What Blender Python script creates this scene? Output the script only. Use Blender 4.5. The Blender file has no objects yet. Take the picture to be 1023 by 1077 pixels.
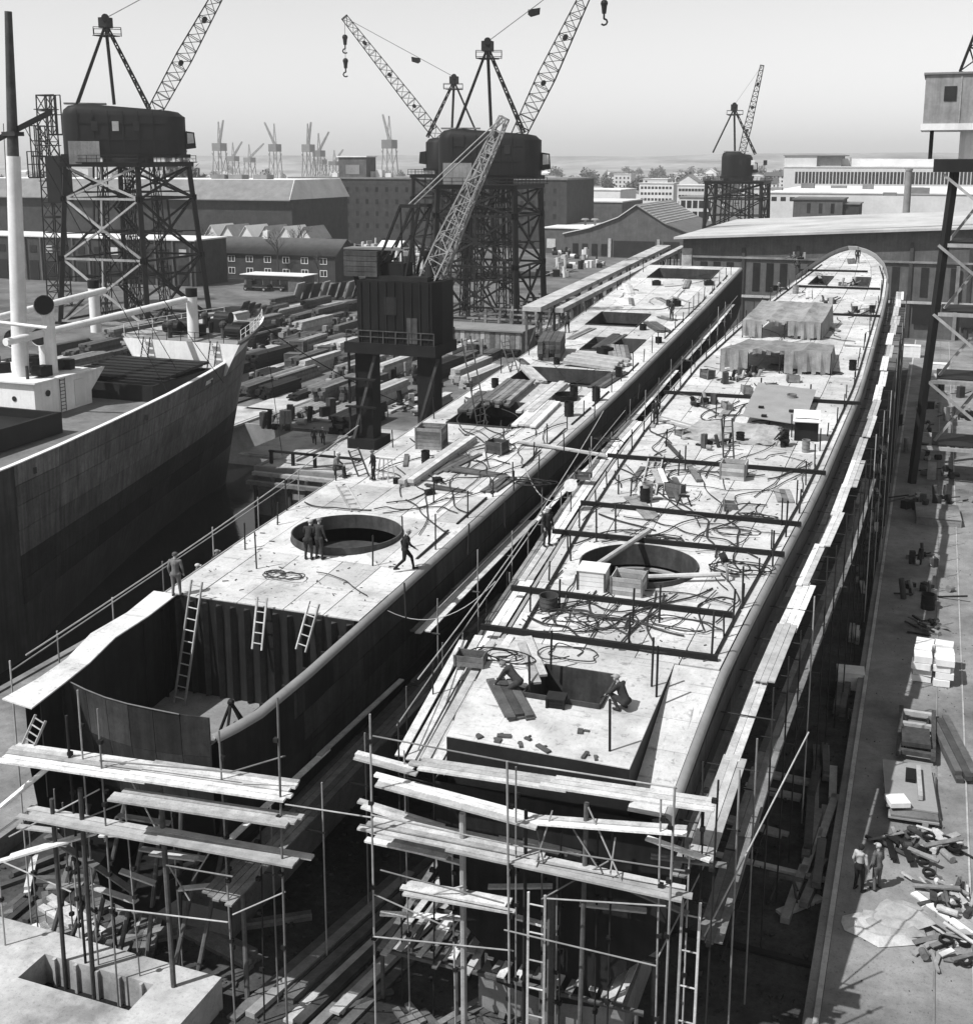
import bpy, bmesh, math, random
from mathutils import Vector, Matrix
random.seed(7)
R = random.random
def U(a, b): return a + (b - a) * R()
SC = bpy.context.scene
COL = SC.collection
rad = math.radians

# ------------------------------------------------------------------ camera
F, PX, PY, HOR, CZ = 1250.0, 511.5, 420.0, 170.0, 26.0       # focal length and principal point, in pixels of a 1023 x 1077 frame
PIT = math.atan((PY - HOR) / F)
TH = math.atan((990 - PX) * math.cos(PIT) / F)
cam = bpy.data.cameras.new('camera'); camo = bpy.data.objects.new('camera', cam); COL.objects.link(camo)
cam.sensor_fit = 'VERTICAL'; cam.sensor_height = 24.0; cam.lens = F / 1077 * 24
cam.shift_y = -(538.5 - PY) / 1077
cam.clip_start = 0.5; cam.clip_end = 20000
camo.location = (0, 0, CZ); camo.rotation_euler = (math.pi / 2 - PIT, 0, TH)
SC.camera = camo
SC.render.resolution_x, SC.render.resolution_y = 972, 1024

# ------------------------------------------------------------------ sky and sun
SUN = Vector((-0.66, -0.75, 0)).normalized() * math.cos(rad(54)) + Vector((0, 0, math.sin(rad(54))))
w = bpy.data.worlds.new('World'); SC.world = w; w.use_nodes = True
nt = w.node_tree; nt.nodes.clear()
sky = nt.nodes.new('ShaderNodeTexSky'); sky.sky_type = 'NISHITA'; sky.sun_disc = False
sky.sun_elevation = rad(54); sky.sun_rotation = math.atan2(SUN.x, SUN.y); sky.dust_density = 0.6; sky.air_density = 1.6; sky.ozone_density = 1.0
bw = nt.nodes.new('ShaderNodeRGBToBW'); bg = nt.nodes.new('ShaderNodeBackground'); out = nt.nodes.new('ShaderNodeOutputWorld')
nt.links.new(sky.outputs[0], bw.inputs[0]); nt.links.new(bw.outputs[0], bg.inputs[0]); bg.inputs[1].default_value = 0.118
nt.links.new(bg.outputs[0], out.inputs[0])
sl = bpy.data.lights.new('sun', 'SUN'); sl.energy = 5.0; sl.angle = rad(0.5); sl.color = (1.0, 1.0, 1.0)
so = bpy.data.objects.new('sun', sl); COL.objects.link(so); so.rotation_euler = SUN.to_track_quat('Z', 'Y').to_euler()
so.location = (-60, -20, 80)
vs = SC.view_settings; vs.view_transform = 'Standard'; vs.look = 'None'; vs.exposure = 0.3; vs.gamma = 1.0; vs.use_curve_mapping = False
SC.cycles.max_bounces = 6; SC.cycles.diffuse_bounces = 3; SC.cycles.volume_bounces = 0

# ------------------------------------------------------------------ geometry of the place
hd = Vector((-math.sin(TH), math.cos(TH), 0)); rt = Vector((math.cos(TH), math.sin(TH), 0))
fw = hd * math.cos(PIT) - Vector((0, 0, math.sin(PIT))); up = hd * math.sin(PIT) + Vector((0, 0, math.cos(PIT)))
def ray(x, y): return fw + rt * ((x - PX) / F) - up * ((y - PY) / F)
SL, DZ0, DY0 = 0.055, 9.0, 40.0                   # the two hulls lie on a slip that climbs inland
def dz(y): return DZ0 + SL * (y - DY0)
def G(x, y, z=0.0, s=0.0, y0=0.0):                # survey point on a plane
    d = ray(x, y); t = (z - s * y0 - CZ) / (d.z - s * d.y); return Vector((t * d.x, t * d.y, CZ + t * d.z))
def D(x, y, h=0.0): return G(x, y, DZ0 + h, SL, DY0)
def V(x, y, Y): d = ray(x, y); t = Y / d.y; return Vector((t * d.x, Y, CZ + t * d.z))
def lerp_table(T):
    def f(y):
        if y <= T[0][0]: return T[0][1]
        for (a, b), (c, d) in zip(T, T[1:]):
            if y <= c: return b + (d - b) * (y - a) / (c - a)
        return T[-1][1]
    return f

# ------------------------------------------------------------------ materials (the photograph is black and white: all greys)
MATS = {}
def mat(name, base, rough=0.8, amp=0.25, scale=1.0, rand=0.0, bump=0.0, metal=0.0, streak=0.0, stain=0.0, spec=0.15, fine=0.0, scratch=0.0):
    m = bpy.data.materials.new(name); m.use_nodes = True; n = m.node_tree.nodes; L = m.node_tree.links
    b = n['Principled BSDF']; b.inputs['Roughness'].default_value = rough; b.inputs['Metallic'].default_value = metal
    b.inputs['Specular IOR Level'].default_value = spec
    geo = n.new('ShaderNodeNewGeometry')
    def noise(sc, det=4, vec=None):
        t = n.new('ShaderNodeTexNoise'); t.inputs['Scale'].default_value = sc; t.inputs['Detail'].default_value = det
        t.inputs['Roughness'].default_value = 0.62
        L.new(vec if vec else geo.outputs['Position'], t.inputs['Vector']); return t.outputs['Fac']
    def math_(op, a, bb, clamp=False):
        t = n.new('ShaderNodeMath'); t.operation = op; t.use_clamp = clamp
        for i, v in enumerate((a, bb)):
            if isinstance(v, (int, float)): t.inputs[i].default_value = v
            else: L.new(v, t.inputs[i])
        return t.outputs[0]
    def remap(v, a, bb, c, d):
        t = n.new('ShaderNodeMapRange'); L.new(v, t.inputs[0])
        for i, q in enumerate((a, bb, c, d)): t.inputs[i + 1].default_value = q
        return t.outputs[0]
    v = remap(noise(scale), 0.28, 0.72, 1 - amp, 1 + amp)
    v2 = remap(noise(scale * 7.3), 0.28, 0.72, 1 - amp * 0.5, 1 + amp * 0.5)
    v = math_('MULTIPLY', v, v2)
    if fine:
        v = math_('MULTIPLY', v, remap(noise(9.0, 8), 0.54, 0.70, 1.0, 1 - fine)); v = math_('MULTIPLY', v, remap(noise(34.0, 3), 0.3, 0.7, 1 - fine * .4, 1 + fine * .3))
    if scratch:                                   # drag marks, chalk and rust runs along and across the plates
        for sc_, th_ in (((.35, 5.0, 1.0), .60), ((6.0, .5, 1.0), .62)):
            mp = n.new('ShaderNodeMapping'); mp.inputs['Scale'].default_value = sc_; L.new(geo.outputs['Position'], mp.inputs['Vector'])
            v = math_('MULTIPLY', v, remap(noise(1.3, 8, mp.outputs[0]), th_, th_ + .08, 1.0, 1 - scratch))
        v = math_('MULTIPLY', v, remap(noise(2.7, 9), .60, .66, 1.0, 1 - scratch * .8))
    if stain: v = math_('MULTIPLY', v, remap(noise(scale * 0.55, 7), 0.50, 0.66, 1.0, 1 - stain))
    if streak:
        mp = n.new('ShaderNodeMapping'); mp.inputs['Scale'].default_value = (2.2, 2.2, 0.12); L.new(geo.outputs['Position'], mp.inputs['Vector'])
        v = math_('MULTIPLY', v, remap(noise(1.6, 6, mp.outputs[0]), 0.3, 0.7, 1 - streak, 1 + streak))
    if rand:
        oi = n.new('ShaderNodeObjectInfo'); v = math_('MULTIPLY', v, remap(oi.outputs['Random'], 0, 1, 1 - rand, 1 + rand))
    v = math_('MULTIPLY', v, base, True)
    cmb = n.new('ShaderNodeCombineColor')
    for i in range(3): L.new(v, cmb.inputs[i])
    L.new(cmb.outputs[0], b.inputs['Base Color'])
    if bump:
        bn = n.new('ShaderNodeBump'); bn.inputs['Strength'].default_value = bump; bn.inputs['Distance'].default_value = 0.05
        L.new(noise(scale * 5, 6), bn.inputs['Height']); L.new(bn.outputs[0], b.inputs['Normal'])
    MATS[name] = m; return m
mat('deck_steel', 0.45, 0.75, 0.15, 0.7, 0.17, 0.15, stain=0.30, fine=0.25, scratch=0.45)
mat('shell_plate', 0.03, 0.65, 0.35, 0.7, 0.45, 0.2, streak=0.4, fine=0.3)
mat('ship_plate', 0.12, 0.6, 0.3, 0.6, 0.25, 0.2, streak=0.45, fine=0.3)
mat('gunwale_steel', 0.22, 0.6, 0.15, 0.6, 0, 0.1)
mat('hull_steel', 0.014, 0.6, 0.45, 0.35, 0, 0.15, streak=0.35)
mat('rust_steel', 0.05, 0.75, 0.4, 0.8, 0.2, 0.2, streak=0.3)
mat('black_steel', 0.010, 0.6, 0.3, 1.0, 0.2)
mat('dark_steel', 0.012, 0.6, 0.35, 0.8, 0.3)
mat('bar_steel', 0.02, 0.7, 0.3, 1.0, 0.4)
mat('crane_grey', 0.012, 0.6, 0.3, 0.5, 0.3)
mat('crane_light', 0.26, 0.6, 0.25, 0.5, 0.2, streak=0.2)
mat('house_dark', 0.007, 0.6, 0.35, 0.4, 0, 0.1, streak=0.2)
mat('pipe_steel', 0.22, 0.5, 0.3, 1.0, 0.5)
mat('plank_wood', 0.46, 0.85, 0.3, 2.0, 0.42, 0.25, fine=0.25)
mat('old_plank', 0.15, 0.9, 0.35, 2.0, 0.45, 0.3)
mat('timber', 0.07, 0.9, 0.35, 1.5, 0.4, 0.3)
mat('pale_timber', 0.34, 0.9, 0.25, 2.0, 0.3, 0.2)
mat('concrete', 0.2, 0.9, 0.3, 0.25, 0, 0.25, stain=0.5, fine=0.35)
mat('pale_concrete', 0.38, 0.9, 0.25, 0.5, 0, 0.2, stain=0.5, fine=0.3)
mat('yard_earth', 0.12, 0.95, 0.45, 0.12, 0, 0.4, stain=0.5, fine=0.3)
mat('slip_earth', 0.05, 0.95, 0.5, 0.5, 0, 0.5, stain=0.5, fine=0.5)
mat('far_ground', 0.22, 0.95, 0.4, 0.01, 0, 0)
mat('white_paint', 0.66, 0.5, 0.1, 0.6, 0.05, 0, streak=0.08, stain=0.12)
mat('ship_black', 0.042, 0.45, 0.4, 0.3, 0, 0.1, streak=0.45)
mat('deck_wood', 0.13, 0.8, 0.3, 0.5, 0, 0.1)
mat('brick', 0.04, 0.9, 0.3, 0.6, 0, 0.2, streak=0.15)
mat('brick_mid', 0.085, 0.9, 0.25, 0.5, 0, 0.2, streak=0.15)
mat('plaster', 0.55, 0.9, 0.12, 0.15, 0.12, 0)
mat('roof_pale', 0.58, 0.8, 0.12, 0.2, 0.08, 0, streak=0.0, stain=0.15)
mat('hall_roof', 0.40, 0.85, 0.2, 0.12, 0, 0.1, stain=0.3, fine=0.2)
mat('roof_grey', 0.16, 0.85, 0.2, 0.4, 0.3, 0.1)
mat('roof_tile', 0.07, 0.85, 0.2, 0.8, 0.1, 0.2)
mat('pane_dark', 0.02, 0.25, 0.3, 0.5, 0.3)
mat('pane_pale', 0.45, 0.4, 0.3, 0.3, 0.3)
mat('tarp', 0.24, 0.85, 0.25, 1.2, 0.25, 0.4, stain=0.3)
mat('grey_sheet', 0.23, 0.85, 0.12, 0.8, 0, 0.2)
mat('hose', 0.03, 0.6, 0.3, 2.0, 0.5)
mat('rope', 0.3, 0.9, 0.2, 2.0, 0.2)
mat('cloth_dark', 0.025, 0.95, 0.3, 6.0, 0.5)
mat('cloth_mid', 0.10, 0.95, 0.3, 6.0, 0.3)
mat('cloth_pale', 0.38, 0.95, 0.2, 6.0, 0.2)
mat('skin', 0.30, 0.7, 0.1, 9.0)
mat('cap', 0.16, 0.9, 0.3, 6.0, 0.8)
mat('bark', 0.05, 0.95, 0.4, 2.0, 0.2)
mat('foliage', 0.11, 0.95, 0.5, 0.03, 0.4)
mat('hazy_hill_wood', 0.24, 1.0, 0.5, 0.006, 0.2)  # lighter than woodland: some of the distance haze is put into the colour
mat('tyre', 0.02, 0.9, 0.2, 3.0)
wm = mat('dock_water', 0.008, 0.06, 0.2, 0.2, 0, 0.25, spec=0.5)

# ------------------------------------------------------------------ mesh helpers
class MB:
    def __init__(s): s.v = []; s.f = []
    def add(s, vs, fs):
        k = len(s.v); s.v += [Vector(p) for p in vs]; s.f += [tuple(i + k for i in f) for f in fs]; return s
    def box(s, x0, x1, y0, y1, z0, z1):
        return s.add([(x, y, z) for z in (z0, z1) for y in (y0, y1) for x in (x0, x1)],
                     [(0, 2, 3, 1), (4, 5, 7, 6), (0, 1, 5, 4), (2, 6, 7, 3), (0, 4, 6, 2), (1, 3, 7, 5)])
    def obox(s, c, size, rz=0.0, rx=0.0, ry=0.0):
        M = Matrix.Translation(Vector(c)) @ Matrix.Rotation(rz, 4, 'Z') @ Matrix.Rotation(rx, 4, 'X') @ Matrix.Rotation(ry, 4, 'Y')
        a, b, c2 = size[0] / 2, size[1] / 2, size[2] / 2
        t = MB().box(-a, a, -b, b, -c2, c2); return s.add([M @ p for p in t.v], t.f)
    def bar(s, p, q, w, h=None):
        p, q = Vector(p), Vector(q); h = h or w; d = (q - p)
        if d.length < 1e-6: return s
        d.normalize(); r = d.cross(Vector((0, 0, 1)))
        r = Vector((1, 0, 0)) if r.length < 1e-3 else r.normalized()
        u = r.cross(d); vs = []
        for e in (p, q):
            for a, b in ((-1, -1), (1, -1), (1, 1), (-1, 1)): vs.append(e + r * (a * w / 2) + u * (b * h / 2))
        return s.add(vs, [(0, 3, 2, 1), (4, 5, 6, 7), (0, 1, 5, 4), (1, 2, 6, 5), (2, 3, 7, 6), (3, 0, 4, 7)])
    def path(s, pts, r, n=6, caps=True):
        pts = [Vector(p) for p in pts]; k = len(pts); rs = r if isinstance(r, (list, tuple)) else [r] * k; vs = []; prev = None
        for i, p in enumerate(pts):
            d = (pts[min(i + 1, k - 1)] - pts[max(i - 1, 0)]).normalized()
            if prev is None:
                a = d.cross(Vector((0, 0, 1))); a = Vector((1, 0, 0)) if a.length < 1e-3 else a.normalized()
            else:
                a = prev - d * prev.dot(d); a = a.normalized() if a.length > 1e-5 else d.orthogonal().normalized()
            prev = a; b = d.cross(a)
            for j in range(n): t = 2 * math.pi * j / n; vs.append(p + (a * math.cos(t) + b * math.sin(t)) * rs[i])
        fs = [(i * n + j, i * n + (j + 1) % n, (i + 1) * n + (j + 1) % n, (i + 1) * n + j) for i in range(k - 1) for j in range(n)]
        if caps: fs += [tuple(reversed(range(n))), tuple(range((k - 1) * n, k * n))]
        return s.add(vs, fs)
    def tube(s, p, q, r, r2=None, n=8): return s.path([p, q], [r, r if r2 is None else r2], n)
    def prism(s, pts, z0, z1):                        # pts: xy outline
        n = len(pts); return s.add([(x, y, z0) for x, y in pts] + [(x, y, z1) for x, y in pts],
            [tuple(reversed(range(n))), tuple(range(n, 2 * n))] + [(i, (i + 1) % n, n + (i + 1) % n, n + i) for i in range(n)])
    def extr(s, pts, vec):                            # pts: 3d polygon pushed along vec
        n = len(pts); pts = [Vector(p) for p in pts]; vec = Vector(vec)
        return s.add(pts + [p + vec for p in pts], [tuple(reversed(range(n))), tuple(range(n, 2 * n))] + [(i, (i + 1) % n, n + (i + 1) % n, n + i) for i in range(n)])
    def face(s, *pts): return s.add(pts, [tuple(range(len(pts)))])
    def ball(s, c, r, nu=8, nv=6, sc=(1, 1, 1)):
        c = Vector(c); vs = [c + Vector((0, 0, r * sc[2]))]
        for i in range(1, nv):
            t = math.pi * i / nv
            for j in range(nu): p = 2 * math.pi * j / nu; vs.append(c + Vector((r * sc[0] * math.sin(t) * math.cos(p), r * sc[1] * math.sin(t) * math.sin(p), r * sc[2] * math.cos(t))))
        vs.append(c - Vector((0, 0, r * sc[2]))); e = len(vs) - 1
        fs = [(0, 1 + j, 1 + (j + 1) % nu) for j in range(nu)]
        for i in range(nv - 2):
            for j in range(nu): a = 1 + i * nu; fs.append((a + j, a + nu + j, a + nu + (j + 1) % nu, a + (j + 1) % nu))
        a = 1 + (nv - 2) * nu; fs += [(e, a + (j + 1) % nu, a + j) for j in range(nu)]
        return s.add(vs, fs)
    def ring(s, c, r0, r1, z0, z1, n=32, a0=0, a1=2 * math.pi):
        full = abs(a1 - a0 - 2 * math.pi) < 1e-6; k = n if full else n + 1; vs = []
        for i in range(k):
            t = a0 + (a1 - a0) * i / n; u = Vector((math.cos(t), math.sin(t), 0)); c3 = Vector(c)
            vs += [c3 + u * r0 + Vector((0, 0, z0)), c3 + u * r1 + Vector((0, 0, z0)), c3 + u * r1 + Vector((0, 0, z1)), c3 + u * r0 + Vector((0, 0, z1))]
        fs = []
        for i in range(n if full else n):
            a, b = 4 * i, 4 * ((i + 1) % k); fs += [(a + q, a + (q + 1) % 4, b + (q + 1) % 4, b + q) for q in range(4)]
        return s.add(vs, fs)
    def mesh(s, name, m, org=Vector((0, 0, 0)), smooth=False):
        me = bpy.data.meshes.new(name); me.from_pydata([p - org for p in s.v], [], s.f)
        bm = bmesh.new(); bm.from_mesh(me)
        if smooth: bmesh.ops.remove_doubles(bm, verts=bm.verts, dist=1e-4)
        bmesh.ops.recalc_face_normals(bm, faces=bm.faces); bm.to_mesh(me); bm.free()
        me.materials.append(MATS[m])
        if smooth:
            for p in me.polygons: p.use_smooth = True
            me.set_sharp_from_angle(angle=rad(42))
        return me
    def build(s, name, m, parent=None, smooth=False):
        org = worg(parent) if parent else Vector((0, 0, 0))
        o = bpy.data.objects.new(name, s.mesh(name, m, org, smooth)); COL.objects.link(o); o.parent = parent; return o
    def solo(s, name, m, label, cat, group=None, smooth=False, org=None):
        org = Vector(org) if org else sum(s.v, Vector((0, 0, 0))) / len(s.v)
        if org is not None: org = Vector((org.x, org.y, min(p.z for p in s.v)))
        o = bpy.data.objects.new(name, s.mesh(name, m, org, smooth)); COL.objects.link(o); o.location = org
        tag(o, label, cat, group); return o
def worg(o):
    p = Vector((0, 0, 0))
    while o: p = p + o.location; o = o.parent
    return p
def tag(o, label, cat, group=None):
    o['label'] = label; o['category'] = cat
    if group: o['group'] = group
def thing(name, label, cat, loc=(0, 0, 0), group=None):
    o = bpy.data.objects.new(name, None); COL.objects.link(o); o.location = loc; o.empty_display_size = 0.3; tag(o, label, cat, group); return o
def struct(o, kind='structure'): o['kind'] = kind; return o
def dup(root, loc=None, rz=None, label=None, group=None):
    def cp(o, par):
        c = o.copy(); COL.objects.link(c); c.parent = par
        for ch in KIDS.get(o.name) or [q for q in o.children]: cp(ch, c)
        return c
    r = cp(root, None)
    if loc is not None: r.location = loc
    if rz is not None: r.rotation_euler = (0, 0, rz)
    if label: r['label'] = label
    if group: r['group'] = group
    return r
KIDS = {}
# shared unit meshes for planks, poles and bars: length 1 along Y
UNIT = {}
def unit(kind, m):
    k = (kind, m)
    if k not in UNIT:
        b = MB()
        if kind == 'plank':
            b.add([(-.5, -.5, -.5), (.5, -.497, -.5), (.5, -.497, .5), (-.5, -.5, .5), (-.5, .5, -.5), (.5, .503, -.5), (.5, .503, .5), (-.5, .5, .5)],
                  [(0, 3, 2, 1), (4, 5, 6, 7), (0, 1, 5, 4), (1, 2, 6, 5), (2, 3, 7, 6), (3, 0, 4, 7)])
        else: b.tube((0, -.5, 0), (0, .5, 0), .5, n=8)
        UNIT[k] = b.mesh(kind + '_' + m, m, smooth=False)
    return UNIT[k]
def stick(name, m, parent, p, q, w, h=None, kind='plank', roll=0.0):
    p, q = Vector(p), Vector(q); d = q - p; L = d.length
    if kind == 'pole': h = w
    h = h or w; d.normalize(); r = d.cross(Vector((0, 0, 1))); r = Vector((1, 0, 0)) if r.length < 1e-3 else r.normalized(); u = r.cross(d)
    if roll: r, u = r * math.cos(roll) + u * math.sin(roll), u * math.cos(roll) - r * math.sin(roll)
    o = bpy.data.objects.new(name, unit(kind, m)); COL.objects.link(o); o.parent = parent
    c = (p + q) / 2 - (worg(parent) if parent else Vector((0, 0, 0)))
    M = Matrix(((r.x, d.x, u.x), (r.y, d.y, u.y), (r.z, d.z, u.z)))
    o.location = c; o.rotation_euler = M.to_euler(); o.scale = (w, L, h); return o
def pole(name, m, parent, p, q, d): return stick(name, m, parent, p, q, d, kind='pole')

# ------------------------------------------------------------------ the setting: ground, slip floor, dock water, quay, hills
xs = [-2600, -100, -54, -42.5, -33, -1.9, 2600]; ys = [-200, -60, -20, 86.5, 101, 165, 4200]
g = MB()
for i in range(6):
    for j in range(6):
        x0, x1, y0, y1 = xs[i], xs[i + 1], ys[j], ys[j + 1]
        if (i == 1 and 1 <= j <= 3) or (i == 2 and 1 <= j <= 2) or (i == 4 and 2 <= j <= 4): continue
        g.face((x0, y0, 0), (x1, y0, 0), (x1, y1, 0), (x0, y1, 0))
struct(g.build('ground', 'yard_earth'))
b = MB(); b.face((-33, -20, -.8), (-1.9, -20, -.8), (-1.9, 165, -.8), (-33, 165, -.8)); struct(b.build('slip_floor', 'slip_earth'))
b = MB(); b.box(-33.02, -32.7, -20, 165, -1.2, -.01); b.box(-2.2, -1.88, -20, 165, -1.2, -.01); b.box(-32.7, -2.2, 164.7, 165.02, -1.2, -.01); struct(b.build('slip_wall', 'concrete'))
b = MB(); b.face((-100, -60, -4.2), (-42.5, -60, -4.2), (-42.5, 101, -4.2), (-100, 101, -4.2)); struct(b.build('dock_water', 'dock_water'))
b = MB(); b.box(-42.5, -42.1, -60, 86.5, -7, .12); b.box(-54, -42.1, 86.5, 86.9, -7, .12); b.box(-54.02, -53.6, 86.9, 101, -7, .12); b.box(-100, -53.6, 101, 101.4, -7, .12); b.box(-100.4, -100, -60, 101.4, -7, .12); struct(b.build('dock_wall', 'concrete'))
b = MB(); b.box(-1.7, 30, 5, 186, -.3, .012); qp = struct(b.build('quay_pavement', 'concrete'))
b = MB(); b.box(-1.9, -1.72, 5, 186, -.3, .07); struct(b.build('quay_kerb', 'pale_concrete'))
for xr, nm in ((1.55, 'rail'), (2.75, 'rail')): 
    b = MB(); b.box(xr, xr + .07, 5, 186, .014, .05); b.build(nm, 'pipe_steel', qp)
b = MB(); b.box(-42.1, -33.1, 5, 86.5, -.2, .015); struct(b.build('quay_strip', 'concrete'))
b = MB(); b.box(-53.6, -33.2, 86.9, 104, -.2, .02); struct(b.build('dock_head_pavement', 'pale_concrete'))
# hills and far woods
def hills(name, y0, h0, h1, seed, m):
    rr = random.Random(seed); b = MB(); N = 70; P = []
    ph = [rr.uniform(0, 6) for _ in range(6)]
    for i in range(N + 1):
        x = -2500 + 5000 * i / N
        h = h0 + (h1 - h0) * (0.5 + 0.22 * math.sin(x / 410 + ph[0]) + 0.16 * math.sin(x / 190 + ph[1]) + 0.1 * math.sin(x / 77 + ph[2]))
        P.append([(x, y0 - 500, 0.02), (x, y0 - 250, h * .45), (x, y0, h), (x, y0 + 200, h * .8), (x, y0 + 400, .02)])
    for i in range(N):
        for k in range(4): b.face(P[i][k], P[i + 1][k], P[i + 1][k + 1], P[i][k + 1])
    return struct(b.build(name, m, smooth=True))
hills('hills', 3400, 38, 52, 3, 'hazy_hill_wood'); hills('near_hills', 2000, 22, 31, 9, 'hazy_hill_wood')

# ------------------------------------------------------------------ the two hulls on the slip
AL = lerp_table([(28.6, -27.3), (31, -27.8), (34, -28.3), (45, -28.7), (60, -28.8), (90, -29.3), (136, -31.2)])
AR = lerp_table([(28.6, -20.2), (29.6, -19.75), (31, -19.4), (34, -19.25), (40, -19.2), (75, -18.9), (110, -19.5), (136, -20.2)])
BL = lerp_table([(31, -13.4), (41, -14.2), (53, -15.2), (65, -15.9), (85, -16.2), (100, -15.6), (118, -14.4), (131, -13.4), (140, -12.7), (147, -12.0), (151, -11.3), (154, -10.4), (155, -9.8)])
BR = lerp_table([(31, -6.0), (44, -5.4), (59, -4.5), (82, -3.8), (117, -3.9), (130, -4.2), (140, -5.1), (147, -6.3), (151, -7.4), (154, -8.9), (155, -9.5)])
GR = 0.24
def hull_loft(ship, Lf, Rf, ylist, depth, drop, gr=GR, taper=lambda y: 1.0):
    """side shell plating below the rounded gunwale, and the gunwale itself"""
    side = MB(); gun = MB(); S = []; Gn = []
    for y in ylist:
        l, r = Lf(y), Rf(y); c = (l + r) / 2; z = dz(y) - drop(y); t = taper(y); hw = (r - l) / 2
        prof = [(1.0, -gr), (1.0, -2.6), (1 - .10 * (1 - t), -4.2), (t * .97, -depth * .82), (t * .80, -depth * .97), (0, -depth)]
        row = [Vector((c - hw * a, y, z + q)) for a, q in prof] + [Vector((c + hw * a, y, z + q)) for a, q in prof[-2::-1]]
        S.append(row); gl = []; grr = []
        for k in range(6):
            a = math.pi / 2 * k / 5; gl.append(Vector((l + gr - gr * math.sin(a), y, z - gr + gr * math.cos(a)))); grr.append(Vector((r - gr + gr * math.sin(a), y, z - gr + gr * math.cos(a))))
        Gn.append((gl, grr))
    for i in range(len(S) - 1):
        for k in range(len(S[0]) - 1): side.face(S[i][k], S[i][k + 1], S[i + 1][k + 1], S[i + 1][k])
    edges = [-gr - .05, -1.25, -2.3, -3.5, -4.9]
    y = ylist[0] + .1; row = 0
    def sidept(y, q):
        l, r = Lf(y), Rf(y); c = (l + r) / 2; hw = (r - l) / 2; t = taper(y); pr_ = [(1.0, -gr), (1.0, -2.6), (1 - .10 * (1 - t), -4.2), (t * .97, -depth * .82)]
        for (a, z0), (b_, z1) in zip(pr_, pr_[1:]):
            if q >= z1: f_ = (q - z0) / (z1 - z0); return Vector((c + hw * (a + (b_ - a) * f_), y, dz(y) - drop(y) + q))
        return Vector((c + hw * pr_[-1][0], y, dz(y) - drop(y) + q))
    for k in range(4):
        y = ylist[0] + .05
        while y < ylist[-1] - .6 and y < 118:
            y2 = min(y + U(3.2, 5.0), ylist[-1] - .1); q0, q1 = edges[k] - .012, edges[k + 1] + .012; o_ = .012 + .02 * (k % 2) + U(0, .006)
            MB().extr([sidept(y + .015, q0) + Vector((.004, 0, 0)), sidept(y2 - .015, q0) + Vector((.004, 0, 0)), sidept(y2 - .015, q1) + Vector((.004, 0, 0)), sidept(y + .015, q1) + Vector((.004, 0, 0))], (o_, 0, 0)).build('side_plate', 'shell_plate', ship); y = y2
    for sd in (0, 1):
        gb = MB()
        for i in range(len(Gn) - 1):
            for k in range(5): gb.face(Gn[i][sd][k], Gn[i][sd][k + 1], Gn[i + 1][sd][k + 1], Gn[i + 1][sd][k])
        bmw = gb.build('gunwale', 'gunwale_steel', ship, smooth=True)
    return side, S
def frange(a, b, n): return [a + (b - a) * i / n for i in range(n + 1)]
def deck_plates(ship, Lf, Rf, ylist, us, holes, circle=None, gr=GR, inset=0.03):
    for j in range(len(ylist) - 1):
        y0, y1 = ylist[j] + .02, ylist[j + 1] - .02
        for k in range(len(us) - 1):
            if (j, k) in holes: continue
            q = []
            zo = U(-.012, .012)
            for y, u in ((y0, us[k]), (y0, us[k + 1]), (y1, us[k + 1]), (y1, us[k])):
                l, r = Lf(y) + gr + inset, Rf(y) - gr - inset
                g0 = .02 if u == us[k] else -.02
                q.append(Vector((l + (r - l) * u + g0, y, dz(y) + zo)))
            MB().extr(q, (0, 0, -.05)).build('deck_plate', 'deck_steel', ship)
def circle_plates(ship, cx, cy, hb, r, x0, x1):
    """plates round a circular opening, cut to its curve"""
    n = 10
    for s in range(4):
        a0 = math.pi / 4 + s * math.pi / 2; pin = []; 
        for i in range(n + 1):
            t = a0 + math.pi / 2 * i / n; pin.append((cx + r * math.cos(t), cy + r * math.sin(t)))
        cs = [(x1, cy + hb), (x0, cy + hb), (x0, cy - hb), (x1, cy - hb)]
        A, B_ = cs[s], cs[(s + 1) % 4]; pol = [A] + pin + [B_]
        zo = U(-.01, .01)
        m = MB(); P3 = [Vector((x, y, dz(y) + zo)) for x, y in pol]
        # fan of quads between outer edge and the curve
        for i in range(n):
            e0 = Vector(A).lerp(Vector(B_), i / n); e1 = Vector(A).lerp(Vector(B_), (i + 1) / n)
            o0 = Vector((e0.x, e0.y, dz(e0.y) + zo)); o1 = Vector((e1.x, e1.y, dz(e1.y) + zo))
            m.extr([o0, P3[1 + i], P3[2 + i], o1], (0, 0, -.05))
        m.build('deck_plate', 'deck_steel', ship)

# ---- hull A: the one with the open near end
sa = thing('ship_hull', 'left of two unfinished steel ship hulls, its near end still open', 'ship hull', (-23.8, 29, 0), 'hulls on the slip')
noA = lambda y: 0.0
yl = [29.2, 30, 31, 32.5, 34, 36, 38.2, 41, 45, 50, 55, 60, 70, 80, 90, 100, 110, 120, 130, 136]
tap = lerp_table([(29, .35), (34, .6), (45, .9), (60, 1), (136, .95)])
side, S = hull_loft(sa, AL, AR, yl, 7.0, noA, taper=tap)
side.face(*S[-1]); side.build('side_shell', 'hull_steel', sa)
ysA = [38.2, 40.8, 43.4, 49.2, 53, 58, 62.0, 65.2, 71.0, 76.6, 81.2, 88.0, 93.0, 98.2, 104.4, 110, 116, 121.5, 126.0, 133.0, 136]
cxA = -24.15
usA = [0, .16, .38, .62, .82, 1.0]
holesA = {(2, k) for k in range(5)} | {(7, 1), (7, 2), (9, 1), (9, 2), (9, 3), (11, 2), (11, 3), (13, 1), (13, 2), (18, 1), (18, 2), (18, 3)}
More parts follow.
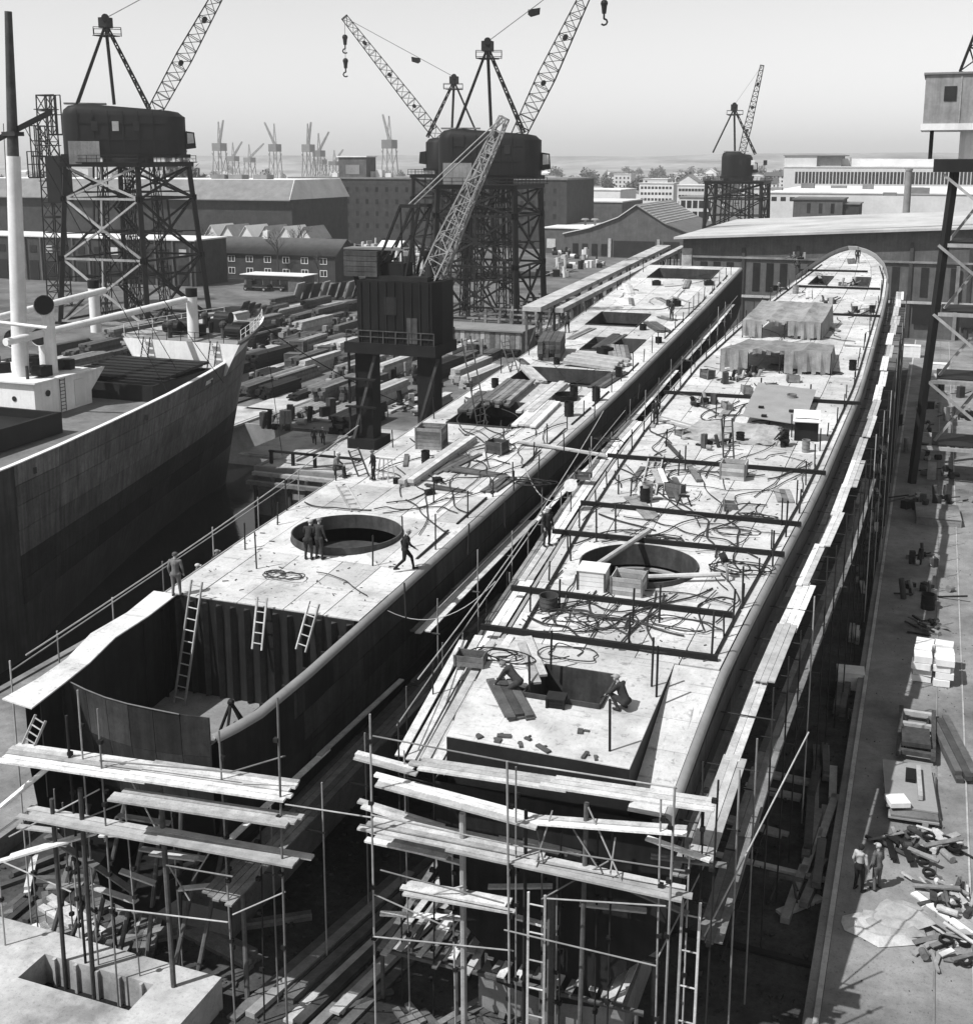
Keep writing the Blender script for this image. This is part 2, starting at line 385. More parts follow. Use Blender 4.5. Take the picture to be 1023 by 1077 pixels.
deck_plates(sa, AL, AR, ysA, usA, holesA)
x0c, x1c = AL(46.3) + .9, AR(46.3) - .9
circle_plates(sa, cxA, 46.3, 2.9, 2.55, -27.1, -21.2)
for xa, xb in ((lambda y: AL(y) + (GR + .03), lambda y: -27.12), (lambda y: -21.18, lambda y: AR(y) - (GR + .03))):
    MB().extr([Vector((xa(y) if e == 0 else xb(y), y, dz(y))) for e, y in ((0, 43.412), (1, 43.412), (1, 49.188), (0, 49.188))], (0, 0, -.05)).build('deck_plate', 'deck_steel', sa)
z = dz(46.3)
m = MB(); m.ring((cxA, 46.3, z), 2.46, 2.52, -.45, .2, 40); m.build('ring_coaming', 'rust_steel', sa, True)
MB().ring((cxA - .2, 46.6, z - 1.25), 1.2, 2.3, 0, .12, 30).build('inner_ring', 'rust_steel', sa)
# hold at the open end: bulkhead with stiffeners, floor, inner walls, side flange, end plate
zb = dz(38.2)
bk = MB().box(AL(38.2) + .45, AR(38.2) - .45, 38.1, 38.18, zb - 4.1, zb - .02).build('bulkhead', 'hull_steel', sa)
for i in range(13):
    x = AL(38.2) + .9 + i * .64; MB().extr([(x - .12, 38.1, zb - 4.05), (x, 37.86, zb - 4.05), (x + .12, 38.1, zb - 4.05)], (0, 0, 3.9)).build('stiffener', 'shell_plate', bk)
zf = zb - 4.1
fl = MB().extr([(AL(y) + .5 if s == 0 else AR(y) - .5, y, zf) for s, y in ((0, 31.2), (1, 31.2), (1, 38.1), (0, 38.1))], (0, 0, -.06)).build('hold_floor', 'concrete', sa)
iw = MB(); iw.extr([(AL(29.4) + .47, 29.4, zf), (AL(38) + .47, 38, zf), (AL(38) + .47, 38, dz(38) - .03), (AL(29.4) + .47, 29.4, dz(29.4) - .03)], (.05, 0, 0)); iw.build('inner_wall', 'hull_steel', sa)
iw = MB(); iw.extr([(AR(29.4) - .47, 29.4, zf), (AR(38) - .47, 38, zf), (AR(38) - .47, 38, dz(38) - .5), (AR(29.4) - .47, 29.4, dz(29.4) - .5)], (-.05, 0, 0)); iw.build('inner_wall', 'hull_steel', sa)
for i in range(6):
    y = 30.6 + i * 1.35
    for s in (0, 1):
        x = AL(y) + .62 if s == 0 else AR(y) - .62; MB().box(x - .1, x + .1, y - .04, y + .04, zf, dz(y) - .3).build('frame_rib', 'hull_steel', sa)
# flange (side deck strip) on the left of the open end, raised a little and jutting out at the corner
fl = MB(); pts = [(AL(y) - .25 + .2 * (i % 2), y) for i, y in enumerate([38.1, 36, 34, 32, 30.5])] + [(-28.1, 28.9), (-26.7, 28.7)] + [(AL(y) + .85 + .1 * (i % 2), y) for i, y in enumerate([30.6, 32, 34, 36, 38.1])]
nfl = len(pts); T = [Vector((x, y, dz(y) + .04)) for x, y in pts]
for i in range(4): fl.extr([T[i], T[i + 1], T[nfl - 2 - i], T[nfl - 1 - i]], (0, 0, -.05))
fl.extr([T[4], T[5], T[6], T[7]], (0, 0, -.05)); fl.build('side_flange', 'deck_steel', sa)
# curved end plates with a jagged notch at the right
NP = 7; xx = frange(-27.0, -20.1, NP)
def endp(x, h):
    u = (x + 23.5) / 3.6; return Vector((x + h * .012 * (-23.5 - x), 30.15 + .75 * u * u + .03 * h * h, dz(30.3) - .08 - h))
tops = [0.0, 0.0, .02, .03, .05, .12, .9, 1.1]
for i in range(NP):
    a, b2 = xx[i] + .012, xx[i + 1] - .012; t0, t1 = tops[i], tops[i + 1]
    if i == 5: t1 = .18
    if i == 6: t0 = 1.0
    for (h0, h1, h2, h3) in ((t0, t1, 1.6, 1.6), (1.615, 1.615, 3.6, 3.6)):
        MB().extr([endp(a, h0), endp(b2, h1), endp(b2, h3), endp(a, h2)], (0, .05, 0)).build('end_plate', 'shell_plate', sa)
lo = MB(); 
for i in range(NP): lo.face(endp(xx[i], 3.6), endp(xx[i + 1], 3.6), Vector((-23.3 + (xx[i + 1] + 23.3) * .5, 33.0, 1.9)), Vector((-23.3 + (xx[i] + 23.3) * .5, 33.0, 1.9)))
lo.build('end_shell', 'hull_steel', sa, True)
MB().path([endp(x, t - .02) + Vector((0, -.02, 0)) for x, t in zip(xx[:6], tops[:6])], .025, 5).build('edge_bead', 'pipe_steel', sa)
def coaming(ship, Lf, Rf, ylist, us, j0, j1, k0, k1, h=.22, gr=GR, m='rust_steel'):
    y0, y1 = ylist[j0], ylist[j1]; c = MB()
    def P(y, u): l, r = Lf(y) + gr + .03, Rf(y) - gr - .03; return Vector((l + (r - l) * u, y, dz(y)))
    Q = [P(y0, us[k0]), P(y0, us[k1]), P(y1, us[k1]), P(y1, us[k0])]
    for a in range(4):
        p, q = Q[a], Q[(a + 1) % 4]; c.extr([p + Vector((0, 0, -.9)), q + Vector((0, 0, -.9)), q + Vector((0, 0, h)), p + Vector((0, 0, h))], ((Q[(a + 2) % 4] - q).normalized() * .06))
    return c.build('hatch_coaming', m, ship)
for a in ((7, 8, 1, 3), (9, 10, 1, 4), (11, 12, 2, 4), (13, 14, 1, 3), (18, 19, 1, 4)): coaming(sa, AL, AR, ysA, usA, *a, h=.1)
for a in ((7, 8, 1, 3), (9, 10, 1, 4), (11, 12, 2, 4), (13, 14, 1, 3), (18, 19, 1, 4)):      # tank top seen through the hatches
    y0, y1 = ysA[a[0]], ysA[a[1]]
    MB().extr([(AL(y) + .6 if s == 0 else AR(y) - .6, y, dz(y) - 3.4) for s, y in ((0, y0), (1, y0), (1, y1), (0, y1))], (0, 0, -.05)).build('hold_floor', 'rust_steel', sa)

# ---- hull B: the right hand one with the rounded far end
sb = thing('ship_hull', 'right of two unfinished steel ship hulls, far end rounded, deck crossed by dark beams', 'ship hull', (-9.7, 31, 0), 'hulls on the slip')
dropB = lambda y: 1.15 * max(0.0, min(1.0, (38.5 - y) / 7.0)) ** 1.2
yl = [31.2, 32, 33, 34, 35.5, 37, 38.5, 41, 45, 50, 56, 62, 70, 80, 90, 100, 110, 120, 128, 134, 139, 143, 147, 149.5, 151.5, 153, 154.2, 155]
tapB = lerp_table([(31, .55), (36, .75), (50, .95), (60, 1), (120, .95), (140, .6), (155, .3)])
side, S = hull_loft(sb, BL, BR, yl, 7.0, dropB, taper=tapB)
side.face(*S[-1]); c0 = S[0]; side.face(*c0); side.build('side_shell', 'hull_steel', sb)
ysB = [38.5, 40.9, 43.9, 49.7, 52.6, 56, 60.3, 65, 69, 74, 79, 84, 89, 94, 99, 104, 109, 114, 119, 125.0, 131.0, 136, 140, 143.5, 146.5, 149, 151.2, 153, 154.3]
usB = [0, .18, .38, .62, .82, 1.0]
holesB = {(2, k) for k in range(5)} | {(19, 1), (19, 3)}
deck_plates(sb, BL, BR, ysB, usB, holesB)
for a in ((19, 20, 1, 2), (19, 20, 3, 4)): coaming(sb, BL, BR, ysB, usB, *a, h=.12)
cxB, cyB = -10.75, 46.9
circle_plates(sb, cxB, 46.8, 2.9, 2.5, -13.7, -7.8)
for xa, xb in ((lambda y: BL(y) + (GR + .03), lambda y: -13.72), (lambda y: -7.78, lambda y: BR(y) - (GR + .03))):
    MB().extr([Vector((xa(y) if e == 0 else xb(y), y, dz(y))) for e, y in ((0, 43.912), (1, 43.912), (1, 49.688), (0, 49.688))], (0, 0, -.05)).build('deck_plate', 'deck_steel', sb)
MB().ring((cxB, 46.8, dz(46.8)), 2.42, 2.48, -.8, .12, 40).build('ring_coaming', 'rust_steel', sb, True)
MB().ring((cxB, 47.0, dz(46.8) - 1.0), 2.0, 2.2, 0, .1, 24, 0.2, 2.2).build('inner_ring', 'pale_concrete', sb)
# raised trunk at the near end with its own hatch, and the sloping side strips
tx0 = lambda y: -13.15 - .12 * (y - 31.6); tx1 = lambda y: -7.35 - .02 * (y - 31.6)
hy0, hy1, hx0, hx1 = 34.6, 37.0, -11.7, -9.1
def tp(y, a, b_): return [Vector((x, yy, dz(yy))) for x, yy in ((a, y[0]), (b_, y[0]), (b_, y[1]), (a, y[1]))]
for (ya, yb, fa, fb) in ((31.5, 34.58, 0, .5), (31.5, 34.58, .5, 1)):
    q = [Vector((tx0(y) + (tx1(y) - tx0(y)) * f, y, dz(y) + U(-.003, .003))) for y, f in ((ya, fa), (ya, fb), (yb, fb), (yb, fa))]; MB().extr(q, (0, 0, -.05)).build('deck_plate', 'deck_steel', sb)
for (a, b_) in ((lambda y: tx0(y), lambda y: hx0), (lambda y: hx1, lambda y: tx1(y))):
    MB().extr([Vector((a(34.6), 34.6, dz(34.6))), Vector((b_(34.6), 34.6, dz(34.6))), Vector((b_(37), 37, dz(37))), Vector((a(37), 37, dz(37)))], (0, 0, -.05)).build('deck_plate', 'deck_steel', sb)
MB().extr([Vector((tx0(37.02), 37.02, dz(37))), Vector((tx1(37.02), 37.02, dz(37))), Vector((tx1(38.48), 38.48, dz(38.5))), Vector((tx0(38.48), 38.48, dz(38.5)))], (0, 0, -.05)).build('deck_plate', 'deck_steel', sb)
hc = MB()
for (xa, xb, ya, yb) in ((hx0, hx1, hy0 - .03, hy0 + .03), (hx0, hx1, hy1 - .03, hy1 + .03), (hx0 - .03, hx0 + .03, hy0, hy1), (hx1 - .03, hx1 + .03, hy0, hy1)): hc.box(xa, xb, ya, yb, dz(35.8) - 1.4, dz(35.8) + .1)
hc.build('hatch_coaming', 'rust_steel', sb)
tr = MB(); zl = dz(31.5)
tr.extr([(tx0(31.5), 31.48, zl - .03), (tx1(31.5), 31.48, zl - .03), (tx1(31.5), 31.48, zl - 1.6), (tx0(31.5), 31.48, zl - 1.6)], (0, .05, 0)); tr.build('trunk_front', 'dark_steel', sb)
for f, m0 in ((tx0, 'dark_steel'), (tx1, 'dark_steel')):
    MB().extr([(f(31.53), 31.53, zl - .05), (f(38.4), 38.4, dz(38.4) - .05), (f(38.4), 38.4, dz(38.4) - .4), (f(31.53), 31.53, zl - 1.6)], (.05 if f is tx0 else -.05, 0, 0)).build('trunk_side', m0, sb)
yy = [31.25, 32.5, 34, 35.5, 37, 38.45]
for s in (0, 1):
    for a, c in zip(yy, yy[1:]):
        q = []
        for y, e in ((a + .01, 0), (a + .01, 1), (c - .01, 1), (c - .01, 0)):
            x = (BL(y) + (GR + .02), tx0(y) - .02)[e] if s == 0 else (tx1(y) + .02, BR(y) - (GR + .02))[e]
            q.append(Vector((x, y, dz(y) - dropB(y) - .01)))
        MB().extr(q, (0, 0, -.05)).build('deck_plate', 'deck_steel', sb)
# dark transverse beams laid across deck B, and angle bars beside the gunwale
for (p, q) in (((505, 662), (755, 693)), ((537, 621), (770, 648)), ((580, 561), (825, 583)), ((610, 531), (842, 553)), ((638, 481), (868, 498)), ((697, 414), (905, 424)), ((812, 329), (925, 334)), ((835, 302), (925, 305)), ((840, 285), (912, 286))):
    a, c = D(*p), D(*q); c.y = a.y + (c.y - a.y) * .5; c.z = dz(c.y); stick('deck_beam', 'black_steel', sb, a + Vector((0, 0, .12)), c + Vector((0, 0, .12)), .16, .2)
for s in (0, 1):
    for a, c in zip(frange(39, 140, 22), frange(39, 140, 22)[1:]):
        f = (lambda y: BL(y) + .75) if s == 0 else (lambda y: BR(y) - .62)
        stick('edge_bar', 'dark_steel', sb, (f(a), a + .05, dz(a) + .05), (f(c), c - .05, dz(c) + .05), .10, .09)
for a, c in zip(frange(40, 130, 20), frange(40, 130, 20)[1:]):
    if R() < .8: stick('edge_bar', 'dark_steel', sa, (AR(a) - .75, a + .05, dz(a) + .04), (AR(c) - .75, c - U(.1, 2), dz(c) + .04), .08, .07)
# bulwark rail of the rounded far end
pts = [Vector((BL(y) + .15, y, dz(y) + .5)) for y in (128, 134, 139, 143, 147, 149.5, 151.5, 153, 154.2)] + [Vector((BR(y) - .15, y, dz(y) + .5)) for y in (154.2, 153, 151.5, 149.5, 147, 143, 139, 134, 128)]
bw_ = MB()
for a, c in zip(pts, pts[1:]): bw_.extr([a, c, c - Vector((0, 0, .5)), a - Vector((0, 0, .5))], ((Vector((-9.7, 130, 0)) - a).normalized() * .12))
bw_.build('bulwark', 'gunwale_steel', sb)
# stanchions: thin welded uprights
def stanchion(ship, p, h, m='bar_steel', d=.07): pole('stanchion', m, ship, p, p + Vector((U(-.05, .05), U(-.05, .05), h)), d)
for px, py, t in ((90, 0, 0), (302, 537, 500), (352, 500, 470), (458, 578, 540), (456, 528, 500), (424, 577, 543), (531, 555, 527), (492, 583, 553), (540, 516, 495), (593, 476, 454), (566, 506, 475), (270, 598, 560), (258, 578, 552), (292, 552, 530), (392, 595, 565), (427, 650, 618), (625, 440, 415), (671, 420, 400), (505, 445, 430), (380, 455, 430), (408, 440, 420)):
    if py: stanchion(sa, D(px, py), (py - t) / 30 + .35)
for i in range(26):
    y = 50 + i * 3.2; stanchion(sa, Vector((AR(y) - U(.5, .9), y, dz(y))), U(.7, 1.4))
    if i % 2: stanchion(sa, Vector((AL(y) + U(.4, .8), y, dz(y))), U(.7, 1.4))
for px, py, t in ((557, 728, 700), (579, 705, 672), (641, 790, 750), (661, 680, 655), (665, 655, 625), (693, 655, 620), (748, 690, 650), (690, 733, 690), (685, 722, 680), (627, 570, 535), (647, 560, 530), (826, 565, 525), (812, 595, 560), (650, 520, 500), (663, 523, 505), (713, 500, 470), (720, 495, 465), (760, 460, 430), (832, 460, 430), (600, 590, 565), (700, 470, 450), (752, 440, 425), (840, 540, 515), (780, 640, 600), (770, 660, 625), (588, 640, 615)):
    stanchion(sb, D(px, py), (py - t) / 30 + .35, d=.08)
for i in range(30):
    y = 41 + i * 3.1; stanchion(sb, Vector((BR(y) - U(.6, .9), y, dz(y))), U(.7, 1.3)); stanchion(sb, Vector((BL(y) + U(.5, .9), y, dz(y))), U(.7, 1.3))
# sloping concrete slip and keel blocks under each hull
for cx, nm, y1 in ((-23.8, 'left', 137), (-9.7, 'right', 152)):
    m = MB(); y0 = 31.5; m.extr([(cx - 2.4, y0, -.78), (cx - 2.4, y1, -.78), (cx - 2.4, y1, dz(y1) - 8.1), (cx - 2.4, y0, dz(y0) - 8.1)], (4.8, 0, 0)); struct(m.build('slipway', 'concrete'))
    k = thing('keel_blocks', 'row of dark timber keel blocks under the %s hull' % nm, 'keel blocks', (cx, y0, 0))
    y = 32.2
    while y < y1 - 3:
        stick('block', 'timber', k, (cx - 1.5, y, dz(y) - 7.55), (cx + 1.5, y, dz(y) - 7.55), .45, 1.1); y += 2.6

# ------------------------------------------------------------------ scaffolding
def platform(par, p, q, n, m='plank_wood', across=None, w=.24, t=.065, jit=.45, split=0, stack=.0):
    p, q = Vector(p), Vector(q); d = (q - p).normalized()
    ac = Vector(across) if across else Vector((-d.y, d.x, 0)).normalized()
    L = (q - p).length; ns = max(1, round(L / split)) if split else 1
    for i in range(n):
        o = ac * (i * (w + .012)) + Vector((0, 0, U(0, .03)))
        for k in range(ns):
            a = p + d * (L * k / ns) - d * (U(0, jit)) + o; b_ = p + d * (L * (k + 1) / ns) + d * U(0, jit) + o + Vector((0, 0, .055 if k % 2 else 0)) 
            if k % 2: a = a + Vector((0, 0, .055))
            stick('plank', m, par, a, b_, w * U(.85, 1.05), t, roll=U(-.03, .03))
def upright(par, px, py, pt, Y, d=.06, m='pipe_steel', zb=None):
    a = V(px, py, Y); top = V(px, pt, Y); zb = -.8 if zb is None else zb
    pole('pole', m, par, (a.x, Y, zb), (a.x + U(-.12, .12), Y + U(-.1, .1), top.z), d)
    if d < .1:
        for f_ in (.3, .52, .7, .9): zc = zb + (top.z - zb) * (f_ + U(-.05, .05)); stick('coupler', 'dark_steel', par, (a.x - .07, Y, zc), (a.x + .07, Y, zc), .13, .12)
# --- round the near end of hull A
s1 = thing('scaffold', 'pole and plank scaffold round the open near end of the left hull', 'scaffold', (-23.5, 28, -.8), 'scaffolds round the hulls')
Ya = 27.6
def vv(px, py, Y): return V(px, py, Y)
platform(s1, vv(2, 800, 26.9), vv(292, 842, 27.3), 5, across=(0, 1, 0), split=5)
platform(s1, vv(125, 842, 26.7), vv(297, 868, 27.0), 3, across=(0, 1, 0))
platform(s1, vv(28, 860, 27.0), vv(308, 912, 27.2), 3, m='pale_timber', across=(0, 1, 0), split=5)
platform(s1, vv(5, 905, 26.8), vv(90, 880, 27.6), 2, across=(0, 1, 0))
platform(s1, vv(0, 850, 26.9), vv(60, 800, 28.2), 2, across=(0, 1, 0))
for px, py, pt, d, m in ((10, 1040, 740, .06, 'pipe_steel'), (103, 1000, 728, .06, 'pipe_steel'), (88, 980, 755, .09, 'bar_steel'), (121, 1000, 750, .06, 'pipe_steel'), (181, 1000, 835, .17, 'timber'), (93, 960, 830, .16, 'timber'), (244, 1000, 770, .06, 'pipe_steel'), (297, 950, 735, .07, 'pipe_steel'), (62, 940, 840, .14, 'timber'), (145, 980, 850, .05, 'pipe_steel')):
    upright(s1, px, py, pt, Ya + U(-.3, .2), d, m)
for a, b_ in (((105, 800), (243, 812)), ((243, 812), (300, 795)), ((0, 905), (75, 938)), ((175, 910), (245, 922)), ((115, 955), (240, 970)), ((245, 962), (300, 938)), ((10, 880), (105, 830))):
    pole('rail', 'pipe_steel', s1, V(*a, Ya - .2), V(*b_, Ya - .1), .05)
for y in (29.5, 32, 35, 38.5, 42, 46, 50):                            # right side of hull A, low level
    x = AR(y) + 1.5; pole('pole', 'pipe_steel', s1, (x, y, -.8), (x, y, dz(y) - 3.4 + U(.4, 1.3)), .06)
    pole('ledger', 'timber', s1, (x + .1, y, dz(y) - 4.62), (AR(y) - .3, y, dz(y) - 4.62), .08)
platform(s1, (AR(29) + .3, 28, dz(28) - 4.5), (AR(52) + .3, 52, dz(52) - 4.5), 5, m='old_plank', across=(1, 0, 0), split=5)
platform(s1, (AR(29) + .5, 28.5, dz(28) - 3.3), (AR(52) + .4, 40, dz(40) - 3.3), 1, m='plank_wood', across=(1, 0, 0), split=5)
for a, c in zip(frange(42, 122, 18), frange(42, 122, 18)[1:]):
    for i in range(3):
        if R() < .8: stick('plank', ('old_plank', 'pale_timber', 'plank_wood')[i], s1, (AR(a) + .35 + i * .27, a - U(0, .5), dz(a) - 1.9 + U(0, .06)), (AR(c) + .35 + i * .27, c + U(0, .5), dz(c) - 1.9 + U(0, .06)), .25, .06)
    xg = AR(a) + 1.3; pole('pole', 'pipe_steel', s1, (xg, a, -.8), (xg, a, dz(a) - U(-.3, .9)), .06); pole('ledger', 'timber', s1, (xg + .1, a, dz(a) - 1.98), (AR(a) - .02, a, dz(a) - 1.98), .08)
    pole('rail', 'pipe_steel', s1, (xg, a, dz(a) - .9), (AR(c) + 1.3, c, dz(c) - .9), .045)
# left side walkway of hull A
for y in (30, 33, 36.5, 40, 44, 48, 52):
    x = AL(y) - 1.1; pole('pole', 'pipe_steel', s1, (x, y, -.8), (x, y, dz(y) + U(.3, .9)), .06)
pole('rail', 'pipe_steel', s1, (AL(30) - 1.1, 30, dz(30) + .4), (AL(52) - 1.1, 52, dz(52) + .4), .05)
platform(s1, (AL(31) - .95, 31, dz(31) - 1.5), (AL(52) - .95, 52, dz(52) - 1.5), 3, m='old_plank', across=(1, 0, 0), split=5)
for i in range(9):                                                     # shores under the near end
    x = -27 + i * .95; pole('shore', 'timber', s1, (x + U(-.6, .6), U(28, 29.5), -.8), (x * .8 - 23.3 * .2, 30.6, U(3.2, 4.6)), .17)

rr0 = random.Random(91)
for i in range(11):
    px, py = rr0.uniform(0, 230), rr0.uniform(850, 960); a = V(px, py, 28.2 + rr0.random()); L_ = rr0.uniform(1.2, 3); an = rr0.uniform(-.5, .4); stick('plank', rr0.choice(('plank_wood', 'old_plank', 'pale_timber')), s1, a, a + Vector((L_ * math.cos(an), L_ * math.sin(an) * .6, rr0.uniform(-.5, .5))), .24, .06)
for i in range(8):
    px = rr0.uniform(5, 300); upright(s1, px, 980, rr0.uniform(790, 900), 28.6 + rr0.random(), .055, rr0.choice(('pipe_steel', 'bar_steel')))
for i in range(6): a = V(rr0.uniform(20, 280), rr0.uniform(850, 960), 28.0); pole('brace', 'pipe_steel', s1, a, a + Vector((rr0.uniform(-2, 2), .3, rr0.uniform(.6, 2))), .05)
# --- round the near end of hull B
s2 = thing('scaffold', 'pole and plank scaffold wrapped round the near end of the right hull', 'scaffold', (-10, 30, -.8), 'scaffolds round the hulls')
Yb = 29.6
platform(s2, V(440, 808, 30.3), V(735, 852, 30.2), 3, across=(0, 1, 0), split=5)
platform(s2, V(399, 826, 29.6), V(551, 867, 29.5), 3, across=(0, 1, 0))
platform(s2, V(545, 864, 29.7), V(718, 877, 29.6), 2, across=(0, 1, 0))
platform(s2, V(387, 872, 29.4), V(560, 908, 29.4), 4, across=(0, 1, 0), m='plank_wood')
platform(s2, V(470, 893, 29.3), V(715, 946, 29.3), 3, across=(0, 1, 0), m='pale_timber', split=5)
platform(s2, V(425, 940, 29.5), V(529, 958, 29.5), 3, across=(0, 1, 0))
platform(s2, V(378, 798, 30.2), V(430, 812, 30.2), 2, across=(0, 1, 0))
platform(s2, V(385, 850, 30.2), V(450, 870, 30.2), 2, across=(0, 1, 0))
platform(s2, V(392, 885, 30.2), V(470, 902, 30.2), 3, across=(0, 1, 0))
for px, py, pt, d, m, Y in ((394, 1020, 752, .065, 'pipe_steel', 29.2), (537, 1010, 800, .07, 'pipe_steel', 29.2), (543, 1010, 805, .05, 'pipe_steel', 29.5), (551, 960, 850, .12, 'bar_steel', 29.8), (610, 1015, 845, .15, 'timber', 29.8), (488, 1015, 855, .2, 'pale_timber', 29.9), (700, 1012, 826, .07, 'pipe_steel', 29.2), (692, 1012, 840, .06, 'pipe_steel', 29.6), (745, 985, 820, .06, 'bar_steel', 29.8), (430, 1000, 790, .05, 'pipe_steel', 30.5), (580, 1000, 940, .3, 'timber', 30.6), (740, 900, 800, .06, 'bar_steel', 31), (455, 980, 850, .06, 'bar_steel', 30.6), (640, 990, 870, .06, 'bar_steel', 30.2)):
    upright(s2, px, py, pt, Y, d, m)
for a, b_ in (((392, 774), (545, 803)), ((545, 803), (712, 829)), ((390, 857), (545, 890)), ((550, 890), (720, 916)), ((400, 915), (530, 950)), ((575, 945), (700, 953)), ((530, 978), (690, 1016)), ((392, 985), (540, 1000)), ((392, 940), (470, 975)), ((300, 846), (392, 860))):
    pole('rail', 'pipe_steel', s2, V(*a, Yb - .45), V(*b_, Yb - .35), .05)
for i in range(12):
    px, py = rr0.uniform(395, 700), rr0.uniform(870, 985); a = V(px, py, 30.2 + rr0.random() * .6); L_ = rr0.uniform(1.2, 3); an = rr0.uniform(-.4, .5); stick('plank', rr0.choice(('plank_wood', 'old_plank', 'pale_timber')), s2, a, a + Vector((L_ * math.cos(an), L_ * math.sin(an) * .6, rr0.uniform(-.4, .4))), .22, .06)
for i in range(9): upright(s2, rr0.uniform(400, 760), 1000, rr0.uniform(830, 930), 30.0 + rr0.random() * .7, .055, rr0.choice(('pipe_steel', 'bar_steel')))
for i in range(7): a = V(rr0.uniform(400, 700), rr0.uniform(880, 1000), 29.5); pole('brace', 'pipe_steel', s2, a, a + Vector((rr0.uniform(-2, 2), .3, rr0.uniform(.6, 2))), .05)
# stored boards poking out below, lit at their ends
for i in range(16):
    x = -15.2 + i * .33 + U(-.1, .1); y0 = 30.6 + U(-.5, .5); z0 = 1.15 + U(-.15, .25) + (.0 if i < 8 else .2)
    stick('plank', 'plank_wood' if i % 3 else 'old_plank', s2, (x, y0, z0), (x + U(-.2, .6), y0 + U(3.5, 5), z0 + .3), U(.14, .26), .05)
for i in range(9):
    x = -9.9 + i * .34 + U(-.1, .1); y0 = 31.0 + U(-.4, .4); z0 = 1.3 + U(-.15, .2)
    stick('plank', 'pale_timber' if i % 3 else 'old_plank', s2, (x, y0, z0), (x + U(0, .5), y0 + U(3.5, 5), z0 + .3), U(.14, .26), .05)
for y in (30.9, 33.2): 
    stick('ledger', 'timber', s2, (-15.4, y, .98 + (y - 31) * .07), (-6.6, y, 1.02 + (y - 31) * .07), .12, .12)
for x in (-15.2, -12.6, -9.8, -6.8):
    for y in (30.9, 33.2): pole('post', 'timber', s2, (x, y, -.8), (x, y, 1.0), .14)
# right side walkway of hull B: bright boards along the hull, darker boards below
yk = frange(30.5, 128, 21)
for a, c in zip(yk, yk[1:]):
    for off, zz, n, m in ((.8 + U(-.1, .12), -.85 + U(-.12, .08), 2 + (R() < .35), 'plank_wood' if R() < .7 else 'pale_timber'), (.3, -1.5, 2, 'old_plank'), (1.1, -3.4, 3, 'old_plank')):
        if off == 1.1 and a > 70: continue
        for i in range(n):
            xa, xc = BR(a) + off + i * .25, BR(c) + off + i * .25
            stick('plank', m, s2, (xa, a - U(0, .3), dz(a) + zz - dropB(a) * .7 + U(0, .04)), (xc, c + U(0, .3), dz(c) + zz - dropB(c) * .7 + U(0, .04)), .235, .05)
y = 32.0
while y < 126:
    x = BR(y) + 1.72; pole('pole', 'pipe_steel' if R() < .3 else 'bar_steel', s2, (x, y, -.8), (x, y, dz(y) - U(-.3, .4)), .06)
    pole('ledger', 'bar_steel', s2, (x + .1, y, dz(y) - .91 - dropB(y) * .7), (BR(y) - .02, y, dz(y) - .91 - dropB(y) * .7), .05); pole('ledger', 'bar_steel', s2, (x, y, dz(y) - 1.56 - dropB(y) * .7), (BR(y) - .02, y, dz(y) - 1.56 - dropB(y) * .7), .05)
    if y < 75: pole('ledger', 'bar_steel', s2, (x + .35, y, dz(y) - 3.47 - dropB(y) * .7), (BR(y) - .02, y, dz(y) - 3.47 - dropB(y) * .7), .05)
    y += U(2.6, 3.4)
for a, c in ((31, 44), (44, 58), (58, 74)): pole('rail', 'bar_steel', s2, (BR(a) + 1.6, a, dz(a) - 5.2), (BR(c) + 1.6, c, dz(c) - 5.2), .05)
for px, py, qx, qy in ((690, 1010, 760, 870), (740, 985, 850, 770)): pole('brace', 'pipe_steel', s2, V(px, py, 30.4), V(qx, qy, 36), .05)
# left side of hull B: boards at deck height and pole rail
yk = frange(32, 70, 9)
for a, c in zip(yk, yk[1:]):
    for i, m in enumerate(('plank_wood', 'plank_wood', 'old_plank')):
        xa, xc = BL(a) - .3 - i * .3, BL(c) - .3 - i * .3
        stick('plank', m, s2, (xa, a - U(0, .4), dz(a) - .35 - dropB(a) * .8 + U(0, .05)), (xc, c + U(0, .4), dz(c) - .35 - dropB(c) * .8 + U(0, .05)), .27, .05)
for i in range(4): stick('plank', 'plank_wood', s2, (-14.6 + i * .42, 31 + U(0, .5), dz(31) - .75), (-14.9 + i * .42 + U(-.2, .2), 38 + U(-1, 1.5), dz(38) + .08), .3, .05)
y = 31.0
while y < 72:
    x = BL(y) - 1.15; pole('pole', 'pipe_steel' if R() < .4 else 'bar_steel', s2, (x, y, -.8), (x, y, dz(y) + U(.1, .9)), .055)
    pole('ledger', 'bar_steel', s2, (x, y, dz(y) - .43 - dropB(y) * .8), (BL(y) + .02, y, dz(y) - .46 - dropB(y) * .8), .05); y += U(2.8, 3.6)
for a, c in ((31, 40), (40, 55), (55, 70)): pole('rail', 'pipe_steel', s2, (BL(a) - 1.2, a, dz(a) + .35), (BL(c) - 1.2, c, dz(c) + .35), .045)

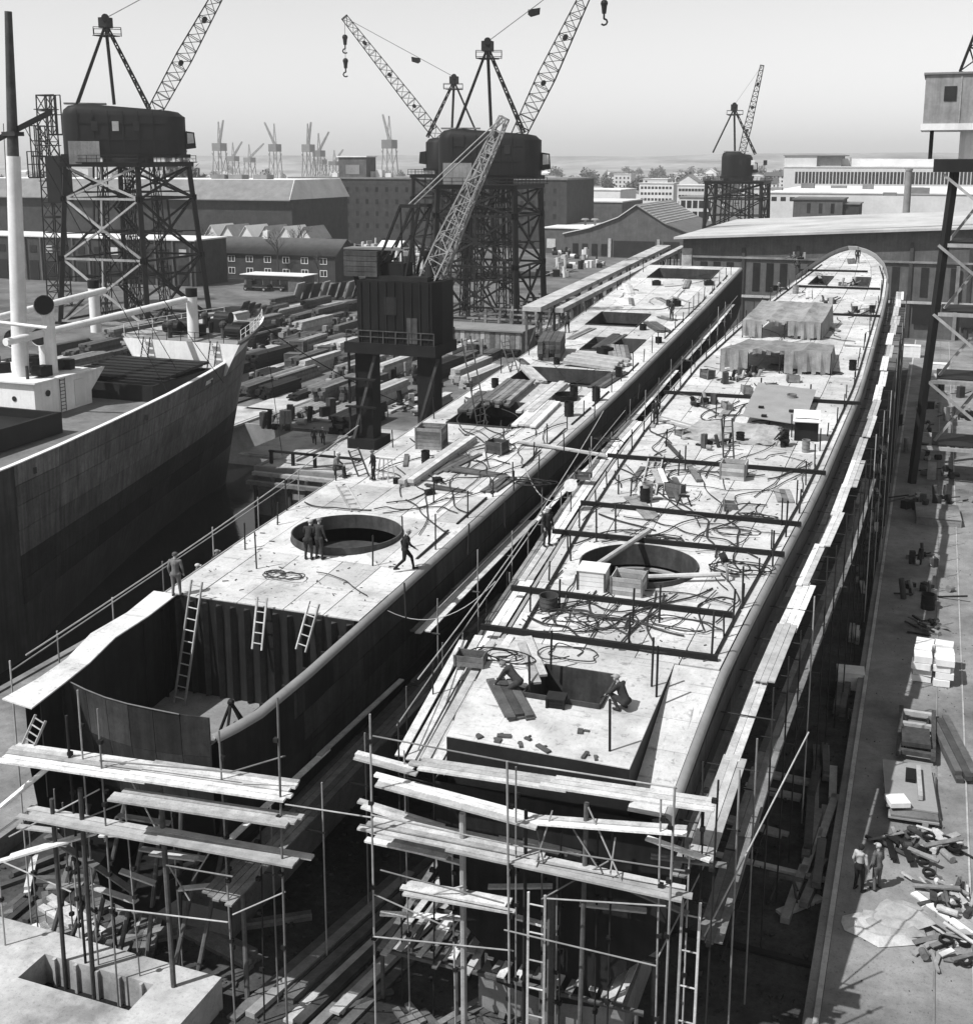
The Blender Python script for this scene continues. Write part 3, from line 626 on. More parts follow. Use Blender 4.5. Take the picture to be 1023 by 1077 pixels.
# ------------------------------------------------------------------ ladders, crates and clutter builders
def ladder(p, q, w, label, m='pale_timber', side=None, group='wooden ladders', rungs=None):
    p, q = Vector(p), Vector(q); d = (q - p); L = d.length; d.normalize()
    s_ = Vector(side).normalized() if side else Vector((1, 0, 0)); s_ = (s_ - d * s_.dot(d)).normalized()
    t = thing('ladder', label, 'ladder', p, group)
    for e in (-1, 1): stick('rail', m, t, p + s_ * e * w / 2, q + s_ * e * w / 2, .07, .07)
    n = rungs or max(3, int(L / .32))
    for i in range(n): c = p + d * (L * (i + .6) / n); pole('rung', m, t, c - s_ * w / 2, c + s_ * w / 2, .05)
    return t
def crate(p, sx, sy, sz, rz, label, m='pale_timber', m2='old_plank', open_=True, name='crate', group=None, cat='crate'):
    t = thing(name, label, cat, (0, 0, 0), group); T_ = .03
    b = MB(); b.box(-sx / 2 + .03, sx / 2 - .03, -sy / 2 + .03, sy / 2 - .03, 0, .04); b.build('bottom', m2, t)
    n = max(2, round(sz / .2))
    for i in range(n):
        z0, z1 = sz * i / n + .008, sz * (i + 1) / n - .008
        for (a, c, e, f) in ((-sx / 2, sx / 2, -sy / 2, -sy / 2 + T_), (-sx / 2, sx / 2, sy / 2 - T_, sy / 2), (-sx / 2, -sx / 2 + T_, -sy / 2 + T_, sy / 2 - T_), (sx / 2 - T_, sx / 2, -sy / 2 + T_, sy / 2 - T_)):
            MB().box(a, c, e, f, z0, z1).build('board', m, t)
    for a in (-1, 1):
        for c in (-1, 1): MB().box(a * sx / 2 - .035, a * sx / 2 + .035, c * sy / 2 - .035, c * sy / 2 + .035, 0, sz + .02).build('corner_post', m2, t)
    if not open_: MB().box(-sx / 2 - .04, sx / 2 + .04, -sy / 2 - .04, sy / 2 + .04, sz + .02, sz + .06).build('lid', m, t)
    t.location = p; t.rotation_euler = (0, 0, rz); return t
def drum(p, r, h, label, m='dark_steel', tilt=None, cat='drum', name='drum', group=None):
    t = thing(name, label, cat, (0, 0, 0), group)
    b = MB(); b.ring((0, 0, 0), r - .02, r, 0, h, 20); b.build('shell', m, t, True)
    MB().ring((0, 0, 0), .001, r - .02, .02, .05, 20).build('base', m, t)
    for zz in (.3, .68, .985): MB().ring((0, 0, 0), r - .005, r + .02, h * zz - .015, h * zz + .015, 20).build('hoop', m, t)
    t.location = p
    if tilt: t.rotation_euler = tilt
    return t
def stack(p, L, n, rows, rz, label, m='pale_timber', w=.22, h=.06, name='plank_stack', cat='timber', jit=.3, group=None):
    t = thing(name, label, cat, (0, 0, 0), group)
    for k in range(rows):
        for i in range(n):
            o = U(-jit, jit); stick('plank', m, t, ((i - (n - 1) / 2) * w * 1.08, -L / 2 + o, h * (k + .5)), ((i - (n - 1) / 2) * w * 1.08 + U(-.03, .03), L / 2 + o, h * (k + .5)), w, h * .95)
    t.location = p; t.rotation_euler = (0, 0, rz); return t
slope_pitch = math.atan(SL)
def on_deck(o): o.rotation_euler.x = slope_pitch; return o
# ladders
zfl = dz(38.2) - 4.1
ladder((-26.9, 36.9, zfl), (-26.55, 38.0, dz(38.2) + .75), .5, 'long pale wooden ladder standing in the open hold of the left hull', rungs=11)
ladder((-23.6, 37.5, dz(38) - 1.5), (-23.6, 38.02, dz(38.2) + .45), .42, 'short ladder hung over the middle of the hold bulkhead', rungs=5)
ladder((-21.6, 37.4, dz(38) - 1.2), (-21.3, 38.02, dz(38.2) + .55), .42, 'short ladder hung at the right end of the hold bulkhead', rungs=5)
a = V(507, 443, 66.5); a.z = dz(66.5) - .3; ladder(a, V(490, 355, 69), .6, 'tall ladder rising from a hatch on the left hull deck', m='rust_steel', rungs=14)
ladder(D(383, 502), D(373, 502) + Vector((-.1, .1, 1.5)), .6, 'dark ladder leaning at the left edge beside the seated worker', m='rust_steel', rungs=6)
ladder(D(375, 537, .05), D(359, 510, .08), .5, 'short ladder lying flat on deck behind the round opening', rungs=6)
ladder(D(541, 392, 0), V(531, 358, 83), .55, 'steep ladder by the plank piles of the left hull', m='rust_steel', rungs=8)
ladder(D(681, 519, .1), D(690, 478, .12), .75, 'wide pale ladder lying on the right hull deck between two beams', rungs=7)
ladder(D(766, 484, 0), V(764, 440, 63), .55, 'dark ladder standing above the ribbed box on the right hull', m='rust_steel', rungs=7)
ladder(D(813, 460, .1), D(742, 462, .1), .5, 'ladder lying crosswise before the grey sheet', side=(0, 1, 0), m='old_plank', rungs=9)
ladder((V(563, 1015, 29).x, 29.0, -.8), (V(563, 940, 29.3).x, 29.4, V(563, 940, 29.4).z), .5, 'pale ladder at the foot of the right scaffold, left of two', rungs=7)
ladder((V(722, 1010, 29.6).x, 29.6, -.8), (V(726, 950, 29.8).x, 29.9, V(726, 948, 29.9).z), .5, 'pale ladder at the right corner of the right scaffold', rungs=6)
ladder(V(24, 798, 27.8), V(43, 755, 28.3), .45, 'short ladder at the left corner of the left scaffold', rungs=6)
# tripod in the hold
t = thing('tripod', 'dark three legged lifting tripod standing in the open hold', 'tripod', (-21.6, 33.2, zfl))
ap = Vector((-21.9, 33.0, zfl + 2.7))
for p in ((-22.9, 32.6), (-20.7, 33.3), (-21.6, 31.6), (-21.3, 34.4)): pole('leg', 'dark_steel', t, (p[0], p[1], zfl), ap, .11)
MB().ball(ap, .13).build('hub', 'dark_steel', t)
drum((-25.0, 34.9, zfl), .6, .16, 'shallow round tub on the hold floor', m='pipe_steel', name='tub', cat='tub')
b = MB(); b.obox((-22.0, 34.6, zfl + .04), (3.4, 4.2, .05), rz=.1); b.solo('sunlit_floor', 'pale_concrete', 'large pale sheet standing in for the sunlit part of the hold floor', 'plate')  # pale sheet paints the sunlight on the right of the hold floor
stack((-22.4, 34.6, zfl + .066), 2.6, 3, 1, 1.2, 'loose boards on the pale floor patch inside the hold')
# A deck
A_ = [(454, 470, 1.5, 1.2, 1.25, .1, 'dark open wooden crate on the left hull deck behind the stacked beam', 'old_plank', True),
      (523, 476, 1.0, .8, .7, -.2, 'small dark box alone on the left hull deck', 'timber', True)]
for px, py, sx, sy, sz, rz, lb, m, op in A_: on_deck(crate(D(px, py), sx, sy, sz, rz, lb, m=m, open_=op))
on_deck(stack(D(463, 487), 8.5, 2, 2, -.02, 'long pale timber beam pair lying lengthwise on the left hull deck', m='pale_timber', w=.35, h=.2, jit=.6))
on_deck(stack(D(565, 437), 6.0, 4, 2, .05, 'stack of pale planks over the hatch edge on the left hull', m='plank_wood', w=.35, h=.12))
on_deck(stack(D(572, 420), 8.0, 3, 2, .02, 'second stack of long planks behind the hatch on the left hull', m='plank_wood', w=.35, h=.14))
on_deck(stack(D(535, 416), 6.0, 6, 3, .05, 'dark ribbed timber pile left of the planks on the left hull', m='old_plank', w=.3, h=.15))
on_deck(stack(D(500, 425), 5.0, 3, 2, .1, 'short dark timber pile near the tall ladder', m='timber', w=.3, h=.15))
on_deck(stack(D(590, 472, .02), 5.2, 2, 1, 1.5, 'single pale plank pair lying crosswise at the right edge of the left hull', m='plank_wood', w=.25))
on_deck(stack(D(650, 372), 4.5, 5, 2, .3, 'plank pile beside the second hatch of the left hull', m='old_plank', w=.3, h=.12))
on_deck(stack(D(628, 384), 4.0, 6, 3, 1.45, 'broad low timber stack with pale top on the left hull', m='pale_timber', w=.4, h=.2))
on_deck(stack(D(580, 374), 4.0, 4, 5, .2, 'dark heaped frames beside the small hatch of the left hull', m='timber', w=.4, h=.3))
on_deck(drum(D(595, 420), .75, .35, 'round black tub on a post on the left hull deck', m='black_steel', name='tub', cat='tub'))
for i, (px, py, L) in enumerate(((700, 318, 5), (660, 305, 6), (640, 360, 6), (722, 300, 5), (655, 318, 4), (690, 345, 4), (610, 352, 5), (560, 395, 5), (640, 400, 5))):
    on_deck(stack(D(px, py), L, 2 + i % 3, 1 + i % 2, U(-.2, .6), 'loose bundle of boards on the far left hull', m=('old_plank', 'plank_wood', 'timber')[i % 3], w=.28, h=.1, group='loose boards on the left hull'))
for i, (px, py, s) in enumerate(((708, 322, .9), (636, 372, .8), (575, 365, .9), (745, 300, .7), (690, 300, .7), (418, 508, .35), (460, 507, .35), (452, 520, .35))):
    b = MB(); b.obox(D(px, py) + Vector((0, 0, s * .3 + .02)), (s * 1.3, s, s * .6), rz=U(0, 1.5), rx=slope_pitch); b.obox(D(px, py) + Vector((0, 0, s * .68)), (s * .7, s * .5, s * .2), rz=U(0, 1.5)); b.solo('tool_box', 'dark_steel', 'small dark tool box lying on the left hull deck', 'tool box', 'tool boxes on the left hull')
# trestle
t = thing('trestle', 'spindly trestle stool at the left deck edge beside the dark ladder', 'trestle', D(405, 505))
p0 = D(405, 505)
for dx in (-.45, -.1, .3, .6): pole('leg', 'pale_timber', t, p0 + Vector((dx, U(-.3, .3), 0)), p0 + Vector((dx * .6, 0, 1.15)), .06)
stick('top', 'pale_timber', t, p0 + Vector((-.5, 0, 1.15)), p0 + Vector((.6, 0, 1.15)), .1, .06)
# B deck
on_deck(crate(D(624, 617), 1.1, .95, .8, .05, 'white topped wooden crate left of two beside the round opening', m='white_paint', m2='timber', open_=False))
rb = on_deck(crate(D(661, 622), 1.25, 1.0, .75, .02, 'open ribbed crate right of two beside the round opening', m='pale_timber', m2='old_plank'))
on_deck(crate(D(771, 502), 1.25, 1.0, .85, .02, 'open ribbed crate with black inside in the middle of the right hull', m='pale_timber', m2='old_plank'))
on_deck(drum(D(577, 640), .36, .55, 'bucket shaped tub standing on the right hull deck', m='rust_steel', name='bucket', cat='bucket'))
on_deck(crate(D(495, 698), 1.0, .6, .4, .1, 'low box on the boards at the left edge of the right hull', m='old_plank'))
on_deck(crate(D(683, 510) + Vector((-3.5, 0, 0)), .8, .5, .3, .1, 'low dark box at the foot of the pale flat ladder', m='timber'))
on_deck(crate(D(585, 742), .55, .45, .3, .1, 'tiny dark box alone on the near end of the right hull', m='dark_steel', m2='dark_steel', open_=False))
t = thing('cabinet', 'white tilted panel cabinet beside the grey sheet', 'cabinet', D(847, 462)); pc = D(847, 462)
MB().obox(pc + Vector((0, 0, .65)), (1.3, .9, 1.3), rz=.1).build('body', 'dark_steel', t); MB().obox(pc + Vector((0, -.1, 1.36)), (1.45, 1.3, .06), rz=.1, rx=.35).build('top_panel', 'white_paint', t)
# long poles across the round opening
t = MB(); t.tube(D(622, 598, .35), D(682, 558, .3), .12, n=8); t.solo('spar', 'pale_timber', 'long pale spar laid slantwise over the round opening of the right hull', 'spar')
t = MB(); t.tube(D(648, 608, .25), D(757, 604, .3), .11, n=8); t.solo('spar', 'pale_timber', 'pale spar laid crosswise over the near rim of the round opening', 'spar')
t = thing('hose_reel', 'dark round reel on a bent stand at the right of the round opening', 'reel', D(765, 612)); p0 = D(765, 612)
MB().path([p0, p0 + Vector((-.05, 0, .5)), p0 + Vector((-.25, .3, .85))], .06, 6).build('stand', 'pipe_steel', t); MB().tube(p0 + Vector((-.35, .25, .85)), p0 + Vector((-.15, .35, .95)), .22, n=14).build('wheel', 'black_steel', t)
t = thing('lamp_reflector', 'round pale lamp dish on a post at the left edge of the right hull', 'lamp', D(600, 538)); p0 = D(600, 538)
pole('post', 'bar_steel', t, p0, p0 + Vector((0, 0, 1.1)), .06); MB().path([p0 + Vector((0, .12, 1.15)), p0 + Vector((0, 0, 1.25)), p0 + Vector((0, -.1, 1.32))], [.08, .28, .33], 16).build('dish', 'cloth_pale', t)
t = thing('trestle', 'tiny black trestle between the beams of the right hull', 'trestle', D(719, 532)); p0 = D(719, 532)
for dx in (-.35, .35): pole('leg', 'black_steel', t, p0 + Vector((dx, 0, 0)), p0 + Vector((dx * .4, 0, .5)), .08)
stick('top', 'black_steel', t, p0 + Vector((-.25, 0, .5)), p0 + Vector((.25, 0, .5)), .12, .08)
# grey sheet, tarpaulin shelters
q = [D(782, 436), D(778, 437), D(800, 403), D(858, 405), D(849, 445)]
b = MB(); b.extr([D(780, 437, .55), D(845, 447, .5), D(858, 410, .55), D(797, 402, .6)], (0, 0, -.04)); gs = thing('grey_sheet', 'large smooth grey sheet propped level over the right hull deck', 'sheet', D(815, 425)); b.build('sheet', 'grey_sheet', gs)
for p in ((784, 436), (840, 444), (852, 412), (800, 405)): pole('prop', 'bar_steel', gs, D(*p), D(*p) + Vector((0, 0, .5)), .1)
for p in ((800, 428), (832, 432), (803, 437)): MB().obox(D(*p, .62), (.3, .3, .1)).build('weight', 'black_steel', gs)
def tent(name, label, P4, h, ridge, m='tarp', sag=.45):
    """tarpaulin thrown over frames: P4 = near-left, near-right, far-right, far-left"""
    a, b_, c, d = [Vector(p) for p in P4]; t = thing(name, label, 'tarpaulin', (a + b_ + c + d) / 4 - Vector((0, 0, .0)))
    n, k = 24, 12; top = MB(); rr = random.Random(label); grid = []
    for i in range(n + 1):
        row = []
        for j in range(k + 1):
            u, v = i / n, j / k; p = a.lerp(b_, u).lerp(d.lerp(c, u), v)
            zz = h[0] + (h[1] - h[0]) * v + ridge * math.sin(math.pi * min(1, max(0, v))) - sag * abs(math.sin(math.pi * u * 2.5 + .4)) ** .7 * (.25 + v * (1 - v) * 3) + .07 * math.sin(23 * u + 5 * v) * (1 - v) + rr.uniform(-.035, .035)
            row.append(p + Vector((0, 0, zz)))
        grid.append(row)
    for i in range(n):
        for j in range(k): top.face(grid[i][j], grid[i + 1][j], grid[i + 1][j + 1], grid[i][j + 1])
    top.build('cover', m, t, False)
    fl = MB()
    for i in range(n):                     # hanging near side, lifted in the middle
        lift = U(.75, .95) if 6 <= i <= 13 else U(.0, .3)
        g0, g1 = grid[i][0], grid[i + 1][0]; drop = h[0] * (1 - lift) + 0
        w0 = Vector((0, -.12 * math.sin(i * 2.1), -drop)); w1 = Vector((0, -.12 * math.sin((i + 1) * 2.1), -drop)); fl.face(g0, g1, g1 + w1, g0 + w0)
    fl.build('flap', m, t, False)
    sd = MB()
    for j in range(k): sd.face(grid[n][j], grid[n][j + 1], grid[n][j + 1] - Vector((-.15, 0, h[0] * .9 + (h[1] - h[0]) * j / k)), grid[n][j] - Vector((-.1, 0, h[0] * .9)))
    sd.build('side_flap', m, t, False)
    for i in (0, 6, 13, 19, 24): 
        g0 = grid[i][0]; pole('post', 'bar_steel', t, (g0.x, g0.y + .1, dz(g0.y)), g0 + Vector((0, .1, -.02)), .09)
    return t
tent('tarpaulin_shelter', 'nearer wide tarpaulin shelter with sagging front on the right hull', (D(757, 391), D(872, 395), D(876, 374), D(786, 368)), (1.7, .9), .05, sag=.3)
tent('tarpaulin_shelter', 'farther peaked tarpaulin shelter on the right hull', (D(780, 355), D(862, 358), D(874, 342), D(800, 338)), (1.5, 1.9), .05, sag=.35)
tent('canvas_sheet', 'crumpled pale canvas spread before the grey sheet', (D(716, 462), D(815, 470), D(822, 450), D(735, 444)), (.12, .16), .12, sag=.06)
# machinery heaps near the shelters
def heap(px, py, label, n=14, s=.5, dk=D, m=('dark_steel', 'rust_steel', 'pipe_steel'), name='machinery', cat='machinery', group=None):
    p0 = dk(px, py); t = thing(name, label, cat, p0, group)
    for i in range(n):
        c = p0 + Vector((U(-1, 1) * s * 2, U(-1, 1) * s * 2, 0)); k = i % 4; zz = U(.1, .9) * s
        if k == 0: MB().obox(c + Vector((0, 0, zz)), (U(.4, 1) * s, U(.4, 1) * s, zz * 2), rz=U(0, 3)).build('casing', m[i % 3], t)
        elif k == 1: MB().tube(c + Vector((0, 0, .02)), c + Vector((U(-.3, .3), U(-.3, .3), U(.6, 1.8) * s)), U(.1, .3) * s, n=10).build('cylinder', m[i % 3], t)
        elif k == 2: MB().tube(c + Vector((0, 0, .3 * s)), c + Vector((U(.3, .8) * s, U(-.3, .3), .3 * s)), .3 * s, n=12).build('drum', m[i % 3], t)
        else: MB().bar(c + Vector((-s, 0, .05)), c + Vector((s * U(.5, 1.4), U(-s, s), U(.2, 1.2) * s)), .09).build('bar', m[i % 3], t)
    return t
for px, py, lb in ((768, 402, 'dark cluster of machines before the nearer shelter'), (752, 470, 'dark gear on the crumpled canvas'), (735, 425, 'pale legged machine beside the grey sheet'), (790, 395, 'second cluster of small machines before the nearer shelter'),
                   (820, 305, 'dark winch gear at the left edge near the rounded end'), (893, 300, 'black round boiler near the far hatches'), (838, 272, 'dark gear at the left rim of the rounded end'), (870, 318, 'scattered gear between shelter and far hatches'), (900, 330, 'small gear near the right gunwale')):
    heap(px, py, lb, 12, .45)
for i, (px, py, L, rz) in enumerate(((670, 500, 2.4, .0), (694, 505, 2.4, .35), (708, 515, 3, .35), (730, 500, 2.5, .4), (560, 695, 3.0, .5), (535, 735, 2.5, .6), (860, 290, 4, .2), (850, 310, 5, .1), (895, 275, 4, .1), (870, 345, 4, .6), (905, 318, 4, .4), (845, 390, 5, 1.5), (690, 440, 5, .1))):
    on_deck(stack(D(px, py), L, 1 + i % 3, 1 + i % 2, rz, 'few loose boards lying on the right hull deck', m=('old_plank', 'plank_wood', 'timber')[i % 3], w=.28, h=.09, group='loose boards on the right hull'))
for px, py in ((500, 780), (520, 785), (555, 778), (540, 795), (625, 800), (615, 795), (570, 790), (530, 775), (610, 770)):
    p0 = D(px, py + 0) ; p0.y = max(p0.y, 31.7); p0.z = dz(p0.y); b = MB(); b.obox(p0 + Vector((0, 0, .035)), (U(.2, .6), U(.08, .2), .06), rz=U(0, 3)); b.obox(p0 + Vector((U(-.2, .2), .1, .03)), (U(.1, .3), U(.05, .1), .05), rz=U(0, 3)); b.solo('offcut', 'timber', 'small dark offcut on the near end of the right hull', 'offcut', 'offcuts on the near trunk top')

# ------------------------------------------------------------------ hoses and cables on the decks
def smooth(ctrl, k=8):
    P = [ctrl[0]] + ctrl + [ctrl[-1]]; out_ = []
    for i in range(1, len(P) - 2):
        for s in range(k):
            t = s / k; a, b_, c, d = P[i - 1], P[i], P[i + 1], P[i + 2]
            out_.append(.5 * ((2 * b_) + (c - a) * t + (2 * a - 5 * b_ + 4 * c - d) * t * t + (3 * b_ - a - 3 * c + d) * t ** 3))
    return out_ + [ctrl[-1]]
def hose(pts, lb, grp, r=.032, m='hose', name='hose', cat='hose'):
    b = MB(); b.path(smooth(pts, 6), r, 5); return b.solo(name, m, lb, cat, grp)
def on(y, x): return Vector((x, y, dz(y) + .05))
def ok(x, y, Lf, Rf, cx, cy): 
    if (x - cx) ** 2 + (y - cy) ** 2 < 7.6: return False
    return Lf(y) + .6 < x < Rf(y) - .6
rr = random.Random(21)
def wander(Lf, Rf, cx, cy, y0, y1, x, y, ang, n, step, curl):
    pts = []
    for i in range(n):
        if not ok(x, y, Lf, Rf, cx, cy) or not (y0 < y < y1): break
        pts.append(on(y, x) + Vector((0, 0, rr.uniform(0, .06)))); ang += rr.gauss(0, curl); x += step * math.cos(ang); y += step * math.sin(ang) * 1.4
    return pts
nB = 0
for i in range(130):
    y = rr.choice((rr.uniform(38.8, 44), rr.uniform(38.8, 60), rr.uniform(38.8, 60), rr.uniform(55, 75), rr.uniform(60, 125))); x = rr.uniform(-14.5, -5)
    p = wander(BL, BR, cxB, 46.8, 38.7, 138, x, y, rr.choice((.2, 1.3, 1.6, 1.9, 2.9)) + rr.gauss(0, .4), rr.randint(5, 14), rr.uniform(.5, 1.0), .38)
    if len(p) > 4 and nB < 85: nB += 1; hose(p, 'dark welding hose snaking over the right hull deck', 'hoses on the right hull', rr.uniform(.018, .04))
nA = 0
for i in range(90):
    y = rr.choice((rr.uniform(39, 62), rr.uniform(47, 62), rr.uniform(60, 130))); x = rr.uniform(-25, -19.6) if y < 66 else rr.uniform(-28, -20)
    p = wander(AL, AR, cxA, 46.3, 38.6, 130, x, y, rr.choice((.3, 1.5, 1.8, 2.8)) + rr.gauss(0, .35), rr.randint(5, 14), rr.uniform(.5, 1.0), .3)
    if len(p) > 4 and nA < 48: nA += 1; hose(p, 'dark welding hose snaking over the left hull deck', 'hoses on the left hull', rr.uniform(.018, .036))
def coil(px, py, rx, label, n=5, grp=None):
    c = D(px, py); pts = []; k1, k2, k3 = rr.uniform(.6, 1.25), rr.uniform(.4, 1.1), rr.uniform(.8, 1.7); n = rr.randint(2, n + 1)
    for i in range(n * 9):
        t = i * 2 * math.pi / 9; r_ = rx * k1 * (1 + .45 * math.sin(i * k2) + rr.uniform(-.3, .3)); pts.append(Vector((c.x + r_ * math.cos(t) * k3 + .5 * math.sin(i * .31 + k2 * 9), c.y + r_ * .8 * math.sin(t), dz(c.y) + .05 + .004 * i)))
    b = MB(); b.path(smooth(pts, 3), .025, 5); b.solo('hose_coil', 'hose', label, 'hose', grp)
coil(297, 607, .7, 'tangled coil of hose on the left hull deck before the round opening', 6)
for px, py, lb in ((625, 655, 'tangled hose coil left of the small hatch near the trunk'), (725, 660, 'big looping hose coil by the right gunwale of the right hull'), (600, 690, 'loose hose coil beside the trunk hatch'), (530, 693, 'hose coil near the left edge of the trunk'), (700, 570, 'hose coil behind the round opening'), (770, 560, 'hose coil at the right end of a dark beam'), (560, 510, 'hose coil near the right edge of the left hull'), (640, 465, 'hose coil at the gap side of the left hull'), (780, 600, 'hose coil beside the dark reel')):
    coil(px, py, .6, lb, 4)
coil(800, 545, .35, 'small neat coil hanging at the right trunk strip', 4)
# lifelines and mooring ropes
def line(p, q, sag, label, r=.02, m='rope', name='rope'):
    p, q = Vector(p), Vector(q); b = MB(); b.path([p.lerp(q, i / 14) - Vector((0, 0, 4 * sag * (i / 14) * (1 - i / 14))) for i in range(15)], r, 5); return b.solo(name, m, label, 'rope')

# ------------------------------------------------------------------ workers
POSES = {
 'stand': dict(pel=(0, 0, .95), che=(0, .02, 1.35), nk=(0, .02, 1.52), hd=(0, .05, 1.68), sh=(.2, .02, 1.45), el=((-.27, -.02, 1.16), (.27, .02, 1.16)), ha=((-.26, .1, .9), (.26, .14, .92)), hip=.1, kn=((-.12, .03, .5), (.13, .02, .5)), an=((-.13, -.03, .09), (.16, 0, .09))),
 'walk': dict(pel=(0, 0, .93), che=(0, .08, 1.33), nk=(0, .11, 1.5), hd=(0, .16, 1.65), sh=(.2, .08, 1.43), el=((-.27, -.12, 1.16), (.27, .22, 1.18)), ha=((-.26, -.08, .92), (.24, .42, 1.02)), hip=.1, kn=((-.11, .28, .54), (.11, -.04, .5)), an=((-.11, .36, .09), (.12, -.42, .16))),
 'lean': dict(pel=(0, -.1, .92), che=(0, .16, 1.25), nk=(0, .26, 1.38), hd=(0, .36, 1.5), sh=(.2, .18, 1.33), el=((-.28, .32, 1.1), (.28, .34, 1.1)), ha=((-.18, .55, 1.0), (.2, .55, .98)), hip=.1, kn=((-.12, .04, .5), (.13, .0, .5)), an=((-.13, -.05, .09), (.14, -.08, .09))),
 'sit': dict(pel=(0, 0, .5), che=(0, .08, .92), nk=(0, .12, 1.08), hd=(0, .18, 1.23), sh=(.2, .1, 1.0), el=((-.28, .16, .76), (.28, .16, .76)), ha=((-.14, .38, .68), (.16, .4, .68)), hip=.11, kn=((-.14, .42, .55), (.15, .42, .55)), an=((-.14, .5, .09), (.17, .46, .09))),
 'crouch': dict(pel=(0, -.1, .36), che=(0, .12, .74), nk=(0, .2, .88), hd=(0, .3, 1.0), sh=(.2, .15, .82), el=((-.28, .32, .6), (.28, .34, .6)), ha=((-.14, .55, .42), (.16, .58, .36)), hip=.12, kn=((-.18, .34, .5), (.2, .3, .44)), an=((-.16, .08, .09), (.18, .02, .09))),
 'kneel': dict(pel=(0, -.15, .42), che=(0, .2, .72), nk=(0, .34, .8), hd=(0, .46, .86), sh=(.2, .26, .78), el=((-.26, .42, .5), (.26, .44, .5)), ha=((-.18, .62, .22), (.18, .66, .2)), hip=.11, kn=((-.15, .2, .1), (.15, .2, .1)), an=((-.14, -.28, .1), (.14, -.28, .1))),
}
HEAD = {}
def capsule(b, p, q, r0, r1, n=10):
    p, q = Vector(p), Vector(q); d = (q - p); L = d.length; d.normalize(); pts = []; rs = []
    for t in (-.98, -.8, -.45, 0): pts.append(p + d * r0 * t); rs.append(r0 * math.sqrt(max(0.02, 1 - t * t)))
    for t in (0, .45, .8, .98): pts.append(q + d * r1 * t); rs.append(r1 * math.sqrt(max(0.02, 1 - t * t)))
    b.path(pts, rs, n)
def person(loc, rz, pose, label, top='cloth_dark', legs='cloth_dark', cap='cap', tool=None, scale=1.02, group='shipyard workers', hat=True):
    Q = POSES[pose]; V3 = Vector; seg = []      # (p, q, r0, r1, material slot)
    pel, che, nk, hdp = V3(Q['pel']), V3(Q['che']), V3(Q['nk']), V3(Q['hd'])
    seg.append((pel, pel.lerp(che, .5), .155, .145, 1)); seg.append((pel.lerp(che, .45), che, .145, .165, 0))
    seg.append((che, nk, .12, .06, 0)); seg.append((nk, hdp, .058, .06, 2))
    fd = (hdp - nk); fd.z = 0
    seg.append((hdp + V3((0, -.012, .035)), hdp + V3((0, .022, -.045)), .098, .072, 2))
    seg.append((hdp + V3((0, .1, 0)), hdp + V3((0, .112, -.02)), .018, .022, 2))       # nose
    for s in (0, 1):
        sg = -1 if s == 0 else 1; sh = V3((Q['sh'][0] * sg, Q['sh'][1], Q['sh'][2])); el, ha = V3(Q['el'][s]), V3(Q['ha'][s])
        seg += [(che + V3((.08 * sg, 0, .06)), sh, .1, .075, 0), (sh, el, .07, .055, 0), (el, ha, .052, .038, 0)]
        hpv = pel + V3((Q['hip'] * sg, 0, -.03)); kn, an = V3(Q['kn'][s]), V3(Q['an'][s])
        seg += [(pel, hpv, .14, .12, 1), (hpv, kn, .115, .075, 1), (kn, an, .072, .052, 1)]
        foot = V3((.02 * sg, .18, -.035)) if pose != 'kneel' else V3((0, -.12, -.03)); seg.append((an + V3((0, -.03, -.035)), an + foot, .05, .04, 3))
        seg.append((hdp + V3((.098 * sg, -.01, -.005)), hdp + V3((.1 * sg, -.012, -.03)), .018, .014, 2))   # ears
        hv = (ha - el).normalized(); sidev = hv.cross(V3((0, 0, 1))); sidev = sidev.normalized() if sidev.length > .05 else V3((0, 1, 0))
        pm = ha + hv * .085; seg.append((ha, pm, .034, .036, 2))
        for k, (o, ln) in enumerate(((-.03, .065), (-.01, .078), (.011, .072), (.031, .056))):
            k0 = pm + sidev * o; k1 = k0 + hv * ln * .6; k2 = k1 + hv * ln * .3 + V3((0, .02, -.015)); seg += [(k0, k1, .011, .010, 2), (k1, k2, .010, .008, 2)]
        th = ha + hv * .03 + sidev * -.035 * sg; seg.append((th, th + hv * .05 + sidev * -.03 * sg, .013, .010, 2))
    b = MB()
    for p, q, r0, r1, _ in seg: capsule(b, p, q, max(r0, .013), max(r1, .012))
    me = b.mesh('person', top); o = bpy.data.objects.new('person', me); COL.objects.link(o)
    rm = o.modifiers.new('r', 'REMESH'); rm.mode = 'VOXEL'; rm.voxel_size = .019
    sm = o.modifiers.new('s', 'SMOOTH'); sm.iterations = 3; sm.factor = .5
    dg = bpy.context.evaluated_depsgraph_get(); nm = bpy.data.meshes.new_from_object(o.evaluated_get(dg)); o.modifiers.clear(); o.data = nm
    nm.materials.clear()
    for m_ in (top, legs, 'skin', 'tyre'): nm.materials.append(MATS[m_])
    big = [s for s in seg]
    def dist(c, s):
        p, q, r0, r1, _ = s; d = q - p; t = max(0, min(1, (c - p).dot(d) / max(d.length_squared, 1e-9))); return (c - p - d * t).length - (r0 + (r1 - r0) * t)
    for f in nm.polygons:
        c = f.center; f.material_index = min(big, key=lambda s: dist(c, s))[4]; f.use_smooth = True
    if hat:
        h = MB(); h.ball(hdp + V3((0, -.015, .055)), .108, 12, 8, (1, 1.08, .72)); h.obox(hdp + V3((0, .1, .05)), (.15, .1, .015), rx=-.15); ho = h.build('cap', cap, o, True)
    else:
        h = MB(); h.ball(hdp + V3((0, -.03, .03)), .108, 12, 8, (1, 1, 1)); h.build('hair', 'cloth_dark', o, True)
    e = MB()
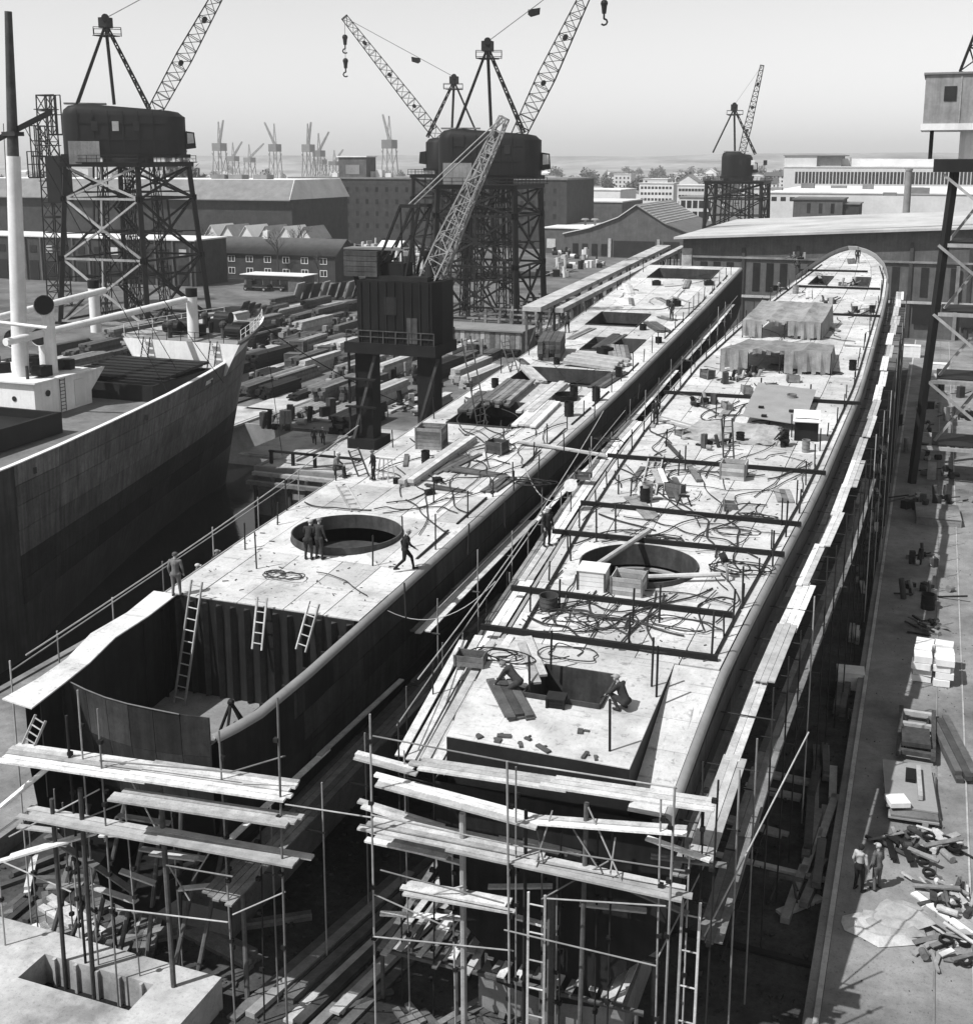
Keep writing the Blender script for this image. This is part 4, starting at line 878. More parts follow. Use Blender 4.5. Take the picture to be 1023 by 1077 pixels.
    for sg in (-1, 1): e.ball(hdp + V3((.034 * sg, .088, .012)), .012, 6, 4)
    e.build('eyes', 'tyre', o); e = MB(); e.obox(hdp + V3((0, .092, -.052)), (.045, .012, .008)); e.build('mouth', 'rust_steel', o)
    if tool == 'torch': MB().path([V3(Q['ha'][1]), V3(Q['ha'][1]) + V3((-.1, .2, -.1)), V3(Q['ha'][1]) + V3((-.1, .35, -.25))], .02, 6).build('torch', 'bar_steel', o)
    o.location = Vector(loc); o.rotation_euler = (0, 0, rz); o.scale = (scale,) * 3; tag(o, label, 'person', group); return o
# rz = 0 faces away along the hulls (+Y)
person(D(186, 627), .3, 'stand', 'worker in pale overalls standing at the top of the hold ladder', 'cloth_mid', 'cloth_mid')
pA = Vector((AL(41) - .5, 41.4, dz(41) - 1.47)); person(pA, -1.2, 'sit', 'worker in a pale cap sitting outside the left rim, nearer of two', cap='cloth_pale')
pA = Vector((AL(43) - .5, 43.0, dz(43) - 1.47)); person(pA, -.9, 'sit', 'worker in a dark cap sitting outside the left rim, farther of two', cap='cap')
person(D(325, 588), .2, 'lean', 'worker in dark clothes at the round opening, left of two')
person(D(336, 588), -.2, 'stand', 'worker in dark clothes at the round opening, right of two', 'cloth_dark', 'cloth_dark')
person(D(426, 600), -1.1, 'walk', 'worker striding past the round opening in dark clothes')
pB = V(547, 580, 48.5); person((BL(48.5) - .5, 48.5, dz(48.5) - .3), -2.2, 'stand', 'worker with a pale cap on the boards between the two hulls', cap='cloth_pale')
person(D(353, 502), -1.3, 'sit', 'worker with bare pale head sitting at the left deck edge', 'cloth_mid', 'cloth_dark', 'cloth_pale')
person(D(393, 505), 2.4, 'stand', 'dark figure standing beside the trestle stool', scale=.9)
gA = G(331, 470); person(gA + Vector((0, 0, .03)), .5, 'walk', 'dark figure walking on the dock head, left of two')
person(gA + Vector((.7, .35, .03)), .5, 'walk', 'dark figure walking on the dock head, right of two')
person(D(706, 337), 2.6, 'stand', 'dark figure standing near the far end of the left hull')
person(D(825, 470), 1.9, 'crouch', 'worker crouching beside the white tilted panel')
pt = D(655, 747); person(pt, 1.2, 'crouch', 'worker with dark cap crouching over the right edge of the trunk', tool='torch')
pt = D(541, 728); person(pt, 1.4, 'kneel', 'worker kneeling bent over at the left of the trunk hatch')
person(D(901, 277), 0, 'stand', 'dark figure standing on the rounded far end')
person(D(838, 282), .5, 'crouch', 'dark figure crouching at the left rim of the rounded end')
person(D(596, 350), .6, 'lean', 'dark figure bending beside the ladder on the left hull')
person(D(689, 447), .7, 'stand', 'small figure standing by the gap edge of the right hull', scale=.9)
g1 = G(902, 937); person(g1 + Vector((0, 0, .012)), -.6, 'stand', 'man in a pale coat standing on the right quay', 'cloth_pale', 'cloth_dark', hat=False)
g1 = G(921, 936); person(g1 + Vector((0, 0, .012)), .9, 'stand', 'man in dark jacket and pale cap beside the pale coated man', 'cloth_mid', 'cloth_mid', 'cloth_pale')

# ------------------------------------------------------------------ berthed cargo ship on the left
CXS, YB = -62.0, 99.0
sh = thing('cargo_ship', 'black hulled cargo ship with white forecastle moored at the left', 'ship', (CXS, 40, -4.2))
hbw = lerp_table([(20, 12.0), (45, 11.8), (52, 11.4), (60, 10.1), (66, 9.1), (71, 8.2), (76, 7.25), (80, 6.45), (84, 5.6), (88, 4.6), (91, 3.7), (94, 2.6), (96.5, 1.5), (98.2, .6), (99, .03)])
rimz = lerp_table([(20, 7.9), (60, 8.0), (75, 8.25), (88, 8.7), (99, 9.25)])
hs = MB(); rows = []
ylist = [20, 30, 40, 48, 55, 60, 66, 71, 76, 80, 84, 88, 91, 94, 96.5, 98.2, 99]
lv = [1.0, .8, .55, .3, .12, 0.0]
for y in ylist:
    r_ = []
    for l in lv:
        z_ = -4.6 + (rimz(y) + 4.6) * l; yy_ = y - (1 - l) * 5.0 * max(0, min(1, (y - 60) / 39)) ** 1.5
        fl_ = .35 + .65 * l if y > 60 else 1.0; k = max(0, min(1, (y - 55) / 38)); wv = hbw(y) * (1 - k + k * (.25 + .75 * l ** .8)); r_.append((wv, yy_, z_))
    rows.append(r_)
for s in (-1, 1):
    for i in range(len(rows) - 1):
        for k in range(len(lv) - 1): hs.face(*[(CXS + s * a[0], a[1], a[2]) for a in (rows[i][k], rows[i][k + 1], rows[i + 1][k + 1], rows[i + 1][k])])
hs.build('hull', 'ship_black', sh, True)
for i in range(4, len(rows) - 2):
    for k in range(3):
        A0, A1, C1, C0 = [Vector((CXS + q[0], q[1], q[2])) for q in (rows[i][k], rows[i][k + 1], rows[i + 1][k + 1], rows[i + 1][k])]; nrm = (A1 - A0).cross(C0 - A0).normalized()
        if nrm.x < 0: nrm = -nrm
        for h_ in (0, 1):
            f0, f1 = h_ / 2 + .006, (h_ + 1) / 2 - .006; e0, e1 = .004, .996
            q = [A0.lerp(A1, f0).lerp(C0.lerp(C1, f0), e0), A0.lerp(A1, f0).lerp(C0.lerp(C1, f0), e1), A0.lerp(A1, f1).lerp(C0.lerp(C1, f1), e1), A0.lerp(A1, f1).lerp(C0.lerp(C1, f1), e0)]
            MB().extr([p + nrm * .01 for p in q], nrm * (.03 + .02 * ((k + h_) % 2))).build('hull_plate', 'ship_plate' if k < 2 else 'shell_plate', sh)
BH = 1.15
for s in (-1, 1):                                         # bulwark inner face and white cap rail
    ib, rl = MB(), MB()
    for a, c in zip(ylist[:-2], ylist[1:-1]):
        pa, pc = Vector((CXS + s * hbw(a), a, rimz(a))), Vector((CXS + s * hbw(c), c, rimz(c)))
        ia, ic = pa + Vector((-s * .12, -.02, 0)), pc + Vector((-s * .12, -.02, 0))
        ib.face(ia, ic, ic - Vector((s * (.1 + .07 * hbw(c)), 0, BH)), ia - Vector((s * (.1 + .07 * hbw(a)), 0, BH)))
        rl.extr([pa + Vector((s * .06, 0, .012)), pc + Vector((s * .06, 0, .012)), pc + Vector((-s * .3, 0, .012)), pa + Vector((-s * .3, 0, .012))], (0, 0, .07))
    ib.build('bulwark', 'white_paint', sh); rl.build('cap_rail', 'white_paint', sh)
YF = 88.0                                                 # forecastle break
dk_ = MB()
for a, c in zip(ylist[:-2], ylist[1:-1]):
    if a < YF + 1: dk_.face((CXS - hbw(a) * .93 + .2, a, rimz(a) - BH), (CXS + hbw(a) * .93 - .2, a, rimz(a) - BH), (CXS + hbw(c) * .93 - .2, c, rimz(c) - BH), (CXS - hbw(c) * .93 + .2, c, rimz(c) - BH))
dk_.build('main_deck', 'deck_wood', sh)
fz = lambda y: rimz(y) + 1.6
fc = MB(); fcy = [YF, 91, 94, 96.5, 98.2, 98.9]; fl_w = 1.5
for a, c in zip(fcy, fcy[1:]):
    fc.face((CXS - hbw(a) - fl_w, a, fz(a)), (CXS + hbw(a) + fl_w, a, fz(a)), (CXS + hbw(c) + fl_w, c + .6, fz(c)), (CXS - hbw(c) - fl_w, c + .6, fz(c)))
fc.build('forecastle_deck', 'roof_grey', sh)
fw_ = MB()
for s in (-1, 1):
    for a, c in zip(fcy, fcy[1:]): fw_.face((CXS + s * (hbw(a) + .02), a, rimz(a) - .05), (CXS + s * (hbw(c) + .02), c, rimz(c) - .05), (CXS + s * (hbw(c) + fl_w), c + .6, fz(c) + .5), (CXS + s * (hbw(a) + fl_w), a + (.6 if a > YF else 0), fz(a) + .5))
fw_.build('forecastle_side', 'white_paint', sh)
MB().extr([(CXS - hbw(YF) + .12, YF, rimz(YF) - BH), (CXS + hbw(YF) - .12, YF, rimz(YF) - BH), (CXS + hbw(YF) + fl_w, YF, fz(YF) + .1), (CXS - hbw(YF) - fl_w, YF, fz(YF) + .1)], (0, .1, 0)).build('forecastle_bulkhead', 'white_paint', sh)
zD = rimz(70) - BH
def shp(x, y, z): return Vector((CXS + x, y, zD + z))
# forecastle rail, windlass and gear
for s in (-1, 1):
    prev = None
    for y in (YF, 89.5, 91, 92.5, 94, 95.3, 96.5, 98.2):
        p = Vector((CXS + s * (hbw(y) + fl_w), y + .3, fz(y) + .45)); pole('rail_post', 'white_paint', sh, p, p + Vector((0, 0, .9)), .07)
        if prev:
            for hz in (.45, .9): pole('rail', 'white_paint', sh, prev + Vector((0, 0, hz)), p + Vector((0, 0, hz)), .05)
        prev = p
prev = None
for i in range(9):
    x = CXS - hbw(YF) - 1.3 + i * (2 * hbw(YF) + 2.6) / 8; p = Vector((x, YF + .15, fz(YF))); pole('rail_post', 'bar_steel', sh, p, p + Vector((0, 0, .95)), .06)
    if prev:
        for hz in (.5, .95): pole('rail', 'bar_steel', sh, prev + Vector((0, 0, hz)), p + Vector((0, 0, hz)), .05)
    prev = p
for i in range(16):
    y = U(89.3, 97); x = CXS + U(-.9, .9) * (hbw(y) + .6); zz = fz(y); k = i % 4
    if k == 0: MB().tube((x - .8, y, zz + .7), (x + .8, y, zz + .7), .55, n=14).build('winch_drum', 'dark_steel', sh)
    elif k == 1: MB().tube((x, y, zz), (x, y, zz + U(.6, 1.0)), .28, .34, n=12).build('bollard', 'dark_steel', sh)
    elif k == 2: MB().box(x - .6, x + .6, y - .5, y + .5, zz, zz + U(.7, 1.3)).build('winch_base', 'dark_steel', sh)
    else:
        MB().tube((x, y, zz), (x, y, zz + 1.1), .22, n=10).build('vent_pipe', 'rust_steel', sh); MB().ball((x, y, zz + 1.2), .36, 10, 6).build('vent_head', 'rust_steel', sh)
# kingposts, cargo booms, ventilators
kp = []
for px, pt in ((203, 312), (101, 303)):
    b_ = V(px, 340, 90.2); zt_ = V(px, pt, 90.2).z; kp.append(Vector((b_.x, 90.2, zt_))); MB().tube((b_.x, 90.2, fz(90)), (b_.x, 90.2, zt_), .5, n=16).build('kingpost', 'white_paint', sh, True); MB().tube((b_.x, 90.2, zt_), (b_.x, 90.2, zt_ + .75), .52, n=16).build('post_head', 'dark_steel', sh)
MB().tube(V(6, 360, 69.5), kp[0] + Vector((-.2, -.7, -.2)), .3, n=12).build('cargo_boom', 'white_paint', sh, True); MB().tube(V(-8, 336, 71.5), kp[1] + Vector((1.6, -.5, -.1)), .3, n=12).build('cargo_boom', 'white_paint', sh, True)
MB().tube(V(-10, 338, 69.0), V(50, 345, 70.0), .14, n=10).build('crane_arm', 'white_paint', sh, True)
# mast house
hx0, hx1, hy0_, hy1_ = CXS - 9.5, CXS - .1, 69.6, 76.0; hz_ = zD + 2.75
mh = MB().box(hx0, hx1, hy0_, hy1_, zD, hz_).build('mast_house', 'white_paint', sh)
MB().box(hx0 - .3, hx1 + .35, hy0_ - .3, hy1_ + .4, hz_, hz_ + .12).build('house_roof', 'white_paint', sh)
MB().extr([(hx1 - .3, hy1_, hz_), (hx1 - .3, hy1_ + 1.8, hz_), (hx1 - .3, hy1_, hz_ - 1.6)], (.3, 0, 0)).build('bracket', 'white_paint', sh)
dr = MB().box(hx1, hx1 + .06, 74.0, 75.1, zD + .25, zD + 2.3).build('door', 'plaster', mh); 
MB().tube((hx1 + .01, 71.0, zD + 1.8), (hx1 + .09, 71.0, zD + 1.8), .24, n=14).build('porthole', 'pane_dark', mh)
for dx in (-1.9, -4.4): MB().tube((hx1 + dx, hy0_ - .01, zD + 1.5), (hx1 + dx, hy0_ - .05, zD + 1.5), .2, n=14).build('porthole', 'pane_dark', mh)
for i in range(9): pole('rung', 'bar_steel', mh, (hx1 + .1, 72.3, zD + .3 + i * .28), (hx1 + .1, 72.85, zD + .3 + i * .28), .05)
for yy_ in (72.3, 72.85): pole('ladder_rail', 'bar_steel', mh, (hx1 + .1, yy_, zD + .1), (hx1 + .1, yy_, hz_ + .1), .05)
def cowl(x, y, h, r_):
    p = Vector((CXS + x, y, hz_ + .1)); MB().tube(p, p + Vector((0, 0, h)), r_, n=14).build('vent_trunk', 'white_paint', sh, True)
    c = p + Vector((0, 0, h)); vc = MB(); vc.path([c + Vector((0, .0, -.1)), c + Vector((0, 0, .35)), c + Vector((.15, -.35, .7)), c + Vector((.3, -.75, .8))], [r_, r_ * 1.1, r_ * 1.45, r_ * 1.75], 16, caps=False); vc.build('cowl', 'white_paint', sh, True)
    d_ = Vector((.35, -.85, .22)).normalized(); e_ = c + Vector((.27, -.68, .79)); MB().tube(e_, e_ + d_ * .02, r_ * 1.6, n=16).build('cowl_mouth', 'black_steel', sh)
cowl(-1.6, 73.4, 4.6, .46); cowl(-2.9, 74.2, 2.0, .42); cowl(-5.2, 73.8, 1.8, .42)
for i in range(14):
    x, y = U(-8.8, -.8), U(70, 75.4); k = i % 3; p = Vector((CXS + x, y, hz_ + .12))
    if k == 0: MB().tube(p + Vector((-.5, 0, .5)), p + Vector((.5, 0, .5)), .42, n=14).build('winch_drum', 'dark_steel', sh)
    elif k == 1: MB().obox(p + Vector((0, 0, .4)), (.9, .7, .8), rz=U(0, 1)).build('winch_base', 'dark_steel', sh)
    else: MB().tube(p, p + Vector((0, 0, 1)), .12, n=8).build('pipe', 'rust_steel', sh)
# foremast of the ship at the frame edge
m0 = Vector((V(21, 380, 71.5).x, 71.5, hz_)); mt = V(9, 12, 71.5); md_ = m0.lerp(mt, .62); MB().path([m0, m0.lerp(mt, .35), md_], [.62, .56, .5], 16).build('mast', 'white_paint', sh, True); MB().tube(md_, mt, .42, .26, 12).build('mast_top', 'rust_steel', sh, True)
mv = mt - m0
ct = m0.lerp(mt, .70); MB().bar(ct + Vector((-1.8, -.4, -1.2)), ct + Vector((2.9, .8, 1.0)), .3, .35).build('cross_tree', 'dark_steel', sh)
MB().box(ct.x - .6, ct.x + .6, ct.y - .5, ct.y + .5, ct.z - .7, ct.z - .4).build('platform', 'rust_steel', sh)
for dx, dy, ex, ey in ((.8, .2, 6.5, 6), (1.6, .4, 3.6, 12), (-.8, 0, -7.5, 5), (1.8, .5, 7.6, 12), (-1.4, -.2, -7, -2)): MB().tube(ct + Vector((dx, dy, .2)), Vector((CXS + ex, 71 + ey, zD + 1.0)), .03, n=5).build('stay', 'bar_steel', sh)
# hatch with folded covers, and a second coaming near the frame edge
hc = MB()
for (xa, xb, ya, yb) in ((-4.6, 4.6, 77.5, 77.8), (-4.6, 4.6, 86, 86.3), (-4.6, -4.3, 77.8, 86), (4.3, 4.6, 77.8, 86)): hc.box(CXS + xa, CXS + xb, ya, yb, zD, zD + 1.5)
hc.build('hatch_coaming', 'dark_steel', sh)
MB().box(CXS - 4.3, CXS + 4.3, 77.8, 86, zD - .02, zD + .3).build('hatch_well', 'black_steel', sh)
for i in range(7): 
    y = 79.6 + i * .95; MB().bar(Vector((CXS - 4.9, y, zD + 1.75 + i * .06)), Vector((CXS + 4.5, y, zD + 1.75 + i * .06)), .8, .22).build('hatch_cover', 'dark_steel', sh)
hc = MB()
for (xa, xb, ya, yb) in ((-4.6, 4.6, 66.6, 66.9), (-4.6, -4.3, 40, 66.6), (4.3, 4.6, 40, 66.6)): hc.box(CXS + xa, CXS + xb, ya, yb, zD, zD + 1.5)
hc.build('hatch_coaming', 'dark_steel', sh); MB().box(CXS - 4.3, CXS + 4.3, 40, 66.6, zD - .02, zD + .9).build('hatch_well', 'black_steel', sh)
# ladders to the forecastle, freeing ports, bulwark stays
for x in (-3.4, 3.6):
    for e in (-.35, .35): stick('ladder_rail', 'bar_steel', sh, (CXS + x + e, YF - 1.2, zD + .02), (CXS + x + e, YF - .1, fz(YF) + .3), .08)
    for i in range(9): t_ = (i + .5) / 9; stick('tread', 'pale_timber', sh, (CXS + x - .35, YF - 1.2 + 1.1 * t_, zD + (fz(YF) + .1 - zD) * t_), (CXS + x + .35, YF - 1.2 + 1.1 * t_, zD + (fz(YF) + .1 - zD) * t_), .2, .05)
for y0_, y1_ in ((55.2, 59.0), (70.5, 73.2), (83.5, 85.0)):
    q = [(CXS + hbw(y) * (1 - .055 * o) + .10, y, rimz(y) - o) for y, o in ((y0_, .62), (y1_, .62), (y1_, .98), (y0_, .98))]; MB().extr(q, (.03, 0, 0)).build('freeing_port', 'white_paint', sh)
    MB().extr([(CXS + hbw((y0_ + y1_) / 2) + .065, (y0_ + y1_) / 2 - .1, rimz(y0_) - .6), (CXS + hbw((y0_ + y1_) / 2) + .065, (y0_ + y1_) / 2 + .15, rimz(y0_) - .6), (CXS + hbw((y0_ + y1_) / 2) + .065, (y0_ + y1_) / 2 + .15, rimz(y0_) - 1.0), (CXS + hbw((y0_ + y1_) / 2) + .065, (y0_ + y1_) / 2 - .1, rimz(y0_) - 1.0)], (.03, 0, 0)).build('port_bar', 'ship_black', sh)
for y in frange(46, 86, 20): 
    p = Vector((CXS + hbw(y) - .12, y, rimz(y) - .05)); MB().extr([p - Vector((.1, 0, 0)), p - Vector((.2 + .07 * hbw(y), 0, BH - .05)), p - Vector((.8 + .07 * hbw(y), 0, BH - .05))], (0, .06, 0)).build('bulwark_stay', 'white_paint', sh)
# ropes
line((CXS + 2.4, 98, rimz(98) + 1.4), (-49, 112, .3), .8, 'dark mooring rope from the bow of the cargo ship to the quay', .05, 'bar_steel')
line((CXS + 6.2, 92.5, rimz(92) + .3), (-53.2, 90, .2), .1, 'thin rope hanging straight down from the bow to the dock head', .03, 'bar_steel')
line((CXS + 7.2, 62, rimz(62) + .1), (-45.6, 73.5, 17), .1, 'thin backstay rising from the side of the cargo ship', .03, 'bar_steel') if False else None
line((AL(31) - 1.1, 31, dz(31) + .5), (AL(60) - 1.6, 60, dz(60) + 1.0), .25, 'pale lifeline rope along the left rim of the open hull', .03)
line((BL(33) - 1.2, 33, dz(33) + .9), (AR(70) + .4, 70, dz(70) + .2), .5, 'pale lifeline rope strung along the gap between the hulls', .025)
line((AR(40) + .02, 40, dz(40) - .3), (BL(42) - 1.1, 42, dz(42) + .6), .9, 'sagging cable strung across the near gap between the hulls', .02)
line((AR(57) - .2, 57, dz(57) + .4), (BL(55) - .9, 55, dz(55) + .3), 1.2, 'sagging pale hose loop across the middle of the gap', .03)

# ------------------------------------------------------------------ cranes
def lattice(b, p, q, w0, w1, n, t, side, mid=None):
    p, q = Vector(p), Vector(q); d = (q - p).normalized(); s_ = Vector(side); s_ = (s_ - d * s_.dot(d)).normalized(); u = d.cross(s_); C = []
    for i in range(n + 1):
        f = i / n; w_ = w0 + (w1 - w0) * f if mid is None else (w0 + (mid - w0) * f * 3 if f < .333 else mid + (w1 - mid) * (f - .333) * 1.5)
        c = p.lerp(q, f); C.append([c + s_ * (a * w_ / 2) + u * (e * w_ / 2) for a, e in ((-1, -1), (1, -1), (1, 1), (-1, 1))])
    for i in range(n):
        for k in range(4):
            b.bar(C[i][k], C[i + 1][k], t); b.bar(C[i][k], C[i][(k + 1) % 4], t * .6)
            b.bar(C[i][k], C[i + 1][(k + 1) % 4], t * .6) if i % 2 else b.bar(C[i][(k + 1) % 4], C[i + 1][k], t * .6)
    for k in range(4): b.bar(C[n][k], C[n][(k + 1) % 4], t)
    return b
def portal(t, cx, cy, hb, ht, zp, t_leg, tiers, lit, zb=0.0):
    def P(sx, sy, f): w_ = hb + (ht - hb) * f; return Vector((cx + sx * w_, cy + sy * w_, zb + (zp - zb) * f))
    cs = [(-1, -1), (1, -1), (1, 1), (-1, 1)]
    for c in cs: MB().bar(P(*c, 0), P(*c, 1), t_leg).build('leg', 'crane_grey', t); MB().box(P(*c, 0).x - t_leg, P(*c, 0).x + t_leg, P(*c, 0).y - t_leg, P(*c, 0).y + t_leg, 0, .35).build('bogie', 'black_steel', t)
    for k in range(4):
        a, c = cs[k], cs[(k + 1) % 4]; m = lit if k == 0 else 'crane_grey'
        for f0, f1 in zip(tiers, tiers[1:]):
            A0, A1, C0, C1 = P(*a, f0), P(*a, f1), P(*c, f0), P(*c, f1); th_ = t_leg * .42; M_ = (A0 + A1 + C0 + C1) / 4
            for p, q in ((A0, M_), (M_, C1), (C0, M_), (M_, A1)): MB().bar(p, q, th_).build('brace', m, t)
            MB().bar(A0 if f0 > 0 else A0.lerp(A1, .05), C0 if f0 > 0 else C0.lerp(C1, .05), th_ * 1.1).build('beam', m, t)
            nrm = (C0 - A0).cross(Vector((0, 0, 1))).normalized(); MB().bar(M_ - nrm * .09, M_ + nrm * .09, t_leg * 1.3).build('gusset', m, t)
            MB().bar(M_, A1.lerp(C1, .5), th_ * .8).build('brace', m, t)
            if f0 > 0:
                for e in (A0, C0): MB().bar(e - nrm * (t_leg * .6), e + nrm * (t_leg * .6), t_leg * 1.2).build('gusset', m, t)
    w_ = ht + .6; MB().box(cx - w_, cx + w_, cy - w_, cy + w_, zp, zp + .7).build('platform', 'dark_steel', t)
    w_ = ht + .9; pts = [(-w_, -w_), (w_, -w_), (w_, w_), (-w_, w_)]
    for k in range(4):
        a, c = Vector((cx + pts[k][0], cy + pts[k][1], zp + .7)), Vector((cx + pts[(k + 1) % 4][0], cy + pts[(k + 1) % 4][1], zp + .7))
        rb_ = MB()
        for hz in (.55, 1.1): rb_.bar(a + Vector((0, 0, hz)), c + Vector((0, 0, hz)), .08)
        for i in range(8): p = a.lerp(c, i / 8); rb_.bar(p, p + Vector((0, 0, 1.1)), .08)
        rb_.bar(a, c, .5, .12); rb_.build('guard_rail', 'crane_grey', t)
    for sx, sy in cs:                                            # inner columns carrying the slewing ring
        b = MB(); lattice(b, (cx + sx * ht * .5, cy + sy * ht * .5, .3), (cx + sx * ht * .42, cy + sy * ht * .42, zp), 1.3, 1.1, 9, .16, (1, 0, 0)); b.build('inner_column', 'crane_grey', t)
    for f_ in (.3, .58, .84):
        b = MB(); z_ = zb + (zp - zb) * f_; w_ = (hb + (ht - hb) * f_) * .98
        for q in (-1, 1): b.bar((cx - w_, cy + q * w_ * .45, z_), (cx + w_, cy + q * w_ * .45, z_), .22); b.bar((cx + q * w_ * .45, cy - w_, z_), (cx + q * w_ * .45, cy + w_, z_), .22)
        b.bar((cx - w_, cy - w_, z_), (cx + w_, cy + w_, z_), .18); b.bar((cx - w_, cy + w_, z_), (cx + w_, cy - w_, z_), .18); b.build('inner_frame', 'crane_grey', t)
    b = MB(); a, c = P(1, -1, .0), P(1, 1, .0)                  # stair flights inside the frame
    for i in range(4):
        f0, f1 = i / 4, (i + 1) / 4; y0_, y1_ = (cy - hb * .5, cy + hb * .4) if i % 2 else (cy + hb * .4, cy - hb * .5)
        for dx in (0, .8): b.bar((cx + dx, y0_, zb + (zp - zb) * f0), (cx + dx, y1_, zb + (zp - zb) * f1), .15, .3)
        b.box(cx - .2, cx + 1.2, y1_ - .6, y1_ + .6, zb + (zp - zb) * f1 - .15, zb + (zp - zb) * f1)
    b.build('stairs', 'crane_grey', t)
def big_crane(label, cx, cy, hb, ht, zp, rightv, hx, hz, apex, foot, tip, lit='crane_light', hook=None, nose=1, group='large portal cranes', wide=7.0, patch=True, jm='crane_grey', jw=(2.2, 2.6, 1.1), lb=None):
    t = thing('portal_crane', label, 'crane', (cx, cy, 0), group); r = Vector((rightv[0], rightv[1], 0)).normalized(); f = Vector((-r.y, r.x, 0)); c0 = Vector((cx, cy, 0))
    def Q(a, e, z_): return c0 + r * a + f * e + Vector((0, 0, z_))
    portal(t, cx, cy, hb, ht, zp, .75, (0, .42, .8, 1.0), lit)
    MB().tube(Q(0, 0, zp + .7), Q(0, 0, hz[0]), min(4.0, ht * .8), n=24).build('slew_ring', 'dark_steel', t)
    a0, a1 = hx; wd = wide / 2; hh = hz[1] - hz[0]
    plan = [(a1 - wd * .9 + wd * .9 * math.cos(q), wd * math.sin(q)) for q in frange(-math.pi / 2, math.pi / 2, 10)] + [(a0 + wd * .55 - wd * .55 * math.cos(q), wd * math.sin(q)) for q in frange(math.pi / 2, -math.pi / 2, 8)]
    b = MB(); n = len(plan); rings = []; am = (a0 + a1) / 2
    for (zf_, sc_) in ((hz[0] + .6, 1.0), (hz[1] - hh * .22, 1.0), (hz[1] - hh * .10, .965), (hz[1] - hh * .03, .89), (hz[1], .74)): rings.append([Q(am + (a - am) * sc_, e * sc_, zf_ - (hh * .10 if a > am + 2 and zf_ > hz[1] - hh * .15 else 0)) for a, e in plan])
    b.add([p for r_ in rings for p in r_], [tuple(reversed(range(n)))] + [(m_ * n + i, m_ * n + (i + 1) % n, (m_ + 1) * n + (i + 1) % n, (m_ + 1) * n + i) for m_ in range(4) for i in range(n)] + [tuple(range(4 * n, 5 * n))])
    hs_ = b.build('house', 'house_dark', t, True)
    for k in range(3): a = a0 + 4.5 + k * 3.2; MB().extr([Q(a, -wd - .05, hz[0] + hh * .5), Q(a + 1.0, -wd - .05, hz[0] + hh * .5), Q(a + 1.0, -wd - .05, hz[0] + hh * .68), Q(a, -wd - .05, hz[0] + hh * .68)], f * -.05).build('window', 'pane_pale' if k == 1 else 'pane_dark', hs_)
    for k in range(2): zz_ = hz[0] + hh * (.34 + .3 * k); MB().extr([Q(a0 + 2.2, -wd - .02, zz_), Q(a1 - 3.4, -wd - .02, zz_), Q(a1 - 3.4, -wd - .02, zz_ + .1), Q(a0 + 2.2, -wd - .02, zz_ + .1)], f * -.05).build('panel_joint', 'dark_steel', hs_)
    MB().prism([(p.x, p.y) for p in [Q(a0 - .3, -wd - .3, 0), Q(a1 + .5, -wd * .7, 0), Q(a1 + .5, wd * .7, 0), Q(a0 - .3, wd + .3, 0)]], hz[0], hz[0] + .58).build('bed_frame', 'dark_steel', t)
    for k in range(6):
        a = a0 + 2.4 + k * (a1 - a0 - 6.5) / 5.5; MB().extr([Q(a, -wd - .02, hz[0] + .7), Q(a + .12, -wd - .02, hz[0] + .7), Q(a + .12, -wd - .02, hz[1] - hh * .12), Q(a, -wd - .02, hz[1] - hh * .12)], f * -.06).build('seam', 'dark_steel', hs_)
    if patch: MB().extr([Q(a0 + .9, -wd - .09, hz[0] - 1.0), Q(a0 + 5.6, -wd - .09, hz[0] - 1.0), Q(a0 + 5.6, -wd - .09, hz[0] + 2.6), Q(a0 + .9, -wd - .09, hz[0] + 2.6)], f * -.5).build('ballast_panel', 'crane_light', t)
    cbp = Q(a1 - .1, -wd * .35, hz[0] + hh * .45); cbm = MB(); 
    cb = MB().extr([Q(a1 + .0, -1.3, hz[0] + 1.4), Q(a1 + 1.5, -1.3, hz[0] + 1.6), Q(a1 + 1.3, -1.3, hz[0] + 4.1), Q(a1, -1.3, hz[0] + 4.3)], f * 2.6).build('cab', 'house_dark', t)
    MB().extr([Q(a1 + .15, -1.33, hz[0] + 2.3), Q(a1 + 1.2, -1.33, hz[0] + 2.4), Q(a1 + 1.1, -1.33, hz[0] + 3.9), Q(a1 + .15, -1.33, hz[0] + 4.0)], f * -.04).build('window', 'pane_pale', cb)
    MB().bar(Q(a0 + .5, 0, hz[1] + .12), Q(a0 + 7, 0, hz[1] + .12), 3.0, .2).build('roof_walk', 'crane_light', t)
    ap = Q(apex[0], 0, apex[1])
    for e in (-1.6, 1.6):
        b = MB(); lattice(b, Q(apex[0] + 6.0, e, hz[1] - .6), ap + f * (e * .25), .5, .35, 8, .16, r); b.build('mast_leg', 'crane_grey', t)
        MB().bar(Q(apex[0] - 5.2, e * 1.3, hz[1] - .2), ap + f * (e * .25), .32).build('back_stay', 'crane_grey', t)
    b = MB(); b.bar(Q(apex[0] + .6, -1.3, hz[1]), ap, .4); b.build('mast_leg', 'crane_grey', t)
    b = MB()
    for k in range(7): fr = (k + .5) / 7; b.bar(Q(apex[0] + 6 * (1 - fr), -1.6 * (1 - .75 * fr), hz[1] + (apex[1] - hz[1]) * fr), Q(apex[0] + 6 * (1 - fr), 1.6 * (1 - .75 * fr), hz[1] + (apex[1] - hz[1]) * fr), .14)
    b.build('mast_rungs', 'crane_grey', t)
    b = MB(); b.obox(ap + Vector((0, 0, .2)), (1.6, 1.6, 1.6)); b.tube(ap + f * -1.1 + Vector((0, 0, .9)), ap + f * 1.1 + Vector((0, 0, .9)), .6, n=12); b.build('mast_head', 'dark_steel', t)
    b = MB()
